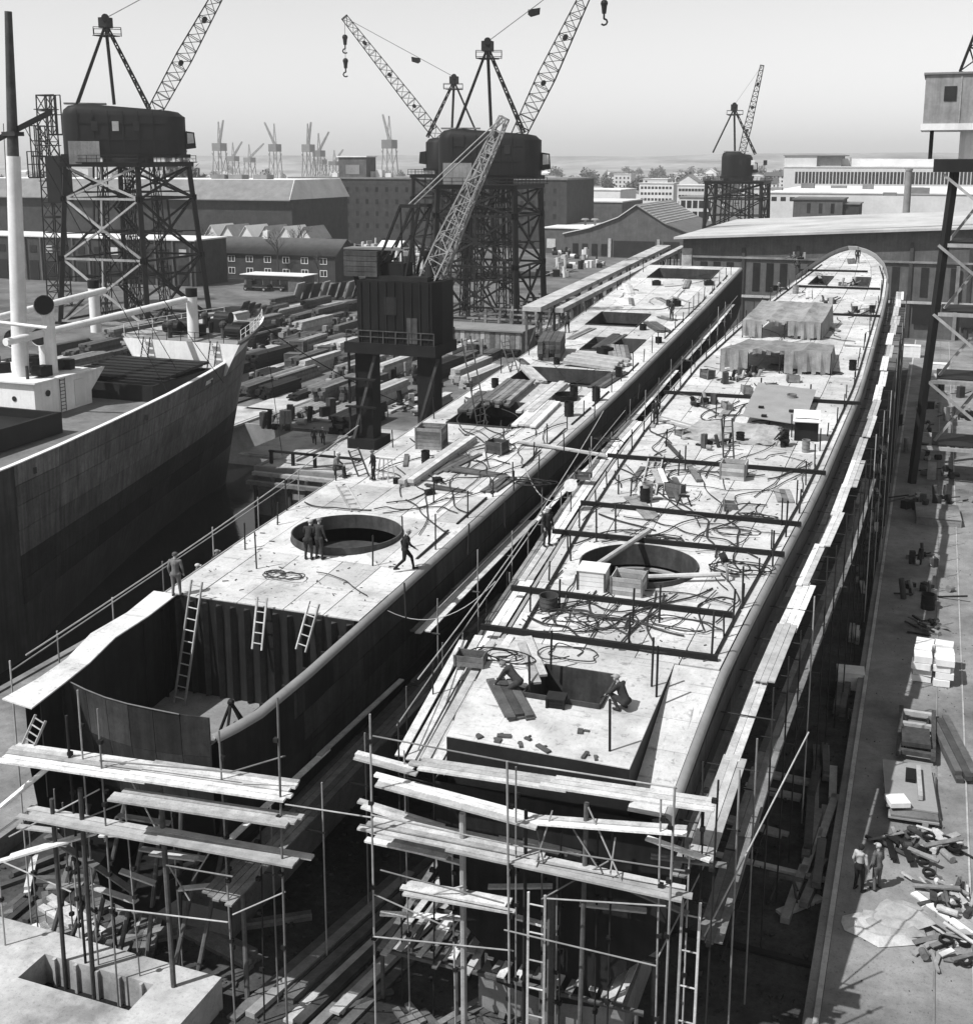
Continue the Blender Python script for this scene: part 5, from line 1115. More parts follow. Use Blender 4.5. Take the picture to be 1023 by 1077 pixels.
    for hz_r in (-1.6, -.6): 
        for s in (-1, 1): b.bar(ap + r * -1.9 + f * s * 1.5 + Vector((0, 0, hz_r)), ap + r * 2.3 + f * s * 1.5 + Vector((0, 0, hz_r)), .1)
    for s in (-1, 1):
        for e in (-1.9, .2, 2.3): b.bar(ap + r * e + f * s * 1.5 + Vector((0, 0, -1.7)), ap + r * e + f * s * 1.5 + Vector((0, 0, -.6)), .1)
    b.box(ap.x - 1.5, ap.x + 1.5, ap.y - 1.5, ap.y + 1.5, ap.z - 1.85, ap.z - 1.72); b.build('mast_platform', 'crane_grey', t)
    fp, tp2 = Q(foot[0], 0, foot[1]), Q(tip[0], 0, tip[1])
    b = MB(); lattice(b, fp, tp2, jw[0], jw[2], 18, .17, f, jw[1]); b.build('jib', jm, t)
    for fr in (.3, .55, .8): 
        p = fp.lerp(tp2, fr) + f * -1.2; MB().tube(p + f * -.4, p + f * 2.6, .4, n=12).build('sheave', 'dark_steel', t)
    if lb is not None:
        bp = ap.lerp(tp2, lb) + Vector((0, 0, -.3)); MB().extr([bp + r * -1 + Vector((0, 0, .4)), bp + r * 1 + Vector((0, 0, .7)), bp + r * .9 + Vector((0, 0, -.3)), bp + r * -.5 + Vector((0, 0, -.7)), bp + r * -1 + Vector((0, 0, -.3))], f * .8).build('luffing_block', 'black_steel', t)
    for e in (-.35, .35): MB().tube(ap + f * e + Vector((0, 0, .9)), tp2 + f * e, .045, n=5).build('luffing_rope', 'pipe_steel', t)
    if hook:
        for hk in hook:
            hp = Vector((tp2.x, tp2.y, hk)); MB().tube(tp2, hp, .05, n=5).build('hoist_rope', 'bar_steel', t)
            b = MB(); b.tube(hp, hp + Vector((0, 0, -1.8)), .55, .35, 10); b.ball(hp + Vector((0, 0, -.2)), .62, 10, 6); b.path([hp + Vector((0, 0, -1.8)), hp + Vector((0, 0, -2.6))] + [hp + r * (.55 * math.sin(a)) + Vector((0, 0, -3.1 + .5 * math.cos(a))) for a in (0, .8, 1.6, 2.4, 3.2, 4.0)], .16, 8); b.build('hook_block', 'black_steel', t)
    return t
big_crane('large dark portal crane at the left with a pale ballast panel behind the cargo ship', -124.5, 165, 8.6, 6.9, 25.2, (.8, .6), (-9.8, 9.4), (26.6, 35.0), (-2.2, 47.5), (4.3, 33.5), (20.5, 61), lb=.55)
big_crane('large dark portal crane in the centre, jib rising to the right', -70.7, 190, 7.4, 6.7, 21.6, (.937, .349), (-8.6, 8.6), (23.2, 31.3), (-.4, 44.4), (4.6, 30.0), (18.6, 59), lit='crane_grey', lb=.4, hook=[51.5], jw=(2.4, 3.0, 1.2))
big_crane('dark portal crane behind the centre one, jib slanting to the upper left', V(476, 170, 252).x, 252, 7.4, 6.7, 22.5, (-.93, -.36), (-7, 6.0), (24.0, 32.0), (-.4, 43.5), (2.0, 30.0), (23.5, 57.0), lit='crane_grey', lb=.35, hook=[53.0, 48.0], patch=False, jm='dark_steel', jw=(2.2, 2.4, 1.4))
big_crane('smaller far portal crane on the right with nearly upright jib, beyond the brick hall', V(776, 188, 330).x, 330, 7.6, 7.2, 20.2, (.985, .17), (-4.6, 3.6), (21.6, 28.6), (-1.8, 40.0), (.4, 27.0), (5.0, 51), lit='crane_grey', wide=6.5, patch=False, jw=(1.6, 1.9, .9))

# small dark crane on a narrow gantry beside the left hull
t = thing('gantry_crane', 'squat black crane on a narrow gantry beside the left hull', 'crane', (-45, 97.5, 0))
for x in (-48.2, -42.0): MB().bar((x, 97.3, .0), (x, 97.3, 9.0), 1.7, 1.7).build('gantry_leg', 'black_steel', t); MB().box(x - 1.4, x + 1.4, 95.6, 99, .02, .9).build('bogie', 'black_steel', t)
MB().box(-49.6, -40.6, 95.4, 100.4, 9.0, 10.0).build('gantry_deck', 'black_steel', t)
b = MB(); b.prism([(-48.3, 95.6), (-41.0, 95.6), (-40.6, 97), (-40.6, 99.6), (-48.3, 99.6)], 10.0, 15.6); b.build('engine_house', 'house_dark', t)
MB().box(-47.6, -41.6, 96, 99.2, 15.6, 16.0).build('roof', 'dark_steel', t); MB().tube((-42.6, 98.4, 15.6), (-42.6, 98.4, 18.2), .35, n=12).build('funnel', 'black_steel', t)
for z_ in (1.6, 4.2, 7.0):
    MB().bar((-49.4, 95.9, z_), (-49.4, 95.9, z_ + 2.4), .18).build('ladder_rail', 'dark_steel', t); MB().box(-49.7, -46.6, 95.5, 95.9, z_ + 2.3, z_ + 2.45).build('walkway', 'dark_steel', t)
b = MB()
for x in frange(-49.4, -40.8, 7):
    for y in (95.5, 100.3): b.bar((x, y, 10), (x, y, 11.1), .09)
for y in (95.5, 100.3):
    for z_ in (10.55, 11.1): b.bar((-49.4, y, z_), (-40.8, y, z_), .08)
b.build('guard_rail', 'rust_steel', t)
for i in range(9): x = -47.9 + i * .82; MB().box(x, x + .07, 95.5, 95.6, 10.1, 15.5).build('seam', 'dark_steel', t)
MB().box(-45.6, -44.4, 95.52, 95.6, 12.6, 14.2).build('window', 'pane_dark', t); MB().box(-43.4, -42.4, 95.5, 95.6, 10.1, 12.4).build('door', 'rust_steel', t)
MB().box(-46.4, -44.2, 96.8, 98.8, 16.0, 17.1).build('roof_box', 'black_steel', t); MB().tube((-41.9, 97.2, 16.0), (-41.9, 97.2, 17.0), .5, .3, 12).build('vent', 'dark_steel', t)
for a_, c_ in (((-49.2, 96, .5), (-46.8, 96, 8.8)), ((-43.2, 96, .5), (-40.6, 96, 8.8))): MB().bar(a_, c_, .25).build('brace', 'rust_steel', t)
for i in range(5): MB().box(-49.7, -46.4, 95.9, 98.9, 15.9 + i * .46, 16.32 + i * .46).build('ballast_slab', 'rust_steel', t)
for x in (-49.3, -46.8): MB().bar((x + .6, 97.4, 13.5), (x, 97.4, 15.9), .35).build('strut', 'black_steel', t)
MB().box(-50.0, -44, 96.5, 98.4, 18.25, 18.4).build('ballast_roof', 'roof_grey', t)
tip = V(530, 124, 98); b = MB(); lattice(b, (-43.0, 97.8, 14.0), tip, 1.4, .7, 14, .12, (0, 1, 0), 1.5); b.build('boom', 'crane_light', t)
ga = V(428, 216, 98); b = MB()
for e in (96.6, 99.2):
    b.bar((-47.2, e, 15.8), (ga.x, e, ga.z), .2); b.bar((-44.0, e, 15.8), (ga.x + 1.8, e, ga.z), .2); b.bar((ga.x, e, ga.z), (ga.x + 1.9, e, ga.z), .3); b.bar((-47.0, e, 16), (ga.x + 1.8, e, ga.z), .12); b.bar((-44.2, e, 16), (ga.x, e, ga.z), .12)
b.build('back_frame', 'crane_grey', t)
for e in (97.2, 98.6): MB().tube((ga.x + .4, e, ga.z), tip + Vector((0, e - 97.9, 0)), .06, n=5).build('stay', 'crane_light', t)
b2 = MB(); lattice(b2, (-42.2, 98.9, 14.5), (tip.x - 1.2, 98.6, tip.z - 2.0), .9, .6, 14, .1, (0, 1, 0)); b2.build('lower_boom', 'crane_light', t)

# crane at the right frame edge standing on the quay
t = thing('quay_crane', 'pale cabin crane on slanting legs at the right edge of the quay', 'crane', (3.2, 103, 0))
for a, c in (((-.5, 101, 0), (1.0, 102, 25.2)), ((7.6, 101, 0), (6.2, 102, 25.2)), ((-.5, 107, 0), (1.0, 106, 25.2)), ((7.6, 107, 0), (6.2, 106, 25.2))): MB().bar(a, c, .5).build('leg', 'crane_grey', t)
for z_ in (3.0, 8.5, 14, 19.5): 
    for y in (101.4, 106.6): MB().bar((-.3 + z_ * .06, y, z_), (7.4 - z_ * .05, y, z_), .28).build('beam', 'crane_light', t)
    MB().box(.8, 6.0, 101.6, 106.4, z_ + .2, z_ + .3).build('landing', 'dark_steel', t)
for (z0, z1) in ((3, 8.5), (8.5, 14), (14, 19.5), (19.5, 25)):
    MB().bar((.2, 101.3, z1), (7.0, 101.3, z0), .22).build('brace', 'crane_light', t)
    MB().bar((1.0, 103, z0 + .3), (4.6, 103, z1 + .2), .5, .2).build('stair', 'crane_light', t)
MB().box(-.6, 7.0, 101, 107, 25.2, 26.2).build('platform', 'dark_steel', t)
MB().tube((3.2, 104, 26.2), (3.2, 104, 28.6), 2.0, n=20).build('slew_ring', 'white_paint', t)
MB().bar((-.9, 102.5, 26.2), (-.9, 102.5, 29), .3).build('bracket', 'dark_steel', t)
cb = MB().box(-1.6, 7.4, 101.0, 107.4, 28.9, 32.6).build('cabin', 'crane_light', t); MB().box(-1.75, 7.5, 100.85, 107.5, 28.4, 28.9).build('cabin_base', 'white_paint', t); MB().box(-1.75, 7.5, 100.85, 107.5, 32.6, 32.75).build('cabin_roof', 'roof_grey', t)
MB().box(-.2, .7, 100.94, 101.0, 30.6, 31.7).build('window', 'pane_dark', cb); MB().box(2.6, 4.2, 100.94, 101.0, 30.4, 31.8).build('window', 'pane_dark', cb)
MB().box(.95, 1.05, 100.95, 101.0, 28.95, 32.55).build('seam', 'pipe_steel', cb)
b = MB(); lattice(b, (1.5, 103, 32.7), (9, 100, 58), 1.4, .8, 14, .15, (1, 0, 0)); b.build('jib', 'crane_grey', t)

# far harbour cranes; part of the haze is put into their pale grey
def far_crane(px, pt, Y, w_, lean, label):
    p = V(px, 180, Y); top = V(px, pt, Y).z; t = thing('harbour_crane', label, 'crane', (p.x, Y, 0), 'hazy cranes on the far shore'); h = top; b = MB()
    for s in (-1, 1):
        for e in (-1, 1): b.bar((p.x + s * w_, Y + e * w_, 0), (p.x + s * w_ * .7, Y + e * w_ * .7, h * .55), .9)
        b.bar((p.x - w_, Y + s * w_, h * .05), (p.x + w_ * .8, Y + s * w_, h * .52), .6); b.bar((p.x + w_, Y + s * w_, h * .05), (p.x - w_ * .8, Y + s * w_, h * .52), .6)
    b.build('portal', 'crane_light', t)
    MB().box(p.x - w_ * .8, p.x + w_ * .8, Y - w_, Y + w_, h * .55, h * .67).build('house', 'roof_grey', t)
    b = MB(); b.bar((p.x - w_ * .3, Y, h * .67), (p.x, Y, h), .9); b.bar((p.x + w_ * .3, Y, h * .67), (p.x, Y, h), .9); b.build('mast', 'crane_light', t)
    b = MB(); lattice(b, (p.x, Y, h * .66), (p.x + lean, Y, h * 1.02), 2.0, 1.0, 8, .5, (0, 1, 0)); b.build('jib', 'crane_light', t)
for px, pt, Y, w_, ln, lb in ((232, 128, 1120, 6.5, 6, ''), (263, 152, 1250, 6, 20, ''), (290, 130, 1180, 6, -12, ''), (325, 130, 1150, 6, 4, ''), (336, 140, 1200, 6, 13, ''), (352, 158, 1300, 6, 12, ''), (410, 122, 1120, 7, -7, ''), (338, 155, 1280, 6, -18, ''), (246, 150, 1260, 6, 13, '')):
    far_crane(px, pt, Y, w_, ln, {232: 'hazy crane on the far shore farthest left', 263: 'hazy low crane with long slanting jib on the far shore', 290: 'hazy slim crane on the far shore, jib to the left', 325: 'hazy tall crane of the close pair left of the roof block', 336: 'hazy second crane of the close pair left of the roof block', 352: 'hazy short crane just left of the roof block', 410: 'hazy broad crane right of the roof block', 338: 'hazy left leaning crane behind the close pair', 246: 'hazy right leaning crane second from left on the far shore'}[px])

# ------------------------------------------------------------------ buildings
def win_grid(par, x0, x1, zs, n, Y, w_, h_, m='pane_dark', proud=.06, frame=None):
    me = MB().box(-w_ / 2, w_ / 2, -proud, 0, -h_ / 2, h_ / 2).mesh('window', m); fm = None
    if frame:
        q = MB(); e = .12
        for a in ((-w_ / 2 - e, w_ / 2 + e, -h_ / 2 - e, -h_ / 2), (-w_ / 2 - e, w_ / 2 + e, h_ / 2, h_ / 2 + e), (-w_ / 2 - e, -w_ / 2, -h_ / 2, h_ / 2), (w_ / 2, w_ / 2 + e, -h_ / 2, h_ / 2), (-.05, .05, -h_ / 2, h_ / 2)): q.box(a[0], a[1], -proud - .05, -.0, a[2], a[3])
        fm = q.mesh('window_frame', frame)
    for z_ in zs:
        for i in range(n):
            o = bpy.data.objects.new('window', me); COL.objects.link(o); o.parent = par; o.location = Vector((x0 + (x1 - x0) * (i + .5) / n, Y - .002, z_)) - worg(par)
            if fm: q = bpy.data.objects.new('window_frame', fm); COL.objects.link(q); q.parent = o
def block(name, label, x0, x1, y0, y1, h, wall, roof, cat='building', group=None, par=.4, eave=.3):
    t = thing(name, label, cat, ((x0 + x1) / 2, y0, 0), group); MB().box(x0, x1, y0, y1, 0, h).build('wall', wall, t)
    MB().box(x0 - eave, x1 + eave, y0 - eave, y1 + eave, h, h + par).build('roof', roof, t); return t
def gable(name, label, x0, x1, y0, y1, h, hr, wall, roof, along='x', cat='building', group=None, ov=.5):
    t = thing(name, label, cat, ((x0 + x1) / 2, y0, 0), group); th_ = .18
    if along == 'x':
        ym = (y0 + y1) / 2; MB().extr([(x0, y0, 0), (x0, y1, 0), (x0, y1, h), (x0, ym, hr), (x0, y0, h)], (x1 - x0, 0, 0)).build('wall', wall, t)
        for ya in (y0 - ov, y1 + ov):
            za = h - (hr - h) * ov / (ym - y0) + .02; MB().extr([(x0 - ov, ya, za), (x1 + ov, ya, za), (x1 + ov, ym, hr + .02), (x0 - ov, ym, hr + .02)], (0, 0, th_)).build('roof', roof, t)
    else:
        xm = (x0 + x1) / 2; MB().extr([(x0, y0, 0), (x1, y0, 0), (x1, y0, h), (xm, y0, hr), (x0, y0, h)], (0, y1 - y0, 0)).build('wall', wall, t)
        for xa in (x0 - ov, x1 + ov):
            za = h - (hr - h) * ov / (xm - x0) + .02; MB().extr([(xa, y0 - ov, za), (xa, y1 + ov, za), (xm, y1 + ov, hr + .02), (xm, y0 - ov, hr + .02)], (0, 0, th_)).build('roof', roof, t)
    return t
# brick hall behind the slip
YH = 188.0; t = thing('brick_hall', 'long dark brick hall with pale low pitched roof behind the two hulls', 'building', (1, YH, 0))
hx = [-37.4, 40, 117]; hz = [14.1, 18.35, 14.1]
MB().extr([(hx[0], YH, 0), (hx[2], YH, 0), (hx[2], YH, hz[2] - .1), (hx[1], YH, hz[1] - .1), (hx[0], YH, hz[0] - .1)], (0, 60, 0)).build('wall', 'brick_mid', t)
for a in (0, 1): MB().extr([(hx[a] - (1.2 if a == 0 else 0), YH - 1.6, hz[a] + (-.06 if a == 0 else 0)), (hx[a + 1] + (1.2 if a else 0), YH - 1.6, hz[a + 1]), (hx[a + 1] + (1.2 if a else 0), YH + 61, hz[a + 1]), (hx[a] - (1.2 if a == 0 else 0), YH + 61, hz[a] + (-.06 if a == 0 else 0))], (0, 0, .35)).build('roof', 'hall_roof', t)
MB().bar((hx[0] + 12, YH + 4, hz[0] + .8), (hx[1], YH + 4, hz[1] + .45), .5, .35).build('roof_strip', 'roof_grey', t)
MB().box(hx[0] - .12, hx[0] + 1.5, YH - .22, YH - .02, 0, 12.6).build('pilaster', 'pale_concrete', t)
for i in range(26):
    x = hx[0] + 3.4 + i * 2.05
    if i % 4 != 3:
        MB().box(x - .55, x + .55, YH - .07, YH - .01, 6.2, 10.6).build('window', 'pane_dark', t)
    else: MB().box(x - .25, x + .25, YH - .25, YH - .01, 0, 12.4 + .055 * (x + 37)).build('pier', 'brick', t)
MB().box(hx[0] + 1.6, 80, YH - .35, YH - .26, 5.2, 5.6).build('band', 'pale_concrete', t); MB().box(hx[0] + 1.6, 80, YH - .3, YH - .012, 11.2, 11.5).build('lintel_band', 'concrete', t)
MB().box(-2.6, .6, YH - .5, YH - .36, 2.2, 5.1).build('door', 'pane_dark', t); MB().box(4, 9, YH - .5, YH - .36, 2.0, 5.1).build('door', 'pane_dark', t)
for x in (3.1, 10.0): MB().box(x, x + .5, YH - .6, YH - .36, 0, 11).build('drain_pipe', 'pipe_steel', t)
# long brick warehouse, its roof block, and the grey roofed shed left of it
wl, wr = V(304, 190, 345), V(596, 190, 345)
t = block('warehouse', 'long dark brick warehouse with a square block on its flat roof', wl.x, wr.x, 345, 375, 20.6, 'brick', 'roof_grey', par=.5)
win_grid(t, wl.x + 2, wr.x - 2, (17.4, 13.6, 9.8, 6.0), 26, 345, 1.0, 1.5, 'pane_dark'); 

b0, b1 = V(358, 190, 350), V(387, 190, 350); MB().box(b0.x, b1.x, 349, 356, 21.1, 27.4).build('roof_block', 'brick_mid', t); MB().box(b0.x - .5, b1.x + .3, 348.6, 356.4, 27.4, 27.8).build('block_roof', 'roof_pale', t); MB().box(b0.x + 2.6, b1.x - 2.4, 348.9, 348.998, 22, 25).build('block_door', 'roof_grey', t)
for i in range(7): MB().box(wl.x + 12 + i * 3.2, wl.x + 14 + i * 3.2, 352, 354, 21.1, 22.4 + (i % 3) * .5).build('roof_vent', 'roof_pale', t)
a0, a1 = V(-60, 190, 296), V(306, 190, 296)
t = thing('grey_roof_shed', 'wide dark shed with a grey front roof slope behind the left crane', 'building', ((a0.x + a1.x) / 2, 296, 0))
MB().box(a0.x, a1.x, 296, 330, 0, 15.5).build('wall', 'brick', t); MB().extr([(a0.x - .5, 294.5, 15.2), (a1.x + .3, 294.5, 15.2), (a1.x - 2.2, 302, 20.6), (a0.x - .5, 302, 20.6)], (0, 0, .3)).build('roof_slope', 'roof_grey', t); MB().box(a0.x - .5, a1.x - 2.2, 302.3, 330, 15.52, 20.9).build('roof_top', 'roof_pale', t); MB().extr([(a1.x + .3, 294.5, 15.52), (a1.x + .3, 331, 15.52), (a1.x - 2.2, 330, 20.9), (a1.x - 2.2, 302, 20.9)], (-.2, 0, .1)).build('roof_end', 'roof_pale', t)
for px in (250, 276, 232): p = V(px, 180, 312); MB().box(p.x - 2, p.x + 2.6, 310, 314, 20.9, 22.2).build('roof_vent', 'roof_grey', t)
# row of small pale gabled sheds, two storey house, flat shed
for i, px in enumerate((222, 241, 263, 286, 308, 330)):
    p = V(px, 240, 262 + i); gable('gabled_shed', ('small pale gabled shed in the row behind the two storey house, ' + ('leftmost', 'second from left', 'third from left', 'third from right', 'second from right', 'rightmost')[i]), p.x - 2.0, p.x + 2.0, 262, 272, 7.2, 10.0, 'plaster', 'roof_pale' if i % 2 == 0 else 'roof_grey', 'y', group='row of gabled sheds', ov=.3)
p0, p1 = V(212, 300, 232), V(353, 300, 232)
t = gable('brick_house', 'two storey dark brick house with white windows and tiled roof', p0.x, p1.x, 232, 242, 5.9, 9.0, 'brick', 'roof_tile', 'x')
win_grid(t, p0.x + 6, p1.x - .5, (1.9, 4.6), 6, 232, 1.5, 1.2, 'pane_dark', frame='white_paint')
MB().box(p0.x + 14, p0.x + 15.2, 236.4, 237.6, 8.4, 10.6).build('chimney', 'plaster', t)
for i in range(24):                                                    # roof tiles courses
    z_ = 5.75 + i * .135; MB().bar((p0.x - .5, 231.45 + i * .235, z_ + .15), (p1.x + .5, 231.45 + i * .235, z_ + .15), .2, .05).build('tile_course', 'roof_tile', t)
p0, p1 = V(257, 300, 212), V(318, 300, 212); t = block('flat_shed', 'low flat roofed shed before the brick house', p0.x, p1.x, 212, 217, 3.2, 'timber', 'roof_pale', par=.15, eave=.6)
for i in range(5): MB().box(p0.x + .6 + i * 2, p0.x + 2.2 + i * 2, 211.9, 211.998, .4, 2.4).build('door', 'pane_dark', t)
p0, p1 = V(-40, 262, 214), V(205, 262, 214); t = block('low_shed', 'long low dark shed with pale roof edge behind the left crane legs', p0.x, p1.x, 214, 226, 9.6, 'brick', 'roof_pale', par=.3)
for i in range(14): x = p0.x + 3 + i * (p1.x - p0.x - 6) / 13; MB().box(x - 1.2, x + 1.2, 213.85, 213.998, .2, 4.4).build('door', 'pane_dark', t); MB().box(x - .9, x + .9, 213.9, 213.998, 6.2, 7.8).build('window', 'pane_pale' if i % 4 == 1 else 'pane_dark', t)
for i in range(15): x = p0.x + 1 + i * (p1.x - p0.x - 2) / 14; MB().box(x - .2, x + .2, 213.6, 213.84, 0, 9.5).build('pilaster', 'brick_mid', t)
for i, (pa, pb, Y, h_, nm) in enumerate(((352, 372, 262, 4.5, 'small pale roofed hut right of the brick house, left of three'), (376, 392, 280, 4.0, 'small pale roofed hut right of the brick house, middle of three'), (398, 420, 290, 5.0, 'small pale roofed hut right of the brick house, right of three'))):
    a_, c_ = V(pa, 270, Y), V(pb, 270, Y); t = gable('hut', nm, a_.x, c_.x, Y, Y + 6, h_ - 1.5, h_, 'brick_mid', 'roof_pale', 'x', ov=.3); MB().box(a_.x + 1, a_.x + 2.2, Y - .06, Y - .002, 0, 2.1).build('door', 'pane_dark', t)
# buildings between the centre crane and the brick hall
def px_block(name, label, pa, pb, ptop, Y, dep, wall, roof, **k): a, c = V(pa, ptop, Y), V(pb, ptop, Y); return block(name, label, a.x, c.x, Y, Y + dep, a.z, wall, roof, **k), a.x, c.x, a.z
t, x0, x1, h = px_block('brick_block', 'flat roofed brick block right of the centre crane', 572, 654, 212, 395, 30, 'brick_mid', 'roof_pale'); 
t, x0, x1, h = px_block('brick_block', 'dark brick end of the warehouse just right of the centre crane', 575, 593, 191, 420, 30, 'brick', 'roof_grey')
t, x0, x1, h = px_block('vented_shed', 'low brick shed with pale roof and two mushroom vents', 571, 630, 240, 330, 34, 'brick_mid', 'roof_pale', par=.3)
for dx in (8, 11): MB().tube((x0 + dx, 346, h + .3), (x0 + dx, 346, h + 1.8), .35, n=10).build('vent_pipe', 'pipe_steel', t); MB().tube((x0 + dx, 346, h + 1.8), (x0 + dx, 346, h + 2.3), 1.3, .9, n=14).build('vent_cap', 'roof_grey', t)
MB().box(x0 + 1.2, x0 + 3.8, 329.9, 329.998, 1.5, 4.2).build('window', 'pane_pale', t)
a, c = V(592, 260, 322), V(742, 260, 322)
t = thing('hangar', 'broad gabled hangar with ribbed roof and dark doorways', 'building', ((a.x + c.x) / 2, 322, 0)); ap_ = V(669, 216, 322); e0, e1 = V(592, 246, 322), V(735, 250, 322)
prof = [(e0.x, 0), (e1.x, 0), (e1.x, e1.z), (V(700, 236, 322).x, V(700, 236, 322).z), (ap_.x, ap_.z), (V(650, 227, 322).x, V(650, 229, 322).z), (V(620, 240, 322).x, V(620, 240, 322).z), (e0.x, e0.z)]
MB().extr([(x, 322, z_) for x, z_ in prof], (0, 45, 0)).build('wall', 'brick_mid', t)
for k in range(2, 7):
    p, q = prof[k], prof[k + 1]; MB().extr([(p[0], 321.4, p[1] + .03), (q[0], 321.4, q[1] + .03), (q[0], 368, q[1] + .03), (p[0], 368, p[1] + .03)], (0, 0, .25)).build('roof', 'roof_grey' if k < 4 else 'roof_pale', t)
for i in range(9):
    p, q = prof[3], prof[4]; f_ = i / 9; x = p[0] + (q[0] - p[0]) * f_; z_ = p[1] + (q[1] - p[1]) * f_; MB().bar((x, 321.6, z_ + .33), (x, 367, z_ + .33), .25, .14).build('roof_rib', 'roof_pale', t)
for pa, pb in ((645, 688), (697, 714)): x0, x1 = V(pa, 262, 322).x, V(pb, 262, 322).x; MB().box(x0, x1, 321.85, 321.998, 0, 4.6).build('doorway', 'pane_dark', t)
for pa in (602, 612, 622, 632): x0 = V(pa, 262, 322).x; MB().box(x0, x0 + 1.6, 321.85, 321.998, .4, 3.6).build('doorway', 'pane_dark', t)
for pa in (641, 692): x0 = V(pa, 262, 322).x; MB().box(x0 - .4, x0 + .4, 321.6, 321.84, 0, 5.2).build('post', 'pale_concrete', t)
for pa, pb, ptp, Y, nm in ((672, 708, 193, 640, 'white apartment block with window rows beyond the hangar, left of two'), (712, 745, 195, 600, 'white apartment block with window rows beyond the hangar, right of two')):
    t, x0, x1, h = px_block('apartment_block', nm, pa, pb, ptp, Y, 14, 'plaster', 'roof_pale'); win_grid(t, x0 + .6, x1 - .6, [h - 2.2 - 3.1 * i for i in range(4)], 9, Y, 1.3, 1.3, 'pane_dark')
t, x0, x1, h = px_block('white_workshop', 'pale workshop with tall dark panes left of the far crane', 714, 748, 208, 420, 20, 'plaster', 'roof_grey'); win_grid(t, x0 + .4, x1 - .4, (h - 2.2, h - 6), 5, 420, 1.6, 2.6, 'pane_dark')
t, x0, x1, h = px_block('pale_shed', 'pale low hall with flat roof beyond the brick block', 607, 652, 200, 520, 30, 'plaster', 'roof_pale')
# white factory on the right
t, x0, x1, h = px_block('factory', 'huge pale factory with a long window band in the upper right', 824, 1200, 176, 640, 70, 'plaster', 'roof_pale', par=.5)
win_grid(t, V(835, 190, 640).x, V(1190, 190, 640).x, (h - 5.2,), 90, 640, 1.25, 6.0, 'pane_dark')
x2, x3 = V(824, 170, 640).x, V(858, 170, 640).x; MB().box(x2, x3, 642, 670, h + .5, h + 5.8).build('stair_tower', 'plaster', t); MB().box(x2 - .6, x3 + 14, 641.4, 671, h + 5.8, h + 6.3).build('tower_roof', 'roof_grey', t); MB().box(x3, x3 + 12, 644, 668, h + .5, h + 5.8).build('tower_annex', 'roof_grey', t)
x4 = V(880, 170, 650).x; MB().extr([(x4, 650, h + .52), (x4 + 150, 650, h + .52), (x4 + 150, 650, h + 3.5), (x4, 650, h + 4.5)], (0, 50, 0)).build('roof_monitor', 'roof_pale', t)
for px in (893, 987): x5 = V(px, 170, 648).x; MB().box(x5, x5 + 1, 646, 647, h + .5, h + 5).build('roof_stack', 'pipe_steel', t)
t, x0, x1, h = px_block('pale_annex', 'pale low factory annex with a bright flat roof', 806, 1200, 203, 430, 120, 'plaster', 'roof_pale', par=.4)
for i, (px, py) in enumerate(((816, 200), (850, 198), (884, 198), (912, 199), (965, 200), (970, 204), (935, 206))): p = G(px, py, h + .4); MB().box(p.x - 2 - i % 3, p.x + 2, p.y, p.y + 4, h + .4, h + 1.4 + (i % 2)).build('roof_light', 'roof_grey', t)
win_grid(t, x0 + 1, x0 + 26, (h - 2,), 8, 430, 1.8, 1.4, 'pane_dark')
t, x0, x1, h = px_block('brick_kiosk', 'small brown brick block on the pale annex side', 834, 886, 210, 330, 16, 'brick_mid', 'roof_grey', par=.4); win_grid(t, x0 + 2.5, x1 - 1, (h - 2.2,), 3, 330, .9, 2.6, 'pane_dark')
t, x0, x1, h = px_block('brick_kiosk', 'lower dark brick wing right of the brown brick block', 886, 903, 215, 331, 14, 'brick', 'roof_grey', par=.3)
pc = V(953, 215, 300); t = thing('chimney', 'single grey chimney pipe standing behind the brick hall roof', 'chimney', (pc.x, 300, 0)); zt = V(953, 178, 300).z; MB().tube((pc.x, 300, 0), (pc.x, 300, zt), .95, .75, 16).build('shaft', 'roof_grey', t, True); MB().ring((pc.x, 300, zt), .6, .9, -.3, .12, 16).build('rim', 'pipe_steel', t)
# far town
rr = random.Random(4)
for i in range(110):
    px = rr.uniform(556, 830) if i < 80 else rr.choice((rr.uniform(-40, 420), rr.uniform(830, 1060))); Y = rr.uniform(560, 1650) if px < 790 else rr.uniform(900, 1700); w_ = rr.uniform(8, 22); hh = rr.uniform(5, 10.5) if rr.random() < .75 else rr.uniform(11, 17); p = V(px, 190, Y)
    lab = 'pale house among the hazy far town'
    if rr.random() < .55: t = gable('town_house', lab, p.x - w_ / 2, p.x + w_ / 2, Y, Y + rr.uniform(9, 14), hh, hh + rr.uniform(2.5, 4.5), 'plaster', rr.choice(('roof_grey', 'roof_tile', 'roof_pale')), rr.choice('xy'), group='houses of the far town', cat='house')
    else: t = block('town_house', lab, p.x - w_ / 2, p.x + w_ / 2, Y, Y + 12, hh, 'plaster', rr.choice(('roof_grey', 'roof_pale')), group='houses of the far town', cat='house')
    if Y < 1100: win_grid(t, p.x - w_ / 2 + .5, p.x + w_ / 2 - .5, [z_ for z_ in (2, 5, 8, 11, 14) if z_ < hh - 1], max(2, int(w_ / 3)), Y, 1.2, 1.5, 'pane_dark')
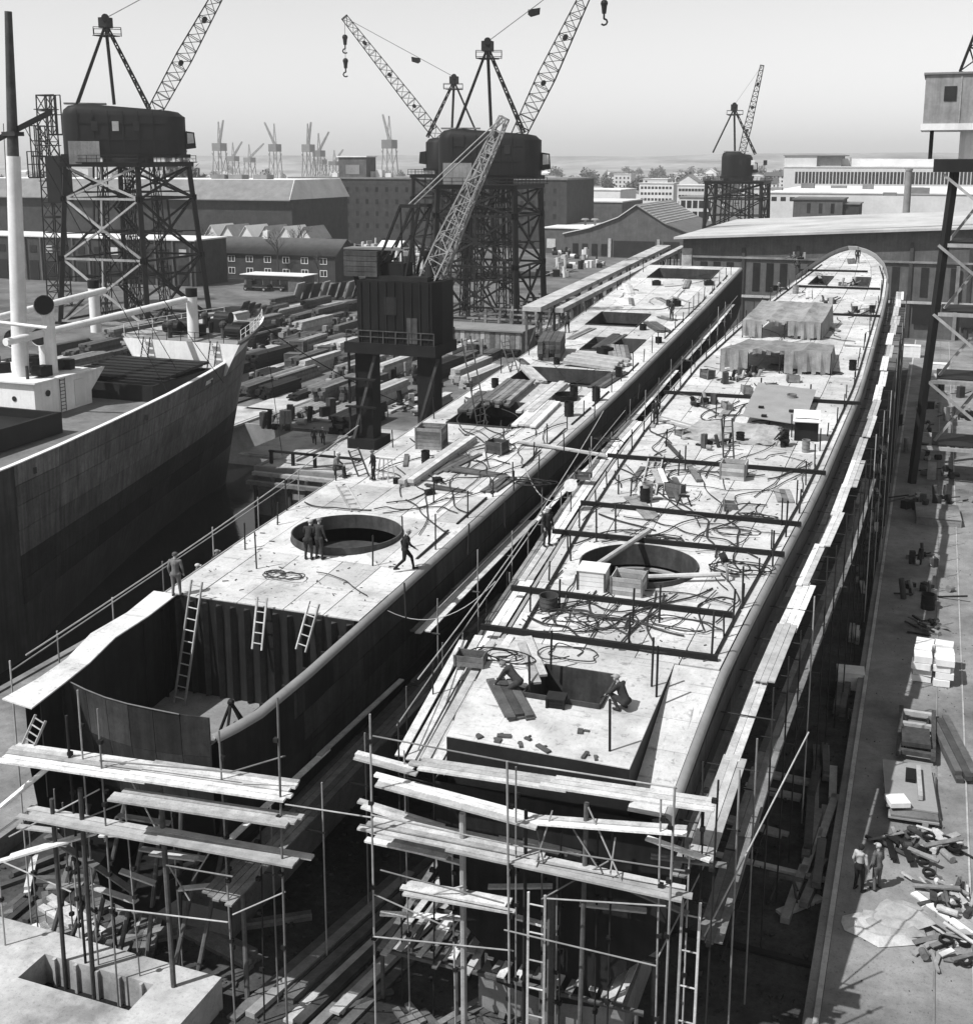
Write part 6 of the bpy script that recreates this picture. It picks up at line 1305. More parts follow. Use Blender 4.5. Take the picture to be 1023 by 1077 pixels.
# trees: distant crowns and bare yard trees
def leafy(p, h, rw, seed, n=420):
    q = random.Random(seed); t = MB(); p = Vector(p)
    for i in range(n):
        u = Vector((q.gauss(0, 1), q.gauss(0, 1), q.gauss(0, 1))).normalized() * (q.random() ** .4); lump = 1 + .35 * math.sin(3 * u.x + seed) * math.cos(4 * u.y + seed)
        c = p + Vector((u.x * rw * lump, u.y * rw * lump, h * .62 + u.z * h * .4 * lump)); s_ = rw * q.uniform(.07, .16); a = Vector((q.gauss(0, 1), q.gauss(0, 1), q.gauss(0, 1))).normalized(); e = a.orthogonal().normalized(); g_ = a.cross(e)
        t.face(c + e * s_, c + g_ * s_, c - e * s_, c - g_ * s_)
    return t
tr_src = []
for k in range(4):
    r0 = thing('tree', 'dark leafy tree in the hazy far town', 'tree', (0, 0, 0), 'trees of the far town')
    leafy((0, 0, 0), 11, 4.6, k).build('crown', 'foliage', r0); MB().tube((0, 0, 0), (0, 0, 6), .4, .2, 8).build('trunk', 'bark', r0); tr_src.append(r0)
rr = random.Random(8); first = True
for i in range(150):
    px = rr.uniform(560, 830) if i < 105 else rr.choice((rr.uniform(-20, 460), rr.uniform(830, 1050))); Y = rr.uniform(600, 1750) if px < 790 else rr.uniform(950, 1800); p = V(px, 190, Y)
    o = tr_src[i] if i < 4 else dup(tr_src[i % 4]); o.location = (p.x, Y, 0); s_ = rr.uniform(.8, 1.7); o.scale = (s_, s_, s_ * rr.uniform(.8, 1.2)); o.rotation_euler = (0, 0, rr.uniform(0, 6))
def bare(loc, h, seed, label):
    q = random.Random(seed); b = MB(); t = thing('bare_tree', label, 'tree', loc, 'bare trees in the yard'); loc = Vector(loc)
    def grow(p, d, L, r, lv_):
        e = p + d * L; b.tube(p, e, r, r * .65, 5)
        if lv_ == 0: return
        for k in range(3 if lv_ > 2 else 2 + q.randint(0, 1)):
            nd = (d + Vector((q.gauss(0, .45), q.gauss(0, .45), q.gauss(.12, .2)))).normalized(); grow(e if k else p.lerp(e, .8), nd, L * q.uniform(.6, .8), r * .6, lv_ - 1)
    MB().tube(loc, loc + Vector((0, 0, h * .25)), .28, .22, 8).build('trunk', 'bark', t); grow(loc + Vector((0, 0, h * .24)), Vector((0, 0, 1)), h * .24, .2, 5); b.build('crown', 'bark', t)
for i, (px, py, h, lb) in enumerate(((213, 285, 12, 'bare tree beside the right legs of the left crane'), (293, 296, 12, 'bare tree before the brick house, left of two'), (318, 292, 13, 'bare tree before the brick house, right of two'), (335, 300, 8, 'small bare tree at the right end of the brick house'))): bare(G(px, py), h, i + 3, lb)
p = V(190, 190, 420); o = dup(tr_src[1], (p.x, 420, 0), 0, 'broad hazy tree rising behind the grey roofed shed'); o.scale = (2.2, 2.2, 2.6); del o['group']

# ------------------------------------------------------------------ left yard: stacked plates, timber, racks, railing
b = thing('dock_railing', 'low dark railing along the dock head before the bow', 'railing', (-49, 88, 0))
xa = frange(-53.2, -44.6, 4)
for x in xa: MB().box(x - .12, x + .12, 88.0, 88.24, .02, 1.15).build('post', 'dark_steel', b)
for z_ in (1.05,): MB().box(-53.4, -44.4, 88.02, 88.22, z_, z_ + .2).build('rail', 'dark_steel', b)
pier = thing('dock_staging', 'timber staging of long beams at the dock head under the bow', 'staging', (-48.5, 85.5, -1))
for i, (z_, y) in enumerate(((-.35, 86.0), (-.9, 85.0), (-1.5, 85.6))): stick('beam', 'pale_timber' if i == 0 else 'old_plank', pier, (-53.8, y, z_), (-42.7, y, z_), .5, .3)
for x in frange(-53.2, -43.2, 6): pole('pile', 'timber', pier, (x, 85.4, -6), (x, 85.4, -.4), .4)
lab_n = 0
def yard_stack(x, y, L, w_, h_, m, kind, label, rz=0.0):
    n = max(1, min(6, int(w_ / .5))); r_ = max(1, min(5, int(h_ / .18)))
    return stack((x, y, .02), L, n, r_, rz, label, m=m, w=w_ / n / 1.08, h=h_ / r_, name=kind, cat='stack', jit=.5, group='stacks in the left yard')
rr = random.Random(12)
for i, x in enumerate((-109, -103, -97, -92, -86.5, -81, -76, -71, -66.5, -62, -57.5, -53.5)):
    for k, y in enumerate((110, 124, 139, 154, 170)):
        if (x > -66 and y < 118 and x < -45) and rr.random() < .35: continue
        if -80 < x < -60 and y > 176: continue
        if abs(x + 70.7) < 9 and y > 165: continue
        m = rr.choice(('timber', 'old_plank', 'pale_concrete', 'concrete', 'dark_steel', 'timber')); h_ = rr.choice((.2, .3, .5, .9, 1.3)); 
        if m in ('pale_concrete', 'concrete'): h_ = .2
        if -50 < x < -40 and y < 101: continue
        yard_stack(x + rr.uniform(-.8, .8), y + rr.uniform(-2, 2), rr.uniform(7, 12.5), rr.uniform(1.4, 3.6), h_, m, 'plate_stack', ('tall' if h_ > .8 else 'low') + {'timber': ' dark timber', 'old_plank': ' grey plank', 'pale_concrete': ' pale slab', 'concrete': ' grey slab', 'dark_steel': ' black steel'}[m] + ' stack in the left yard, ' + ('front', 'second', 'third', 'fourth', 'rear')[k] + ' row', rr.uniform(-.04, .04))
for i, x in enumerate(frange(-112, -37, 24)):
    for k, y in enumerate((106, 117, 132, 147, 162, 178, 192)):
        if abs(x + 45) < 6 and y < 112: continue
        if (abs(x + 70.7) < 9.5 and y > 170) or (x > -54 and y > 140) or rr.random() < .12 or (y == 106 and x < -54): continue
        if abs(x + 124) < 11 and 150 < y < 180: continue
        m = rr.choice(('timber', 'timber', 'old_plank', 'pale_concrete', 'pale_timber', 'dark_steel')); h_ = .25 if m == 'pale_concrete' else rr.choice((.4, .9, 1.4, 1.9))
        yard_stack(x + rr.uniform(-.6, .6), y + rr.uniform(-2, 2), rr.uniform(6, 11), rr.uniform(.9, 2.2), h_, m, 'beam_stack', ('tall' if h_ > .8 else 'low') + {'timber': ' dark baulk', 'old_plank': ' grey beam', 'pale_concrete': ' pale plate', 'pale_timber': ' pale beam', 'dark_steel': ' black girder'}[m] + ' pile between the yard stacks, ' + ('front', 'second', 'third', 'fourth', 'fifth', 'sixth', 'rear')[k] + ' rank', rr.uniform(-.05, .05))
for px, py, w_, lb in ((236, 440, 7, 'broad pale slab right of the bow'), (300, 425, 5, 'pale slab with dark edge beyond the broad slab'), (310, 470, 6, 'pale ground plate behind the walking pair')):
    p = G(px, py); b = MB(); b.obox(p + Vector((0, 0, .12)), (w_, 10, .22)); b.obox(p + Vector((0, 0, .26)), (w_ * .9, 9.4, .05)); b.solo('slab', 'pale_concrete', lb, 'slab')
for px, py, lb in ((310, 388, 'dark box on the slabs near the bow, nearest of three'), (344, 380, 'dark box on the slabs near the bow, right of three'), (314, 374, 'dark box on the slabs near the bow, farthest of three')):
    crate(G(px, py) + Vector((0, 0, .3)), 2.0, 1.6, 1.7, .1, lb, m='timber', m2='old_plank', open_=False)
rk = thing('plate_rack', 'row of tilted dark plates in a rack before the flat shed', 'rack', G(345, 316)); p0 = G(312, 317); p1 = G(384, 313)
MB().bar(p0 + Vector((-1, 0, .2)), p1 + Vector((1, 0, .2)), .4).build('base', 'pale_concrete', rk)
for i in range(9): p = p0.lerp(p1, i / 8); MB().obox(p + Vector((.4, 0, 1.7)), (.25, 3.2 + U(-.6, .6), 3.6 + U(-.6, .6)), rz=.1, ry=.35).build('plate', 'dark_steel' if i % 3 else 'crane_light', rk)
rk = thing('plate_rack', 'curved dark ribs standing in a row just beyond the bow', 'rack', G(268, 335)); p0, p1 = G(255, 332), G(285, 340)
MB().bar(p0 + Vector((-.6, 0, .15)), p1 + Vector((.6, 0, .15)), .3).build('base', 'timber', rk)
for i in range(6): p = p0.lerp(p1, i / 5); MB().obox(p + Vector((.4, 0, 1.3)), (.3, 2.6, 2.6), rz=.2, ry=.5).build('rib', 'rust_steel', rk)
# trucks by the flat shed
def truck(loc, rz, label):
    t = thing('truck', label, 'truck', (0, 0, 0), 'trucks by the flat shed'); MB().box(-.95, .95, -2.6, 1.1, .75, .95).build('bed', 'timber', t)
    for a in ((-.95, -.88, -2.6, 1.1), (.88, .95, -2.6, 1.1), (-.88, .88, -2.6, -2.53)): MB().box(*a, .95, 1.4).build('side_board', 'dark_steel', t)
    cb = MB().extr([(-.9, 1.2, .6), (-.9, 2.5, .6), (-.9, 2.45, 1.4), (-.9, 2.2, 2.1), (-.9, 1.2, 2.15)], (1.8, 0, 0)).build('cab', 'dark_steel', t); MB().extr([(-.75, 2.47, 1.45), (.75, 2.47, 1.45), (.75, 2.25, 2.0), (-.75, 2.25, 2.0)], (0, .03, 0)).build('windscreen', 'pane_dark', cb)
    MB().extr([(-.65, 2.5, .6), (-.65, 3.4, .6), (-.65, 3.35, 1.15), (-.65, 2.5, 1.35)], (1.3, 0, 0)).build('bonnet', 'dark_steel', t)
    for x in (-.85, .85):
        for y in (-1.7, 2.8): w_ = MB().tube((x - .12, y, .45), (x + .12, y, .45), .45, n=16).build('wheel', 'tyre', t); MB().tube((x - .14, y, .45), (x + .14, y, .45), .2, n=12).build('rim', 'pipe_steel', w_)
    t.location = loc; t.rotation_euler = (0, 0, rz); return t
for px, py, rz, lb in ((273, 306, 1.5, 'dark truck parked before the flat shed, leftmost of three'), (292, 306, 1.4, 'dark truck parked before the flat shed, middle of three'), (310, 304, 1.6, 'dark truck parked before the flat shed, rightmost of three')): truck(G(px, py), rz, lb)
# low workshop hut under the centre crane
p = G(505, 372); t = block('wooden_hut', 'low flat wooden hut beside the left hull below the centre crane', p.x - 6, p.x + 6, p.y, p.y + 6, 3.2, 'old_plank', 'roof_grey', par=.2)
for i in range(16): MB().box(p.x - 5.9 + i * .74, p.x - 5.3 + i * .74, p.y - .06, p.y - .002, .1, 3.1).build('board', 'old_plank' if i % 4 else 'pale_timber', t)
# slip beams beyond the left hull: long sloping runways and forest of stub posts
for i, (x, w_) in enumerate(((-51.2, 2.6), (-46.6, 1.1))):
    t = thing('runway', ('broad pale sloping runway beyond the left hull', 'narrow pale sloping runway right beside the broad one')[i], 'runway', (x, 150, 0)); zr = lambda y: 5.6 + (y - 128) * .036
    MB().extr([(x, 150, zr(150)), (x, 232, zr(232)), (x, 232, zr(232) + .6), (x, 150, zr(150) + .6)], (w_, 0, 0)).build('deck', 'pale_concrete', t)
    for y in frange(151, 231, 13):
        for dx in (.15, w_ - .45): MB().box(x + dx, x + dx + .3, y - .15, y + .15, 0, zr(y) + .05).build('post', 'timber', t)
        MB().bar((x + .2, y, .3), (x + w_ - .2, y, zr(y)), .16).build('brace', 'timber', t)
for i in range(11):
    for k in range(6):
        if abs(-60.7 + k * 2.1 - 2) < 2 and False: continue
        x, y = -66 + k * 2.1 + U(-.2, .2), 146 + i * 6.0
        t = MB(); t.box(x - .18, x + .18, y - .18, y + .18, 0, 2.4 + U(-.3, .6)); t.box(x - 1.1, x + 1.1, y - .12, y + .12, 2.2, 2.45); t.solo('berth_post', 'old_plank', 'stub post with cross bar in the empty berth beyond the left hull', 'post', 'stub posts of the empty berth')
# heaps along the near left yard
def gz(px, py): return G(px, py)
for px, py, lb in ((415, 395, 'dark scrap heap behind the gantry leg'), (345, 420, 'scrap heap on the slabs right of the boxes'), (300, 345, 'heap of fittings beyond the bow'), (252, 352, 'heap of machine parts right beside the bow rail'), (380, 345, 'heap of bars before the black crane'), (430, 430, 'heap of fittings at the foot of the black crane')):
    heap(px, py, lb, 16, 1.0, gz)
for i, (px, py) in enumerate(((356, 272), (366, 281), (374, 268), (388, 276), (402, 270), (418, 278), (432, 270), (360, 262), (395, 262), (410, 264), (440, 282), (590, 268), (606, 272), (622, 266), (640, 268), (655, 266), (600, 282), (585, 290), (618, 280))):
    heap(px, py, 'speckled heap of parts in the far yard', 12, 2.0, gz, ('pale_timber', 'dark_steel', 'plaster'), group='far yard heaps')
for i, (px, py) in enumerate(((262, 372), (285, 362), (300, 358), (330, 360), (352, 352), (368, 340), (392, 352), (410, 340), (275, 408), (355, 404), (372, 420), (398, 418), (330, 440), (290, 448))):
    heap(px, py, 'dark heap of fittings among the stacks of the left yard', 14, 1.1, gz, group='fittings heaps in the left yard')
heap(425, 383, 'pale sacks and gear under the black crane', 12, .8, gz, ('pale_timber', 'cloth_pale', 'dark_steel'))
# concrete caisson with a pit at the lower left
cs = thing('caisson', 'pale concrete slab with a dark ribbed pit at the lower left corner', 'slab', (-24, 25.5, -.8)); zt = .35
ca = [(-31.5, -24.6, 18, 28.2), (-22.2, -19.9, 18, 28.2), (-24.6, -22.2, 27.4, 28.2), (-24.6, -22.2, 18, 25.6)]
ps = [G(42, 1008, zt), G(160, 1030, zt)]
px0, px1, py0, py1 = ps[0].x, ps[1].x + .2, 26.3, 27.55
for a in ((-32.5, px0, 16, 28.6), (px1, -19.8, 16, 28.6), (px0, px1, py1, 28.6), (px0, px1, 16, py0)): MB().box(*a, -.78, zt).build('slab', 'pale_concrete', cs)
MB().box(px0, px1, py0, py1, -.78, -.7).build('pit_floor', 'dark_steel', cs)
for i in range(5): x = px0 + (px1 - px0) * (i + .5) / 5; MB().box(x - .05, x + .05, py1 - .12, py1 - .002, -.7, zt - .03).build('rib', 'pale_concrete', cs)
# timbers and rubble beneath the near ends
rr = random.Random(31)
for i in range(26):
    x, y = rr.uniform(-31, -20.5), rr.uniform(28.8, 34); L = rr.uniform(1.5, 4.5)
    stack((x, y, -.78), L, rr.randint(1, 3), rr.randint(1, 2), rr.uniform(-1.2, 1.4), 'loose timbers on the ground under the left scaffold', m=rr.choice(('old_plank', 'timber', 'plank_wood')), w=.24, h=.14, group='timbers under the left scaffold')
for i in range(9):
    x, y = -18.4 + i * .42, 33.5 + U(-1, 1); stack((x, y, -.78), 9, 1, 1 + i % 2, -.18, 'long board on the ground in the gap between hulls', m=('old_plank', 'pale_timber', 'timber')[i % 3], w=.36, h=.1, group='boards in the gap')
for i in range(12):
    x, y = U(-16, -5.5), U(30.2, 31.6); stack((x, y, -.78), U(1, 2.6), rr.randint(1, 3), 1, U(-1.5, 1.5), 'loose timbers on the ground under the right scaffold', m=rr.choice(('old_plank', 'timber', 'plank_wood')), w=.22, h=.1, group='timbers under the right scaffold')
rub = MB()
for i in range(2000):
    x, y = U(-32.5, -2.4), U(24, 60); s_ = U(.03, .12); rub.obox((x, y, -.8 + s_ * .4), (s_ * U(1, 2.5), s_, s_), rz=U(0, 3))
o = rub.build('rubble', 'slip_earth'); o['kind'] = 'stuff'; o['label'] = 'loose rubble scattered over the slip floor'
rub = MB()
for i in range(500):
    x, y = U(-1.4, 6), U(30, 110); s_ = U(.01, .035); rub.obox((x, y, .02 + s_ * .4), (s_ * U(1, 3), s_, s_), rz=U(0, 3))
o = rub.build('litter', 'timber'); o['kind'] = 'stuff'; o['label'] = 'small litter scattered over the right quay'

# ------------------------------------------------------------------ slip side and right quay
for i in range(10):
    y = 40 + i * .5; p = G(885 + U(-8, 4), 905 - i * 9); x = -2.5 - U(0, .9); stick_y = 41 + i * 1.0
    stack((x, stick_y, -.78), U(2.5, 4.5), 1, 1 + i % 3, U(-.12, .12), 'timber baulk against the slip wall by the quay', m=('pale_timber', 'old_plank', 'timber')[i % 3], w=.32, h=.25, group='baulks along the slip wall')
for px, py, L, rz, lb in ((845, 952, 2.0, -.7, 'pale broad board lying by the slip wall'), (830, 918, 6.5, 1.5, 'long plank bridging the slip floor near the trestle'), (815, 835, 2.4, 1.5, 'grey boards on the slip floor, nearer pair'), (830, 820, 3.0, 1.5, 'grey boards on the slip floor, farther pair'), (790, 870, 2.5, 1.4, 'small boards close to the scaffold foot'), (800, 1003, 6.5, 1.52, 'dark beam across the slip floor at the lower edge')):
    stack(G(px, py, -.78), L, 2 if 'boards' in lb else 1, 1, rz, lb, m='dark_steel' if 'dark' in lb else 'pale_timber', w=.4 if 'broad' in lb else .25, h=.12)
p = G(825, 945, -.8); t = thing('trestle', 'dark four legged trestle on the slip floor', 'trestle', p)
for a in (-.5, .5):
    for c in (-.35, .35): pole('leg', 'timber', t, p + Vector((a, c, 0)), p + Vector((a * .5, c * .15, .85)), .08)
stick('top', 'timber', t, p + Vector((-.6, 0, .88)), p + Vector((.6, 0, .88)), .16, .1)
crate(G(893, 722, -.78), 1.3, 1.0, .9, .1, 'white box on the slip floor below the quay edge', m='white_paint', m2='pale_timber', open_=False)
crate(G(905, 760, -.78), 1.0, .8, .5, .3, 'grey crate on the slip floor below the quay edge', m='old_plank')
rr = random.Random(77)
for i in range(34):
    y = rr.uniform(45, 125); x = rr.uniform(-2.9, -2.35) - rr.random() * .6; stack((x, y, -.78), rr.uniform(1, 3), rr.randint(1, 2), rr.randint(1, 4), rr.uniform(-.2, .2), 'shaded timber pile along the slip wall farther back', m=rr.choice(('old_plank', 'timber', 'pale_timber')), w=.28, h=.16, group='shaded timber piles along the slip wall')
Gq = lambda px, py: G(px, py, .014)
# white block stack
p = Gq(980, 712); t = thing('block_stack', 'stack of bright white wooden blocks on the right quay', 'blocks', p)
for i in range(24):
    k = i // 6; ii = i % 6; x, y = (ii % 2) * .95 - .5 + U(-.12, .12), (ii // 2) * .95 - .7 + U(-.12, .12)
    MB().obox(p + Vector((x, y, .2 + k * .36)), (.85 + U(-.1, .1), .8 + U(-.2, .15), .33), rz=U(-.12, .12)).build('block', 'white_paint', t)
MB().obox(p + Vector((.1, 1.2, .75)), (.9, 2.2, .12), rz=.05, rx=.25).build('board', 'white_paint', t)
# flat rail bogie with load
p = Gq(962, 780); t = thing('rail_bogie', 'dark low rail trolley frame on the right quay before the white blocks', 'trolley', p)
for dx in (-.7, .75): MB().box(p.x + dx - .1, p.x + dx + .1, p.y - 2.2, p.y + 2.6, p.z + .25, p.z + .5).build('side_beam', 'rust_steel', t)
for dy in (-1.9, -.4, .9, 2.2): MB().box(p.x - .62, p.x + .67, p.y + dy - .12, p.y + dy + .12, p.z + .28, p.z + .48).build('cross_beam', 'pale_timber' if dy > 0 else 'rust_steel', t)
MB().obox(p + Vector((0, -.8, .6)), (1.2, 1.6, .2), rz=.05).build('bed', 'rust_steel', t)
for dx in (-.5, .5):
    for dy in (-1.2, 1.6): MB().tube((p.x + dx - .06, p.y + dy, p.z + .24), (p.x + dx + .06, p.y + dy, p.z + .24), .23, n=14).build('wheel', 'dark_steel', t)
p = Gq(955, 850); t = thing('plate_stack', 'pile of big grey steel plates with a white block on top, right quay', 'plates', p)
for i in range(5): MB().obox(p + Vector((U(-.15, .15), .9 + U(-.3, .3), .06 + i * .09)), (2.1 + U(-.3, .2), 4.0 + U(-.5, .5), .07), rz=.06 + U(-.05, .05)).build('plate', 'grey_sheet' if i % 2 == 0 else 'concrete', t)
MB().obox(p + Vector((.0, 1.8, .55)), (.4, 1.0, .15)).build('fitting', 'dark_steel', t); MB().obox(p + Vector((.35, 1.2, .6)), (.18, 2.6, .2), rz=.05).build('bar', 'pipe_steel', t)
MB().obox(p + Vector((-.45, -.7, .62)), (.8, .75, .2), rz=.4).build('white_block', 'white_paint', t)
stack(Gq(1000, 790), 5.5, 3, 2, .22, 'dark slanting timbers beside the trolley on the right quay', m='timber', w=.3, h=.2)
b = MB(); p = Gq(935, 972); rr = random.Random(5)
t = thing('canvas_heap', 'folded pale canvas and plates near the two men', 'canvas', p); n = 12
for q in range(3):
    b = MB(); c = p + Vector((q * .35 - .3, q * .4 - .5, 0)); ring_ = [c + Vector(((1.0 - .1 * q) * math.cos(a) * (1.3 + rr.uniform(-.2, .2)), (.7) * math.sin(a) * (1.2 + rr.uniform(-.2, .25)), .03 + .1 * q)) for a in [2 * math.pi * k / n for k in range(n)]]
    top_ = [r_.lerp(c, .35) + Vector((0, 0, .12 + rr.uniform(0, .1))) for r_ in ring_]
    for k in range(n): b.face(ring_[k], ring_[(k + 1) % n], top_[(k + 1) % n], top_[k])
    b.face(*top_); b.build('fold', 'pale_timber' if q != 1 else 'tarp', t)
def scrap(px, py, label, n, rad_, mats, seed):
    q = random.Random(seed); p0 = Gq(px, py); t = thing('scrap_pile', label, 'scrap', p0)
    for i in range(n):
        c = p0 + Vector((q.gauss(0, .45) * rad_, q.gauss(0, .5) * rad_, q.uniform(.04, .12) + .35 * max(0, 1 - i / n) * q.random())); an = q.uniform(0, 3.14); L_ = q.uniform(.5, 1.9); d = Vector((math.cos(an), math.sin(an), q.uniform(-.12, .2))) * L_ / 2; d.z = max(d.z, -.03)
        if i % 7 == 3: MB().tube(c - d * .4, c + d * .4, q.uniform(.06, .14), n=10).build('pipe', q.choice(mats), t)
        elif i % 7 == 5: MB().ring(c, .16, .24, 0, .1, 16).build('ring', 'dark_steel', t)
        elif i % 7 == 6: MB().extr([c + Vector((q.uniform(-.5, .5), q.uniform(-.5, .5), .02 + q.uniform(0, .1))) for _ in range(3)], (0, 0, .03)).build('sheet', q.choice(mats), t)
        else: stick('board', q.choice(mats), t, c - d, c + d, q.uniform(.08, .26), q.uniform(.03, .1), roll=q.uniform(-.3, .3))
scrap(993, 945, 'pale boards and fittings piled at the lower right', 34, .9, ('pale_timber', 'old_plank', 'plank_wood', 'rust_steel'), 1)
scrap(988, 890, 'pale tangled boards beyond the lower right pile', 26, .8, ('pale_timber', 'plank_wood', 'dark_steel', 'old_plank'), 2)
scrap(950, 892, 'dark tools and bars beyond the two men', 22, .8, ('dark_steel', 'rust_steel', 'old_plank'), 3)
scrap(1010, 1000, 'flat boards and sheets in the lower right corner', 26, 1.2, ('pale_timber', 'old_plank', 'grey_sheet'), 4)
scrap(975, 660, 'dark bars lying beyond the white blocks', 20, .8, ('dark_steel', 'timber', 'old_plank'), 5)
heap(975, 625, 'dark machine beyond the white blocks on the quay', 14, .7, Gq); heap(975, 590, 'dark box gear farther along the shaded quay', 10, .6, Gq)
drum(Gq(975, 640), .4, .9, 'single dark drum on the quay beyond the white blocks')
stack(Gq(1005, 960), 3.0, 4, 1, .8, 'flat pale boards at the lower right corner', m='plank_wood', w=.3)
for i, (px, py) in enumerate(((955, 530), (985, 500), (1000, 470), (965, 480), (1005, 530), (1010, 440), (975, 430), (960, 450), (1000, 415))):
    heap(px, py, 'shaded pile of gear on the far part of the right quay', 10, .8, Gq, group='shaded piles on the right quay')
crate(Gq(985, 545), 3.0, 4.0, .5, .05, 'broad low grey bin on the shaded quay', m='concrete', m2='concrete', open_=False)
for px, py, lb in ((957, 375, 'white box by the wall right of the rounded end'), (985, 395, 'white box standing before the quay crane legs')): crate(Gq(px, py), 2.4, 1.6, 1.5, 0, lb, m='white_paint', m2='white_paint', open_=False)

# slim lattice stair tower left of the left crane
t = thing('stair_tower', 'slim dark lattice tower with cages just left of the left crane', 'tower', (V(62, 300, 176).x, 176, 0)); p = V(62, 300, 176); ztw = V(62, 100, 176).z
b = MB(); lattice(b, (p.x, 176, 0), (p.x, 176, ztw), 3.0, 2.2, 14, .22, (1, 0, 0)); b.build('frame', 'crane_grey', t)
for i in range(6): z_ = ztw * (i + .6) / 6; MB().box(p.x - 1.6, p.x + 1.6, 174.6, 177.4, z_, z_ + .15).build('landing', 'dark_steel', t)
for i, (dx, z0, z1) in enumerate(((-2.6, .72, .86), (1.2, .82, 1.0), (-3.6, .62, .74))):
    b = MB()
    for ex in (0, 1.0, 2.0): b.bar((p.x + dx + ex, 174.4, ztw * z0), (p.x + dx + ex, 174.4, ztw * z1), .16); b.bar((p.x + dx + ex, 176, ztw * z0), (p.x + dx + ex, 176, ztw * z1), .16)
    for f_ in (0, .5, 1): z_ = ztw * (z0 + (z1 - z0) * f_); b.bar((p.x + dx, 174.4, z_), (p.x + dx + 2, 174.4, z_), .16); b.bar((p.x + dx, 176, z_), (p.x + dx + 2, 176, z_), .16); b.bar((p.x + dx, 174.4, z_), (p.x + dx, 176, z_), .16)
    b.box(p.x + dx, p.x + dx + 2, 174.4, 176, ztw * z0 - .2, ztw * z0); b.build('cage', 'dark_steel', t)
MB().box(p.x + .2, p.x + 3.4, 174.5, 177.5, ztw * .5, ztw * .72).build('cabin', 'house_dark', t)
# litter on both decks: slag, rod ends, chips too small to count
for nm, Lf, Rf, y0_, y1_, cxx, cyy, hl in (('left', AL, AR, 38.6, 134, cxA, 46.3, [(ysA[j], ysA[j + 1], k) for j, k in holesA if j != 2]), ('right', BL, BR, 38.8, 150, cxB, 46.8, [(ysB[j], ysB[j + 1], k) for j, k in holesB if j != 2])):
    us_ = usA if nm == 'left' else usB; lt = MB(); cnt = 0
    while cnt < (420 if nm == 'left' else 900):
        y = y0_ + (y1_ - y0_) * R() ** 1.5; u = R(); l, r_ = Lf(y) + .5, Rf(y) - .5; x = l + (r_ - l) * u; cnt += 1
        if (x - cxx) ** 2 + (y - cyy) ** 2 < 7.5 or any(a <= y <= c and us_[k] - .02 <= u <= us_[k + 1] + .02 for a, c, k in hl): continue
        s_ = U(.012, .035); L_ = s_ * U(1, 9); lt.obox((x, y, dz(y) + .012 + s_ * .5), (L_, s_, s_), rz=U(0, 3.1), rx=slope_pitch)
    o = lt.build('deck_litter', 'timber'); o['kind'] = 'stuff'; o['label'] = 'tiny offcuts and slag strewn over the %s hull deck' % nm
# more gear on the right hull deck
rr = random.Random(55); k = 0
while k < 26:
    y = rr.uniform(51, 120); x = rr.uniform(BL(y) + 1.0, BR(y) - 1.0)
    if 84 < y < 116 and -15 < x < -6: continue
    q = Vector((x, y, dz(y) + .02)); k += 1
    if k % 3 == 0: on_deck(crate(q, rr.uniform(.6, 1.1), rr.uniform(.4, .8), rr.uniform(.3, .6), rr.uniform(0, 3), 'small tool crate standing on the right hull deck', m=rr.choice(('timber', 'old_plank')), group='tool crates on the right hull'))
    elif k % 3 == 1: on_deck(stack(q, rr.uniform(1.5, 4), rr.randint(1, 3), 1, rr.uniform(-.4, 1.7), 'loose boards farther back on the right hull deck', m=rr.choice(('old_plank', 'timber', 'pale_timber')), w=.25, h=.08, group='boards far back on the right hull'))
    else: on_deck(drum(q, rr.uniform(.18, .3), rr.uniform(.4, .9), 'small gas bottle or tin standing on the right hull deck', m=rr.choice(('dark_steel', 'pipe_steel')), name='tin', cat='tin', group='tins on the right hull'))
k = 0
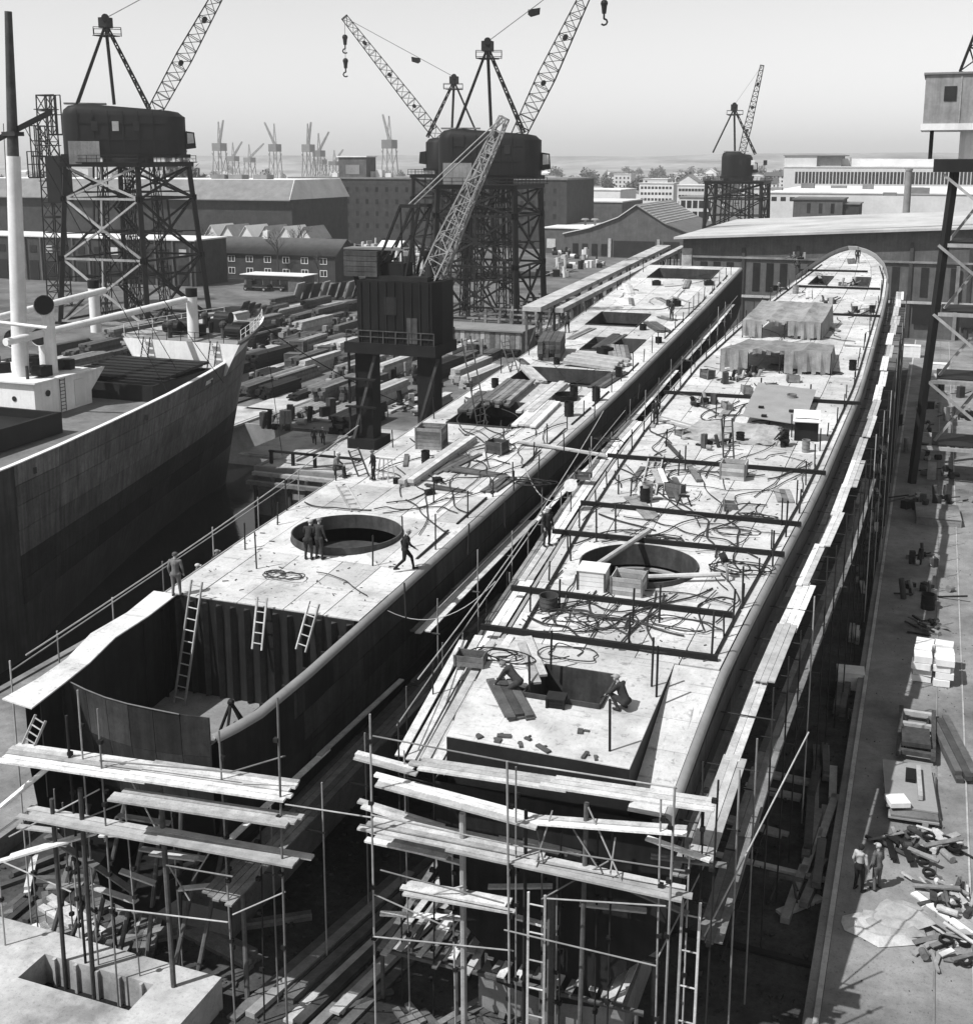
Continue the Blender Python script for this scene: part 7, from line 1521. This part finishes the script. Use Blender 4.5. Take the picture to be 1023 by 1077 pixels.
while k < 18:
    y = rr.uniform(53, 128); x = rr.uniform(AL(y) + .8, AR(y) - .8); u = (x - AL(y) - .48) / (AR(y) - AL(y) - .96)
    if any(ysA[j] - .8 < y < ysA[j + 1] + .8 and usA[kk] - .1 < u < usA[kk + 1] + .1 for j, kk in holesA): continue
    q = Vector((x, y, dz(y) + .02)); k += 1
    if k % 2: on_deck(stack(q, rr.uniform(1.5, 4), rr.randint(1, 3), 1, rr.uniform(-.4, 1.7), 'thin loose boards dropped on the left hull deck', m=rr.choice(('old_plank', 'timber')), w=.25, h=.08, group='thin boards on the left hull'))
    else: on_deck(drum(q, rr.uniform(.18, .3), rr.uniform(.4, .9), 'small tin standing on the left hull deck', m='dark_steel', name='tin', cat='tin', group='tins on the left hull'))

# tell look-alikes apart by their order from the near end
WORDS = 'nearest second third fourth fifth sixth seventh eighth ninth tenth eleventh twelfth thirteenth fourteenth fifteenth sixteenth seventeenth eighteenth nineteenth twentieth'.split()
byl = {}
for o in COL.objects:
    if o.parent is None and 'label' in o and 'category' in o: byl.setdefault((o['label'], o.get('group')), []).append(o)
for (lb, gp), L_ in byl.items():
    if 1 < len(L_) <= 20:
        L_.sort(key=lambda o: o.location.y)
        for i, o in enumerate(L_): o['label'] = lb + (', nearest to the viewer' if i == 0 else ', ' + WORDS[i] + ' from the viewer')

# ------------------------------------------------------------------ haze
hz_ = MB().box(-2800, 2800, -400, 4400, -9, 90).build('haze', 'concrete'); hz_.data.materials.clear(); hz_['kind'] = 'stuff'; hz_['label'] = 'pale haze over the town'
vm = bpy.data.materials.new('haze_air'); vm.use_nodes = True; n = vm.node_tree.nodes; n.clear(); ov = n.new('ShaderNodeOutputMaterial'); pv = n.new('ShaderNodeVolumePrincipled')
pv.inputs['Density'].default_value = 0.00021; pv.inputs['Color'].default_value = (.95, .95, .95, 1); pv.inputs['Anisotropy'].default_value = 0.2
vm.node_tree.links.new(pv.outputs[0], ov.inputs['Volume']); hz_.data.materials.append(vm)
